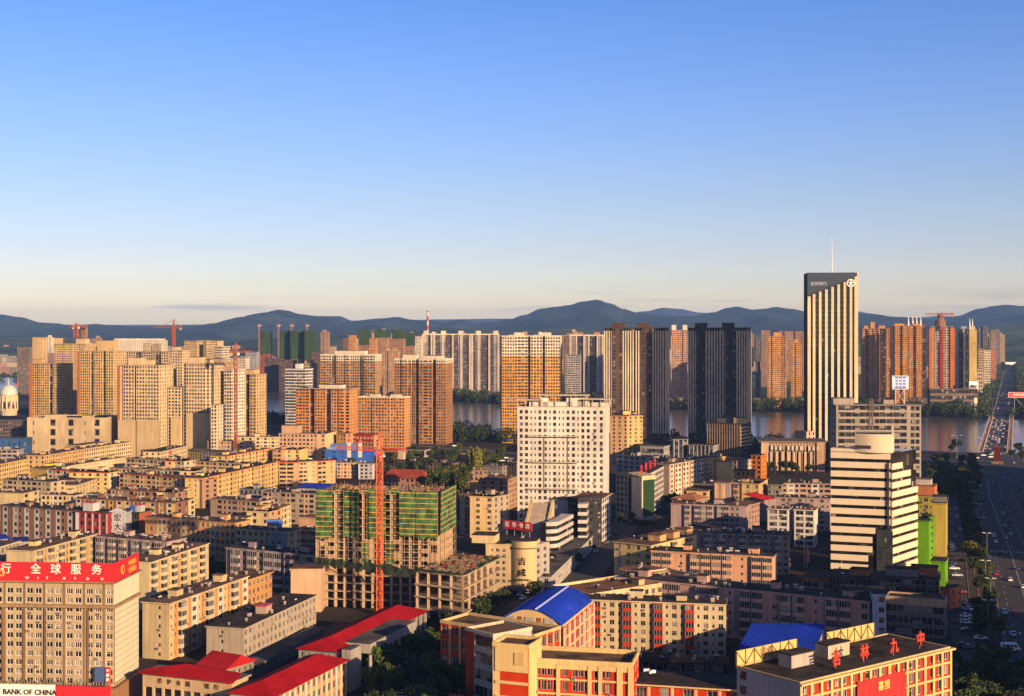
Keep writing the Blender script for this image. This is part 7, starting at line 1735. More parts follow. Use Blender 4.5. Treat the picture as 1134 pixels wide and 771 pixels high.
for i in range(9): c = a.lerp(b_, i / 8) + n_ * .05; mul.bar((*c, 0), (*c, 21), .12)
for j in range(11): mul.bar((*(a + n_ * .05), j * 2.1), (*(b_ + n_ * .05), j * 2.1), .1)
mul.build('mullion', [plain((.05, .05, .05), .5, name='dark_steel')], st)
# crown: rounded wall block on the roof
rf = MB(); rf.prism([tuple(P - n_ * .2), tuple(Q - n_ * .2 - d_ * .5), tuple(Q + bkv * DEP * .4 - d_ * .5), tuple(P + bkv * DEP * .4)], hW - .05, hW + .25); rf.build('roof', [R_DARK], st)
cw = MB(); ca, cbb = P + d_ * (L_ * .40), P + d_ * (L_ * 1.02)
pts = [ca] + [ca.lerp(cbb, t) + n_ * (1.6 * sin(pi * t)) for t in [i / 12 for i in range(1, 12)]] + [cbb, cbb - n_ * 9, ca - n_ * 9]
cw.prism([tuple(p) for p in pts], hW + .26, hW + 8.2, 0, 1); cw.build('crown', [wallmat(STC, .8, .12), R_DARK], st)
sl = MB(); a, b_ = P + n_ * .02, P + d_ * (L_ * .42) + n_ * .02; sl.prism([tuple(a), tuple(b_), tuple(b_ - n_ * 8), tuple(a - n_ * 8)], hW + .26, hW + 1.6); sl.build('roof_step', [wallmat(STC, .8, .12)], st)
mb = MB(); a, b_ = ca.lerp(cbb, .02) + n_ * .8, ca.lerp(cbb, .44) + n_ * 1.72; mb.prism([tuple(a), tuple(b_), tuple(b_ - n_ * .5), tuple(a - n_ * .5)], hW + 1.9, hW + 3.3); mb.build('slot_window', [GL], st)
mb = MB(); c = cbb - n_ * 1; mb.box((c.x, c.y, hW + 7), (.8, .8, 5), ang); mb.build('corner_post', [wallmat(STC)], st)
mb = MB()
for i in range(14):
    c = ca.lerp(cbb, (i + .5) / 14) - n_ * .6; mb.bar((*c, hW + 8.2), (*c, hW + 9.2), .12)
mb.bar((*(ca - n_ * .6), hW + 9.2), (*(cbb - n_ * .6), hW + 9.2), .12); mb.build('railing', [plain((.06, .05, .05), .6, name='dark_steel')], st)
c = D(964.5, 612); am = thing('radio_mast', (c.x, c.y, hW + 8.3), 'thin dark lattice radio mast with side arms on the striped building crown', 'mast')
mb = MB(); lattice(mb, (c.x, c.y, hW + 8.3), (c.x, c.y, Z(442, 612)), 1.5, 1.6, .14); mb.build('lattice', [plain((.10, .07, .06), .6, name='mast_steel')], am)
for z_, s in ((hW + 10.5, 4.2), (hW + 13, 5.0), (hW + 16.5, 3.4), (hW + 19, 2.4)):
    mb = MB(); mb.bar((c.x - s / 2, c.y, z_), (c.x + s / 2, c.y, z_), .14)
    for q in (-.5, -.2, .2, .5): mb.bar((c.x + s * q, c.y, z_ - .9), (c.x + s * q, c.y, z_ + .9), .16)
    mb.build('antenna_arm', [plain((.14, .10, .08), .6, name='arm_steel')], am)
# red pennants on the shaded corner by the white-framed block
for px, py in ((890.5, 613.5), (894, 614)):
    c = G(px, py, 6); t_ = thing('red_flag', (c.x, c.y, 0), 'tall upright red flag in the yard below the white-framed block' if px < 892 else 'thin pale flagpole banner beside the tall red flag', 'flag')
    mb = MB(); mb.bar((c.x, c.y, 0), (c.x, c.y, 11), .16); mb.build('pole', [plain((.6, .6, .6), .4, name='pole_steel')], t_)
    mb = MB(); w = 2.6 if px < 892 else 1.0
    for i in range(5):
        x0, x1 = c.x + w * i / 5, c.x + w * (i + 1) / 5; y0, y1 = c.y + .3 * sin(i * 1.4), c.y + .3 * sin((i + 1) * 1.4)
        mb.face([(x0, y0, 1.5 + i * .3), (x1, y1, 1.5 + (i + 1) * .3), (x1, y1, 10.4 - (i + 1) * 1.0), (x0, y0, 10.4 - i * 1.0)]); mb.face([(x0, y0 + .06, 10.4 - i * 1.0), (x1, y1 + .06, 10.4 - (i + 1) * 1.0), (x1, y1 + .06, 1.5 + (i + 1) * .3), (x0, y0 + .06, 1.5 + i * .3)])
    mb.build('cloth', [plain((.65, .08, .02) if px < 892 else (.6, .55, .5), .6, name='flag_cloth')], t_)
# cream roof railing at the bottom, left of the school
P, Q = G(428, 765.5, 5), G(513, 769.5, 5)
rl = thing('fence', (*((P + Q) / 2), 0), 'cream slatted metal fence at the bottom edge by the dark trees', 'fence')
mb = MB()
for z_ in (1.2, 2.4, 3.6, 4.8): mb.bar((*P, z_), (*Q, z_), .22)
mb.build('rail', [plain((.62, .52, .38), .5, name='cream_metal')], rl)
for i in range(9):
    c = P.lerp(Q, i / 8); mb = MB(); mb.bar((*c, 0), (*c, 5), .3); mb.build('post', [plain((.62, .52, .38), .5, name='cream_metal')], rl)
# ================================================================== BRIDGE, TREES, TRAFFIC, LAMPS, AIR
b0, b1 = AXIS[6], AXIS[8]
BR_ = thing('road_bridge', (*((b0 + b1) / 2), 0), 'long straight road bridge packed with traffic across the river at the right', 'bridge')
dv = (b1 - b0).normalized(); nv = Vector((dv.y, -dv.x)); LB = (b1 - b0).length
quadat = lambda o0, o1: [tuple(b0 + nv * o0), tuple(b0 + nv * o1), tuple(b1 + nv * o1), tuple(b1 + nv * o0)]
mb = MB(); mb.prism(quadat(-9.6, 9.6), -.5, .45, 1, 0); mb.build('deck', [asph, wallmat((.4, .36, .32))], BR_)
for o0, o1 in ((-14.3, -9.62), (9.62, 14.3)):
    mb = MB(); mb.prism(quadat(o0, o1), -.8, .62); mb.build('footway', [wallmat((.50, .42, .36))], BR_)
for o_ in (-14.1, -9.8, 9.8, 14.1):
    mb = MB(); mb.bar((*(b0 + nv * o_), 2.0), (*(b1 + nv * o_), 2.0), .34); mb.bar((*(b0 + nv * o_), 1.2), (*(b1 + nv * o_), 1.2), .25)
    k = int(LB / 4)
    for i in range(k + 1): c = b0 + dv * (LB * i / k) + nv * o_; mb.box((c.x, c.y, .5), (.55, .55, 1.9), math.atan2(dv.y, dv.x))
    mb.build('railing', [wallmat((.68, .52, .40) if abs(o_) < 12 else (.70, .50, .36))], BR_)
for i in range(9):
    c = b0 + dv * (LB * (i + .5) / 9); mb = MB(); mb.box((c.x, c.y, -2), (5, 26, 1.4), math.atan2(dv.y, dv.x)); mb.build('pier', [wallmat((.4, .36, .32))], BR_)
mb = MB(); z_ = .46
for off in (-.25, .25, -6.3, -3.1, 3.1, 6.3):
    s = 0
    while s < LB - 5:
        c, c2 = b0 + dv * s + nv * off, b0 + dv * (s + (6 if abs(off) > 1 else 12)) + nv * off
        mb.face([(*(c + nv * .12), z_), (*(c2 + nv * .12), z_), (*(c2 - nv * .12), z_), (*(c - nv * .12), z_)][::-1]); s += 14 if abs(off) > 1 else 12
mb.build('lane_marking', [paint_w], BR_)
# bridgehead monument
c = D(1104.5, 1095); mo = thing('monument', (c.x, c.y, 0), 'rust-red pillar monument on the lawn at the near end of the bridge', 'monument')
mb = MB(); mb.box((c.x, c.y, 0), (9, 7, 2.2), R(-20), 0); mb.build('plinth', [wallmat((.3, .2, .15))], mo)
mb = MB(); mb.box((c.x, c.y, 2.2), (5.2, 4, 10.5), R(-20)); mb.build('pillar', [wallmat((.13, .03, .02), .9, .6)], mo)
mb = MB(); mb.box((c.x, c.y, 12.7), (6.4, 5.2, 1.0), R(-20)); mb.build('cap', [wallmat((.20, .05, .03), .9, .6)], mo)

# ------------------------------------------------------------------ leaves and trees
def leafmat(col, name='leaves'):
    key = ('leaf', col)
    if key in MATS: return MATS[key]
    m, n, l, b = _new(name)
    geo = n.new('ShaderNodeNewGeometry')
    t = n.new('ShaderNodeTexNoise'); t.inputs['Scale'].default_value = .35; t.inputs['Detail'].default_value = 4
    l.new(geo.outputs['Position'], t.inputs['Vector'])
    r = n.new('ShaderNodeValToRGB'); e = r.color_ramp.elements
    e[0].position = .35; e[0].color = (col[0] * .55, col[1] * .6, col[2] * .6, 1); e[1].position = .68; e[1].color = (col[0] * 1.7, col[1] * 1.45, col[2] * 1.1, 1)
    l.new(t.outputs[0], r.inputs[0]); l.new(r.outputs[0], b.inputs['Base Color'])
    b.inputs['Roughness'].default_value = .7; b.inputs['Specular IOR Level'].default_value = .15
    MATS[key] = m
    return m
def crown_verts(rnd, blobs, nleaf, size):
    V, Fc = [], []
    for (bx, by, bz, rx, ry, rz) in blobs:
        k = int(nleaf * (rx * ry * rz) ** (2 / 3))
        for i in range(k):
            while True:
                d = Vector((rnd.uniform(-1, 1), rnd.uniform(-1, 1), rnd.uniform(-1, 1)))
                if .2 < d.length < 1: break
            d = d.normalized() * rnd.uniform(.62, 1.06)
            c = Vector((bx + d.x * rx, by + d.y * ry, bz + d.z * rz))
            a = Vector((rnd.gauss(0, 1), rnd.gauss(0, 1), rnd.gauss(0, 1))).normalized()
            u = a.orthogonal().normalized(); v = a.cross(u); s = size * rnd.uniform(.6, 1.3)
            o = len(V)
            V += [c + u * s, c + v * s * .7, c - u * s, c - v * s * .7]; Fc.append((o, o + 1, o + 2, o + 3))
    return V, Fc
TREE = {}
def tree_meshes(kind, var):
    key = (kind, var)
    if key in TREE: return TREE[key]
    rnd = random.Random(hash(kind) % 999 + var * 17 if False else len(kind) * 31 + var * 17)
    blobs = []
    if kind == 'poplar':
        for i in range(7): blobs.append((rnd.uniform(-.4, .4), rnd.uniform(-.4, .4), 3 + i * 2.1, 1.5 - abs(i - 2.5) * .16, 1.5 - abs(i - 2.5) * .16, 1.9))
        H = 17
    elif kind == 'willow':
        for i in range(9):
            a = rnd.uniform(0, 6.28); r_ = rnd.uniform(1.0, 3.4); blobs.append((r_ * cos(a), r_ * sin(a), rnd.uniform(3.5, 6.5), rnd.uniform(1.2, 2), rnd.uniform(1.2, 2), rnd.uniform(1.6, 2.6)))
        H = 8.5
    else:
        blobs.append((0, 0, 6.5, 2.6, 2.6, 2.4))
        for i in range(9):
            a = rnd.uniform(0, 6.28); r_ = rnd.uniform(1.2, 3.0); blobs.append((r_ * cos(a), r_ * sin(a), rnd.uniform(4.3, 8.4), rnd.uniform(1.0, 1.9), rnd.uniform(1.0, 1.9), rnd.uniform(.9, 1.6)))
        H = 9.5
    V, Fc = crown_verts(rnd, blobs, 58, .42)
    me = bpy.data.meshes.new('crown'); me.from_pydata([tuple(v) for v in V], [], Fc); me.update()
    tk = MB(); tk.cyl((0, 0, 0), .28, .16, H * .5, 7)
    for i in range(5):
        bx, by, bz = blobs[min(i + 1, len(blobs) - 1)][:3]; tk.bar((0, 0, H * (.25 + .05 * i)), (bx * .85, by * .85, bz), .16)
    tm = tk.mesh('trunk', [plain((.09, .065, .045), .9, name='bark')])
    TREE[key] = (me, tm)
    return TREE[key]
LEAFC = {}
def tree(name, pt, h, kind, col, label, group=None, z=0.0):
    var = random.randrange(4)
    me, tm = tree_meshes(kind, var)
    ck = (kind, var, col)
    if ck not in LEAFC:
        m2 = me.copy(); m2.materials.append(leafmat(col)); LEAFC[ck] = m2
    base = {'poplar': 17, 'willow': 8.5}.get(kind, 9.5)
    s = h / base
    r_ = thing(name, (pt[0], pt[1], z), label, 'tree', group)
    r_.rotation_euler = (0, 0, random.uniform(0, 6.28)); r_.scale = (s * random.uniform(.9, 1.15), s * random.uniform(.9, 1.15), s)
    o = bpy.data.objects.new('trunk', tm); COL.objects.link(o); o.parent = r_
    o = bpy.data.objects.new('crown', LEAFC[ck]); COL.objects.link(o); o.parent = r_
    return r_
GRN, DGRN, OLV, LGR = (.045, .075, .022), (.03, .05, .02), (.075, .085, .02), (.10, .14, .03)
GT = 'trees along the boulevard'
lab_b = 'leafy street tree in shade on the planted strip along the left side of the boulevard'
for i in range(46):
    s = 210 + i * 16.5
    p, d = along(AX_near, s); nn = Vector((d.y, -d.x))
    for off in (-14.8, -18.8):
        q = p + nn * (off + random.uniform(-.8, .8)) + d * random.uniform(-4, 4)
        if random.random() < .8: tree('street_tree', q, random.uniform(6, 9), 'broad', random.choice((GRN, DGRN, OLV)), lab_b, GT)
lab_r = 'leafy street tree in shade beyond the right kerb of the boulevard'
for i in range(26):
    p, d = along(AX_near, 480 + i * 20); nn = Vector((d.y, -d.x))
    for off in (36, 44):
        q = p + nn * (off + random.uniform(-3, 3)); px = CX + F * q.x / q.y
        if px < 1150: tree('street_tree', q, random.uniform(8, 12), 'broad', random.choice((GRN, DGRN, OLV)), lab_r, GT)
lab_f = 'dark broad tree in the shaded corner park at the bottom right'
for i in range(26):
    q = G(random.uniform(1070, 1140), random.uniform(752, 815)); tree('park_tree', q, random.uniform(8, 11), 'broad', random.choice((DGRN, GRN)), lab_f, 'trees in the bottom right corner park')
for px, py in ((1058, 746), (1070, 760), (1048, 765)):
    tree('park_tree', G(px, py), 7, 'broad', DGRN, 'smaller dark tree by the path right of the nearer school', 'trees beside the nearer school')
lab_c = 'dark leafy tree in the shaded yard between the red-roofed wing and the striped school'
for i in range(44):
    px, py = random.uniform(398, 520), random.uniform(712, 812)
    if py < 712 + max(0, (455 - px)) * .55: continue
    tree('yard_tree', G(px, py), random.uniform(8, 12), 'broad', random.choice((DGRN, (.02, .036, .015), GRN)), lab_c, 'trees in the shaded yard')
for px, py in ((470, 707), (487, 704), (505, 706), (560, 672), (546, 680), (533, 688), (590, 664), (600, 655), (612, 640)):
    tree('yard_tree', G(px, py), random.uniform(6, 9), 'broad', DGRN, 'dark tree on the street between the concrete podium and the blue vault', 'trees by the concrete podium')
for px, py, h in ((483, 548, 15), (490, 545, 17), (499, 549, 16), (508, 546, 15), (476, 543, 14), (515, 540, 15), (505, 540, 17), (494, 541, 16), (470, 540, 13), (512, 550, 13)):
    tree('garden_tree', G(px, py), h, 'willow' if px in (490, 499, 508) else 'broad', random.choice((GRN, DGRN, OLV)), 'big rounded tree in the garden behind the scaffolded building', 'trees in the garden behind the site')
for px, py, h in ((518, 529, 20), (523, 530, 23), (527.5, 531, 23), (532, 529, 21)):
    tree('poplar', G(px, py), h, 'poplar', (.16, .17, .035), 'yellow-green poplar catching the sun left of the hotel', 'sunlit poplars')
for px, py in ((420, 527), (434, 531), (446, 526), (455, 520), (463, 524), (472, 524), (402, 520), (414, 521), (380, 519), (392, 521), (366, 526)):
    tree('garden_tree', G(px, py), random.uniform(9, 13), 'broad', random.choice((GRN, DGRN)), 'dark tree between the crane mast and the brown high-rise', 'trees behind the crane')
for px, py in ((212, 556), (219, 559), (226, 560), (210, 561)):
    tree('yard_tree', G(px, py), 11, 'broad', OLV, 'olive tree squeezed between the cream end block and the next flats', 'olive trees between the left rows')
for px, py in ((236, 640), (243, 641), (250, 643), (232, 633)):
    tree('yard_tree', G(px, py), 7, 'broad', (.04, .09, .02), 'green courtyard tree below the long orange flats', 'courtyard trees')
for i in range(46):
    q = G(random.uniform(1026, 1082), random.uniform(512, 556)); tree('park_tree', q, random.uniform(8, 12), 'broad', random.choice((GRN, OLV, DGRN)), 'riverside park tree beyond the yellow building', 'trees in the riverside park')
for px, py, h, c_ in ((1067, 529, 10, (.16, .20, .03)), (1059, 528, 9, (.12, .15, .03)), (1060, 501, 12, DGRN), (1054, 503, 9, DGRN), (1128, 505, 12, DGRN), (1121, 508, 8, DGRN), (1133, 512, 10, DGRN)):
    tree('park_tree', G(px, py), h, 'broad', c_, {1067: 'bright yellow-green bush-like tree on the riverside lawn', 1059: 'lighter green tree just left of the yellow-green one', 1060: 'round dark tree standing against the water near the bridge', 1054: 'smaller dark tree left of the round one by the water', 1128: 'dark tree at the right edge by the bridgehead', 1121: 'small dark tree between the bridgehead and the right edge', 1133: 'dark tree cut by the right edge below the bridgehead'}[px])
for px, py in ((640, 628), (650, 612), (662, 600), (672, 588), (688, 582), (700, 580)):
    tree('street_tree', G(px, py), 7, 'broad', DGRN, 'dark street tree beside the low arcade and hotel', 'trees on the hotel side street')
for px, py in ((736, 562), (744, 560), (752, 562), (730, 566)):
    tree('street_tree', G(px, py), 8, 'broad', DGRN, 'dark tree between the letter-topped block and the mauve flats', 'trees by the letter-topped block')
for i in range(40):
    px, py = random.uniform(436, 566), random.uniform(500, 524)
    tree('street_tree', G(px, py), random.uniform(6, 10), 'broad', random.choice((GRN, DGRN, OLV)), 'small dark tree along the riverside streets left of the hotel', 'trees along the riverside streets')
for i in range(16):
    px = random.uniform(845, 925); tree('yard_tree', G(px, 520 + random.uniform(-3, 6)), random.uniform(6, 9), 'broad', DGRN, 'dark tree in front of the columned civic hall', 'trees before the civic hall')
# riverside belts: far woods that read as one mass
def belt(name, line, h, dens, col, label_seed, wide=14, size=1.0):
    rnd = random.Random(label_seed); V, Fc = [], []
    for a, b_ in zip(line, line[1:]):
        L = (b_ - a).length; k = int(L / dens)
        for i in range(k):
            c = a.lerp(b_, rnd.random()) + Vector((rnd.uniform(-1, 1), rnd.uniform(-1, 1))) * wide
            hh = h * rnd.uniform(.6, 1.25); r_ = hh * rnd.uniform(.28, .42)
            v, f = crown_verts(rnd, [(c.x, c.y, hh * .55, r_, r_, hh * .45)], 5.5 / size, .95 * size)
            o = len(V); V += [tuple(x) for x in v]; Fc += [tuple(j + o for j in q) for q in f]
    me = bpy.data.meshes.new(name); me.from_pydata(V, [], Fc); me.update(); me.materials.append(leafmat(col))
    o = bpy.data.objects.new(name, me); COL.objects.link(o); tag(o, kind='stuff'); return o
belt('riverside_trees', [D(480, 1400), D(530, 1330), D(556, 1310)], 15, 2.2, DGRN, 2, 22)
belt('riverside_trees', [D(556, 1300), D(700, 1290), D(770, 1260), D(850, 1230), D(905, 1200)], 13, 3.5, DGRN, 3, 16)
belt('riverside_trees', [D(283, 1640), D(318, 1560), D(350, 1540)], 14, 3, DGRN, 4, 18)
belt('far_bank_trees', [D(280, 2700), D(310, 2560), D(420, 2330), D(525, 2090)], 17, 3.2, (.035, .06, .022), 5, 22, 1.3)
belt('far_bank_trees', [D(525, 2085), D(640, 1990), D(750, 1890), D(865, 1850), D(950, 1790), D(1060, 1715), D(1095, 1700)], 16, 2.6, (.035, .058, .022), 6, 20, 1.3)
belt('far_bank_trees', [D(1128, 1680), D(1300, 1620)], 16, 2.6, (.035, .055, .022), 7, 22, 1.3)
def road_belt(o, h, seed, d0=80, d1=5200, wide=14, dens=9, col=(.045, .07, .025), size=1.6):
    line = strip_pts(AXIS[8:], o); return belt('avenue_trees', line[:4], h, dens, col, seed, wide, size)
road_belt(-36, 15, 8); road_belt(-58, 17, 9, wide=18); road_belt(44, 16, 10, wide=22, dens=6); road_belt(80, 17, 11, wide=22, dens=8)
belt('distant_woods', [D(-40, 3000), D(60, 3100), D(280, 3000), D(400, 2950)], 16, 4, (.03, .055, .02), 12, 120, 2.2)
belt('distant_woods', [D(1090, 4200), D(1260, 3600)], 16, 5, (.03, .05, .02), 13, 160, 2.5)

# distant low town below the hills: many small pale houses, countless at this distance
rnd = random.Random(5); mb = MB()
for i in range(520):
    Y = rnd.uniform(3200, 6400); px = rnd.uniform(-30, 1160); c = D(px, Y)
    if abs(px - 1110) < 60: continue
    w = rnd.uniform(14, 60); mb.box((c.x, c.y, 0), (w, rnd.uniform(12, 20), rnd.choice((8, 12, 18, 18, 22, 30, 55 if rnd.random() < .3 else 20))), R(rnd.uniform(-20, 20)), rnd.choice((0, 1, 2, 3)), 4)
tag(mb.build('distant_town', [wallmat((.4, .34, .26)), wallmat((.36, .27, .18)), wallmat((.34, .22, .17)), wallmat((.25, .23, .21)), R_GREY]), kind='stuff')

# ------------------------------------------------------------------ vehicles
CARCOL = {'white': (.75, .75, .74), 'silver': (.45, .46, .48), 'black': (.015, .015, .017), 'red': (.35, .03, .03), 'blue': (.05, .07, .25), 'grey': (.14, .14, .15)}
def car_body(kind='sedan'):
    """body profile extruded across, the cabin tapering; length along +x"""
    if kind == 'van': prof = [(-3.1, .35), (3.0, .35), (3.1, .9), (2.7, 1.35), (2.0, 2.45), (1.6, 2.6), (-3.0, 2.6), (-3.1, 2.4)]; W = 1.0
    else: prof = [(-2.2, .3), (2.2, .3), (2.28, .62), (2.1, .82), (1.1, .95), (-1.5, .98), (-2.15, .92), (-2.28, .6)]; W = .88
    mb = MB(); n = len(prof)
    A = [(x, -W, z) for x, z in prof]; B = [(x, W, z) for x, z in prof]
    for i in range(n):
        j = (i + 1) % n; mb.face([A[i], A[j], B[j], B[i]][::-1])
    mb.face(A); mb.face(B[::-1])
    return mb, W
def car_cabin():
    lo = [(-1.75, .95), (1.0, .95)]; hi = [(-1.2, 1.45), (.2, 1.45)]
    mb = MB(); W0, W1 = .84, .66
    a = [(lo[0][0], -W0, .95), (lo[1][0], -W0, .95), (lo[1][0], W0, .95), (lo[0][0], W0, .95)]; b_ = [(hi[0][0], -W1, 1.42), (hi[1][0], -W1, 1.42), (hi[1][0], W1, 1.42), (hi[0][0], W1, 1.42)]
    for i in range(4): mb.face([a[i], a[(i + 1) % 4], b_[(i + 1) % 4], b_[i]])
    mb.face(b_)
    return mb
CARG = plain((.015, .018, .022), .1, name='car_glass'); TYRE = plain((.015, .015, .015), .8, name='tyre'); LAMP = plain((.7, .7, .65), .2, name='headlight_glass'); TAIL = plain((.4, .02, .02), .3, name='taillight_glass')
CM = {}
def carmesh(col, part):
    key = (col if part in ('body', 'roof', 'all', 'vanbody') else '', part)
    if key in CM: return CM[key]
    pm = plain(CARCOL.get(col, (.5, .5, .5)), .3, name=col + '_car_paint')
    if part == 'body': mb, _ = car_body(); me = mb.mesh('body', [pm])
    elif part == 'vanbody': mb, _ = car_body('van'); me = mb.mesh('body', [pm])
    elif part == 'cabin': me = car_cabin().mesh('cabin_glass', [CARG])
    elif part == 'roof':
        mb = MB(); mb.box((-.5, 0, 1.425), (1.35, 1.28, .05)); me = mb.mesh('roof_panel', [pm])
    elif part == 'wheel':
        mb = MB(); n = 12
        for s in (-.1, .1): mb.face([(.32 * cos(2 * pi * i / n), s, .32 * sin(2 * pi * i / n)) for i in range(n)][::(1 if s < 0 else -1)])
        for i in range(n):
            a0, a1 = 2 * pi * i / n, 2 * pi * (i + 1) / n
            mb.face([(.32 * cos(a0), -.1, .32 * sin(a0)), (.32 * cos(a0), .1, .32 * sin(a0)), (.32 * cos(a1), .1, .32 * sin(a1)), (.32 * cos(a1), -.1, .32 * sin(a1))])
        me = mb.mesh('wheel', [TYRE])
    elif part in ('headlight', 'taillight'):
        mb = MB(); mb.box((0, 0, 0), (.1, .36, .16)); me = mb.mesh(part, [LAMP if part == 'headlight' else TAIL])
    elif part == 'all':
        mb, _ = car_body(); cb_ = car_cabin()
        for f, m_ in zip(cb_.f, cb_.m): mb.face([cb_.v[i] for i in f], 1)
        mb.box((-.5, 0, 1.425), (1.35, 1.28, .05), 0, 0)
        for x in (-1.4, 1.4):
            for y in (-.82, .82): mb.box((x, y, 0), (.6, .16, .55), 0, 2)
        me = mb.mesh('parked_car', [pm, CARG, TYRE])
    CM[key] = me
    return me
def car(pt, ang, col, label, group, full=True, z=.1, name='car', cat='car'):
    if not full:
        o = inst(name, carmesh(col, 'all'), (pt[0], pt[1], z), ang); tag(o, label, cat, group, 'thing'); return o
    r_ = thing(name, (pt[0], pt[1], z), label, cat, group); r_.rotation_euler = (0, 0, ang)
    def add(nm, part, loc=(0, 0, 0)):
        o = bpy.data.objects.new(nm, carmesh(col, part)); COL.objects.link(o); o.parent = r_; o.location = loc; return o
    add('body', 'body'); add('cabin_glass', 'cabin'); add('roof_panel', 'roof')
    for x in (-1.4, 1.4):
        for y in (-.82, .82): add('wheel', 'wheel', (x, y, .32))
    for y in (-.6, .6): add('headlight', 'headlight', (2.24, y, .58)); add('taillight', 'taillight', (-2.24, y, .62))
    return r_
AB = math.atan2(*reversed(along(AX_near, 420)[1]))
def rv(px, py, col, label, a=None, group=None): return car(G(px, py), AB if a is None else a, col, label, group)
# parked at the left of the boulevard
PG = 'cars parked left of the boulevard'
rv(1086, 708.5, 'white', 'white car driving out of the side street beside the tall lamp post', -.12)
rv(1061, 737, 'blue', 'dark violet-blue car beside the right end of the nearer school', -.22)
for px, py, c_, lab in ((1070, 683.5, 'white', 'white car parked at the far side of three abreast on the paved strip'), (1070, 687.5, 'silver', 'silver car parked in the middle of three abreast on the paved strip'), (1070, 691, 'white', 'white car parked at the near side of three abreast on the paved strip'),
                        (1057, 631, 'white', 'white car parked beside the lime green annex, farther of two'), (1060, 638.5, 'silver', 'silver car parked beside the lime green annex, nearer of two'), (1064, 657, 'red', 'dark red car parked on the strip below the pair by the green annex'),
                        (1064, 666.5, 'black', 'black car parked on the strip, farther of two dark ones'), (1065, 671.5, 'black', 'black car parked on the strip, nearer of two dark ones'), (1071, 700, 'black', 'black car parked behind the white one leaving the side street'),
                        (1067, 716, 'black', 'black car in deep shade below the side street mouth'), (1074, 718.5, 'grey', 'grey car in deep shade next to the black one below the side street')):
    rv(px, py, c_, lab, -.1, PG)
for px, py, c_ in ((1054, 604, 'white'), (1055, 607, 'white'), (1056, 610, 'silver'), (1058.5, 595, 'silver'), (1063, 587, 'white'), (1060, 574, 'silver'), (1060, 571, 'grey'), (1061, 547, 'silver')):
    rv(px, py, c_, {604: 'white car on the service road beside the ochre slab, farther of two white ones', 607: 'white car on the service road beside the ochre slab, nearer of two white ones', 610: 'silver car on the service road just behind two white ones', 595: 'long pale car on the service road by the foot of the yellow slab', 587: 'white car alone on the service road between trees', 574: 'silver car on the service road, nearer of a pair', 571: 'grey car on the service road, farther of a pair', 547: 'silver car on the service road by the orange-edged slab top'}[py], AB - .3 if py > 590 else AB, PG)
for px, py, c_, lab in ((1118, 579, 'blue', 'white and blue car farthest up the boulevard lanes'), (1114.5, 597, 'white', 'white car on the boulevard, left of two abreast before the far crossing'), (1119.5, 593, 'white', 'white car on the boulevard, right of two abreast before the far crossing'), (1128, 631, 'blue', 'blue car on the boulevard below the far crossing'), (1119, 643.5, 'white', 'white car on the boulevard between the two crossings'), (1133.5, 651.5, 'white', 'white car at the right edge between the crossings'),
                        (1122.5, 704, 'white', 'white car stopped on the near zebra crossing'), (1094, 540, 'silver', 'silver car on the boulevard near the riverside junction'), (1113, 584, 'silver', 'silver car with two bright lamps on the boulevard'), (1096, 618.5, 'blue', 'dark blue car at the kerb just below the far crossing')):
    rv(px, py, c_, lab, AB + (0 if px < 1112 else 0), 'cars on the boulevard')
rnd = random.Random(77)
for i in range(34):
    s_ = rnd.uniform(420, 1060); lane = rnd.choice((-9.5, -6, -3, 3, 6.5, 10, 17, 20)); p_, d = along(AX_near, s_); c = p_ + Vector((d.y, -d.x)) * lane; px = CX + F * c.x / c.y
    if px < 1136: c_ = rnd.choice(('white', 'silver', 'black', 'grey', 'black', 'red')); car(c, math.atan2(d.y, d.x) + (pi if lane < 0 else 0), c_, f'{c_} car moving in the boulevard lanes in shade', 'cars moving on the boulevard', False, .1)
for i in range(22):
    s_ = rnd.uniform(400, 900); p_, d = along(AX_near, s_); c = p_ + Vector((d.y, -d.x)) * rnd.choice((-28, -23)); c_ = rnd.choice(('white', 'silver', 'black', 'grey', 'red', 'blue'))
    car(c, math.atan2(d.y, d.x) + rnd.choice((0, .9)), c_, f'{c_} car parked along the service road in shade', 'cars along the service road', False, .08)
# minibus
p = G(1119, 721); mbus = thing('minibus', (p.x, p.y, .1), 'white minibus turning across the junction at lower right', 'minibus'); mbus.rotation_euler = (0, 0, -.16)
def addp(nm, me, loc=(0, 0, 0), sc=None):
    o = bpy.data.objects.new(nm, me); COL.objects.link(o); o.parent = mbus; o.location = loc
    if sc: o.scale = sc
addp('body', carmesh('white', 'vanbody'))
for y in (-1.01, 1.01):
    for i in range(4):
        mb = MB(); mb.box((0, 0, 0), (1.0, .04, .7)); addp('side_window', mb.mesh('side_window', [CARG]), (-2.3 + i * 1.25, y, 1.45))
mb = MB(); mb.face([(2.62, -.85, 1.5), (2.62, .85, 1.5), (2.1, .8, 2.35), (2.1, -.8, 2.35)]); addp('windscreen', mb.mesh('windscreen', [CARG]), (.06, 0, .03))
for x in (-1.9, 2.0):
    for y in (-.92, .92): addp('wheel', carmesh('', 'wheel'), (x, y, .36), (1.15, 1.4, 1.15))
for y in (-.7, .7): addp('headlight', carmesh('', 'headlight'), (3.05, y, .75))
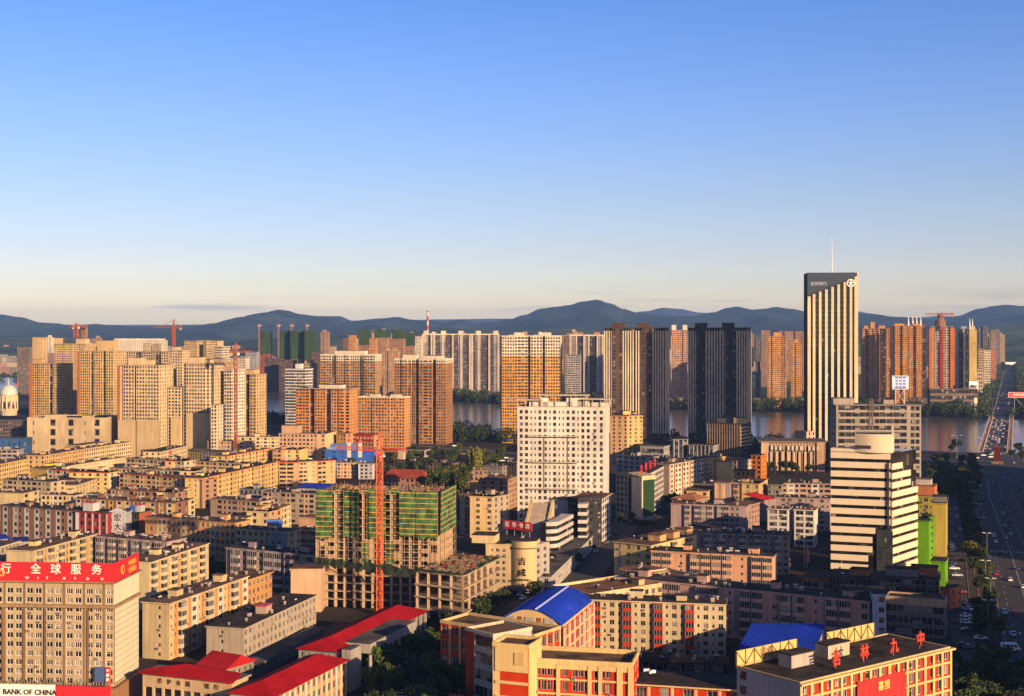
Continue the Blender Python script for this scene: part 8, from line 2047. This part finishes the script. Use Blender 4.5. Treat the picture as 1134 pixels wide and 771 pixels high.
# bridge traffic
BG = 'traffic on the bridge'
ABr = math.atan2(dv.y, dv.x)
placed = []
rnd = random.Random(21)
for i in range(120):
    s = rnd.uniform(-30, LB - 8); lane = rnd.choice((-7.8, -4.7, -1.6, 1.6, 4.7, 7.8))
    if any(l2 == lane and abs(s - s2) < 7 for s2, l2 in placed): continue
    placed.append((s, lane)); c = b0 + dv * s + nv * lane; c_ = rnd.choice(('white', 'white', 'silver', 'black', 'grey', 'red', 'white', 'blue'))
    car(c, ABr + (pi if lane < 0 else 0), c_, f'{c_} car in the heavy traffic on the river bridge', BG, False, .47 if s > 0 else .12)
for i in range(40):
    s = rnd.uniform(10, 700); p, d = along(AXIS[8:], s); lane = rnd.choice((-7, -4, 3, 6, 9)); c = p + Vector((d.y, -d.x)) * lane; c_ = rnd.choice(('white', 'silver', 'black', 'grey'))
    car(c, math.atan2(d.y, d.x), c_, f'{c_} car on the far boulevard beyond the bridge', 'traffic beyond the bridge', False, .14)
for px, py, c_ in ((1089, 505, 'white'), (1098, 504, 'silver'), (1097, 507, 'white'), (1081, 508, 'white'), (1062, 507.5, 'white'), (1045, 507, 'white'), (1036, 507, 'silver'), (1072, 511, 'grey')):
    car(G(px, py), .15, c_, f'{c_} car circling the junction before the bridge', 'cars at the bridgehead junction', False, .14)
for px, py, c_ in ((503, 494.5, 'white'), (519, 503, 'white'), (526, 502.5, 'silver'), (513, 503.5, 'grey'), (460, 497, 'white'), (477, 499, 'silver'), (533, 513, 'silver'), (556, 511, 'white'), (560, 508, 'white'), (552, 515, 'silver'), (566, 509, 'grey')):
    car(G(px, py), .3, c_, f'{c_} car on the riverside street left of the hotel', 'cars on the riverside street', False, .12)
for px, py, c_ in ((721, 573, 'white'), (728, 574, 'grey'), (700, 578, 'silver'), (660, 612, 'silver'), (672, 602, 'grey'), (682, 592, 'black'), (579, 664, 'white'), (576, 660, 'silver'), (757, 578, 'white'), (768, 583, 'white')):
    car(G(px, py), AB, c_, f'{c_} car on the shaded street between the hotel and the cream corner flats', 'cars on the hotel side street', False, .12)
# ------------------------------------------------------------------ lamps, signs
lampsteel = plain((.20, .20, .20), .4, name='lamp_steel'); lamph = plain((.7, .7, .7), .3, name='lamp_white')
def lamp(pt, h, label, ang, arms=(1, -1), z=.1, reach=1.3):
    r_ = thing('street_lamp', (pt[0], pt[1], z), label, 'street lamp', 'street lamps by the boulevard')
    mb = MB(); mb.cyl((pt[0], pt[1], z), .16, .09, h, 8); mb.build('pole', [lampsteel], r_)
    for s in arms:
        e_ = Vector(pt[:2]) + Vector((cos(ang), sin(ang))) * reach * s
        mb = MB(); mb.bar((pt[0], pt[1], z + h - .1), (e_.x, e_.y, z + h + .4), .12); mb.build('arm', [lampsteel], r_)
        mb = MB(); mb.box((e_.x, e_.y, z + h + .3), (1.5, .5, .22), ang); mb.build('lamp_head', [lamph], r_)
LMP = [(1094.5, 706, 'tall grey lamp post standing at the near zebra crossing'), (1097, 672, 'double-armed lamp above the bright tree beside the boulevard'), (1091.5, 650, 'double-armed lamp among dark trees, second from the near crossing'), (1093, 616, 'double-armed lamp by the far crossing'), (1087, 597, 'double-armed lamp just beyond the far crossing'), (1083.5, 580, 'double-armed lamp in the trees level with the ochre slab'), (1079, 564, 'double-armed lamp level with the orange-edged slab top'), (1076.5, 553, 'double-armed lamp, farthest one before the riverside junction')]
for px, py, lab in LMP: lamp(G(px, py), 12.5 if py > 700 else 10.5, lab, AB - pi / 2)
for k, (u, s) in enumerate(((.02, -1), (.35, -1), (.68, -1), (.98, -1), (.02, 1), (.35, 1), (.68, 1), (.98, 1))):
    c = b0 + dv * (LB * u) + nv * (12 * s); lamp(c, 11, ('left' if s < 0 else 'right') + ' footway lamp on the bridge, ' + ('at its near end', 'about a third across', 'about two thirds across', 'at its far end')[k % 4], ABr + pi / 2, (1,) if s < 0 else (-1,), .6)
c = D(1099, 1840); lamp(c, 17, 'tall pale green lamp mast at the far left end of the bridge', ABr + pi / 2, (1, -1), .1, 3.4)
c = D(1059.5, 1170); lamp(c, 17, 'tall lamp mast by the water near the round dark tree', 0, (1, -1), .1, 4)
billboard('street_billboard', 'white billboard with a black picture by the far end of the bridge', 1073.5, 1083, 422.5, 434, 1830, (.74, .73, .72), 0)
c = D(1078.3, 1829); mb = MB(); mb.box((c.x, c.y - .35, Z(429.5, 1829)), (8, .1, 3.2)); mb.box((c.x - 2, c.y - .37, Z(427.3, 1829)), (3.5, .1, 1.4))
pb_ = [o for o in bpy.data.objects if o.name.startswith('street_billboard')][0]; mb.build('picture', [plain((.02, .02, .022), .4, name='black_print')], pb_)
billboard('road_sign', 'white overhead road sign spanning the far boulevard', 1113.5, 1125, 401.3, 404, 4300, (.66, .70, .80), 0, trussw=60)
billboard('banner_sign', 'long red banner with white lettering over the far end of the bridge', 1117, 1150, 434.8, 440, 1730, (.50, .02, .02), 0, '欢迎来到美丽的江城', (.72, .7, .66), 3.0)
billboard('small_sign', 'small cream upright sign in the trees at the far bridge end', 1079, 1082, 441, 446.5, 1740, (.70, .45, .25), 0)
# low shelters at the far bridge end
shed((1048, 446), (1061, 446), 6, 10, 'blue and white tent roofed stall at the far river bank', (.05, .10, .40), wall=(.6, .58, .56), name='stall', cat='stall')
shed((1062, 446.5), (1068, 446.5), 7, 9, 'dark red stall next to the blue tented one on the far bank', (.25, .04, .04), wall=(.3, .12, .1), name='stall', cat='stall')
# ------------------------------------------------------------------ unseen buildings added off the frame at right to cast shade leftward
def offframe(x, y, w, d, h, label, ang=-17, mats=(SAND, ORANGE, PALE)):
    c = Vector((x, y)); dd = Vector((cos(R(ang)), sin(R(ang)))); n_ = Vector((dd.y, -dd.x)); P = c - dd * (w / 2) + n_ * (d / 2); Q = c + dd * (w / 2) + n_ * (d / 2)
    building('tower_block', label, 'tower block', P, Q, d, h, max(3, int(h / 3)), pat='(w)', side='(w)', left='(w)', mats=mats)
def shade(sc, t, w, h, label, deep=26):  # adds an unseen block, placed and sized for the shadow it throws
    """sc: place across the sun's path, t: place along it"""
    offframe(.77 * sc - .64 * t, .64 * sc + .77 * t, w, deep, h, label, 40)
shade(363, 120, 38, 66, 'tan tower block added unseen at right to cast shade, nearest the school corner')
shade(412, 140, 48, 46, 'lower tan block added unseen at right to cast shade, between two taller ones')
shade(455, 140, 38, 86, 'taller tan block added unseen at right to cast shade, across from the near zebra crossing')
for i, d0 in enumerate((560, 640, 720, 800, 880, 960)):
    p, d = along(AX_near, d0); q = p + Vector((d.y, -d.x)) * 62
    tag_ = offframe(q.x, q.y, 30, 62, 36 + (i % 3) * 2, ('first', 'second', 'third', 'fourth', 'fifth', 'sixth')[i] + ' low tan block along the right side of the boulevard, out of view')
shade(952, 500, 40, 206, 'very tall tower added unseen at right near the bridge to shade the black twin')  # unseen tower added, tall enough for its shadow to cover the right twin
# ------------------------------------------------------------------ air
hz = MB(); hz.box((0, 8300, -6), (34000, 22600, 440)); ho = hz.build('haze', [])
hm = bpy.data.materials.new('haze'); hm.use_nodes = True; nt = hm.node_tree; nt.nodes.clear()
out = nt.nodes.new('ShaderNodeOutputMaterial'); pv = nt.nodes.new('ShaderNodeVolumePrincipled')
pv.inputs['Color'].default_value = (.24, .47, 1.0, 1); pv.inputs['Density'].default_value = HAZE; pv.inputs['Anisotropy'].default_value = 0.0
nt.links.new(pv.outputs[0], out.inputs['Volume']); ho.data.materials.append(hm); tag(ho, kind='stuff')
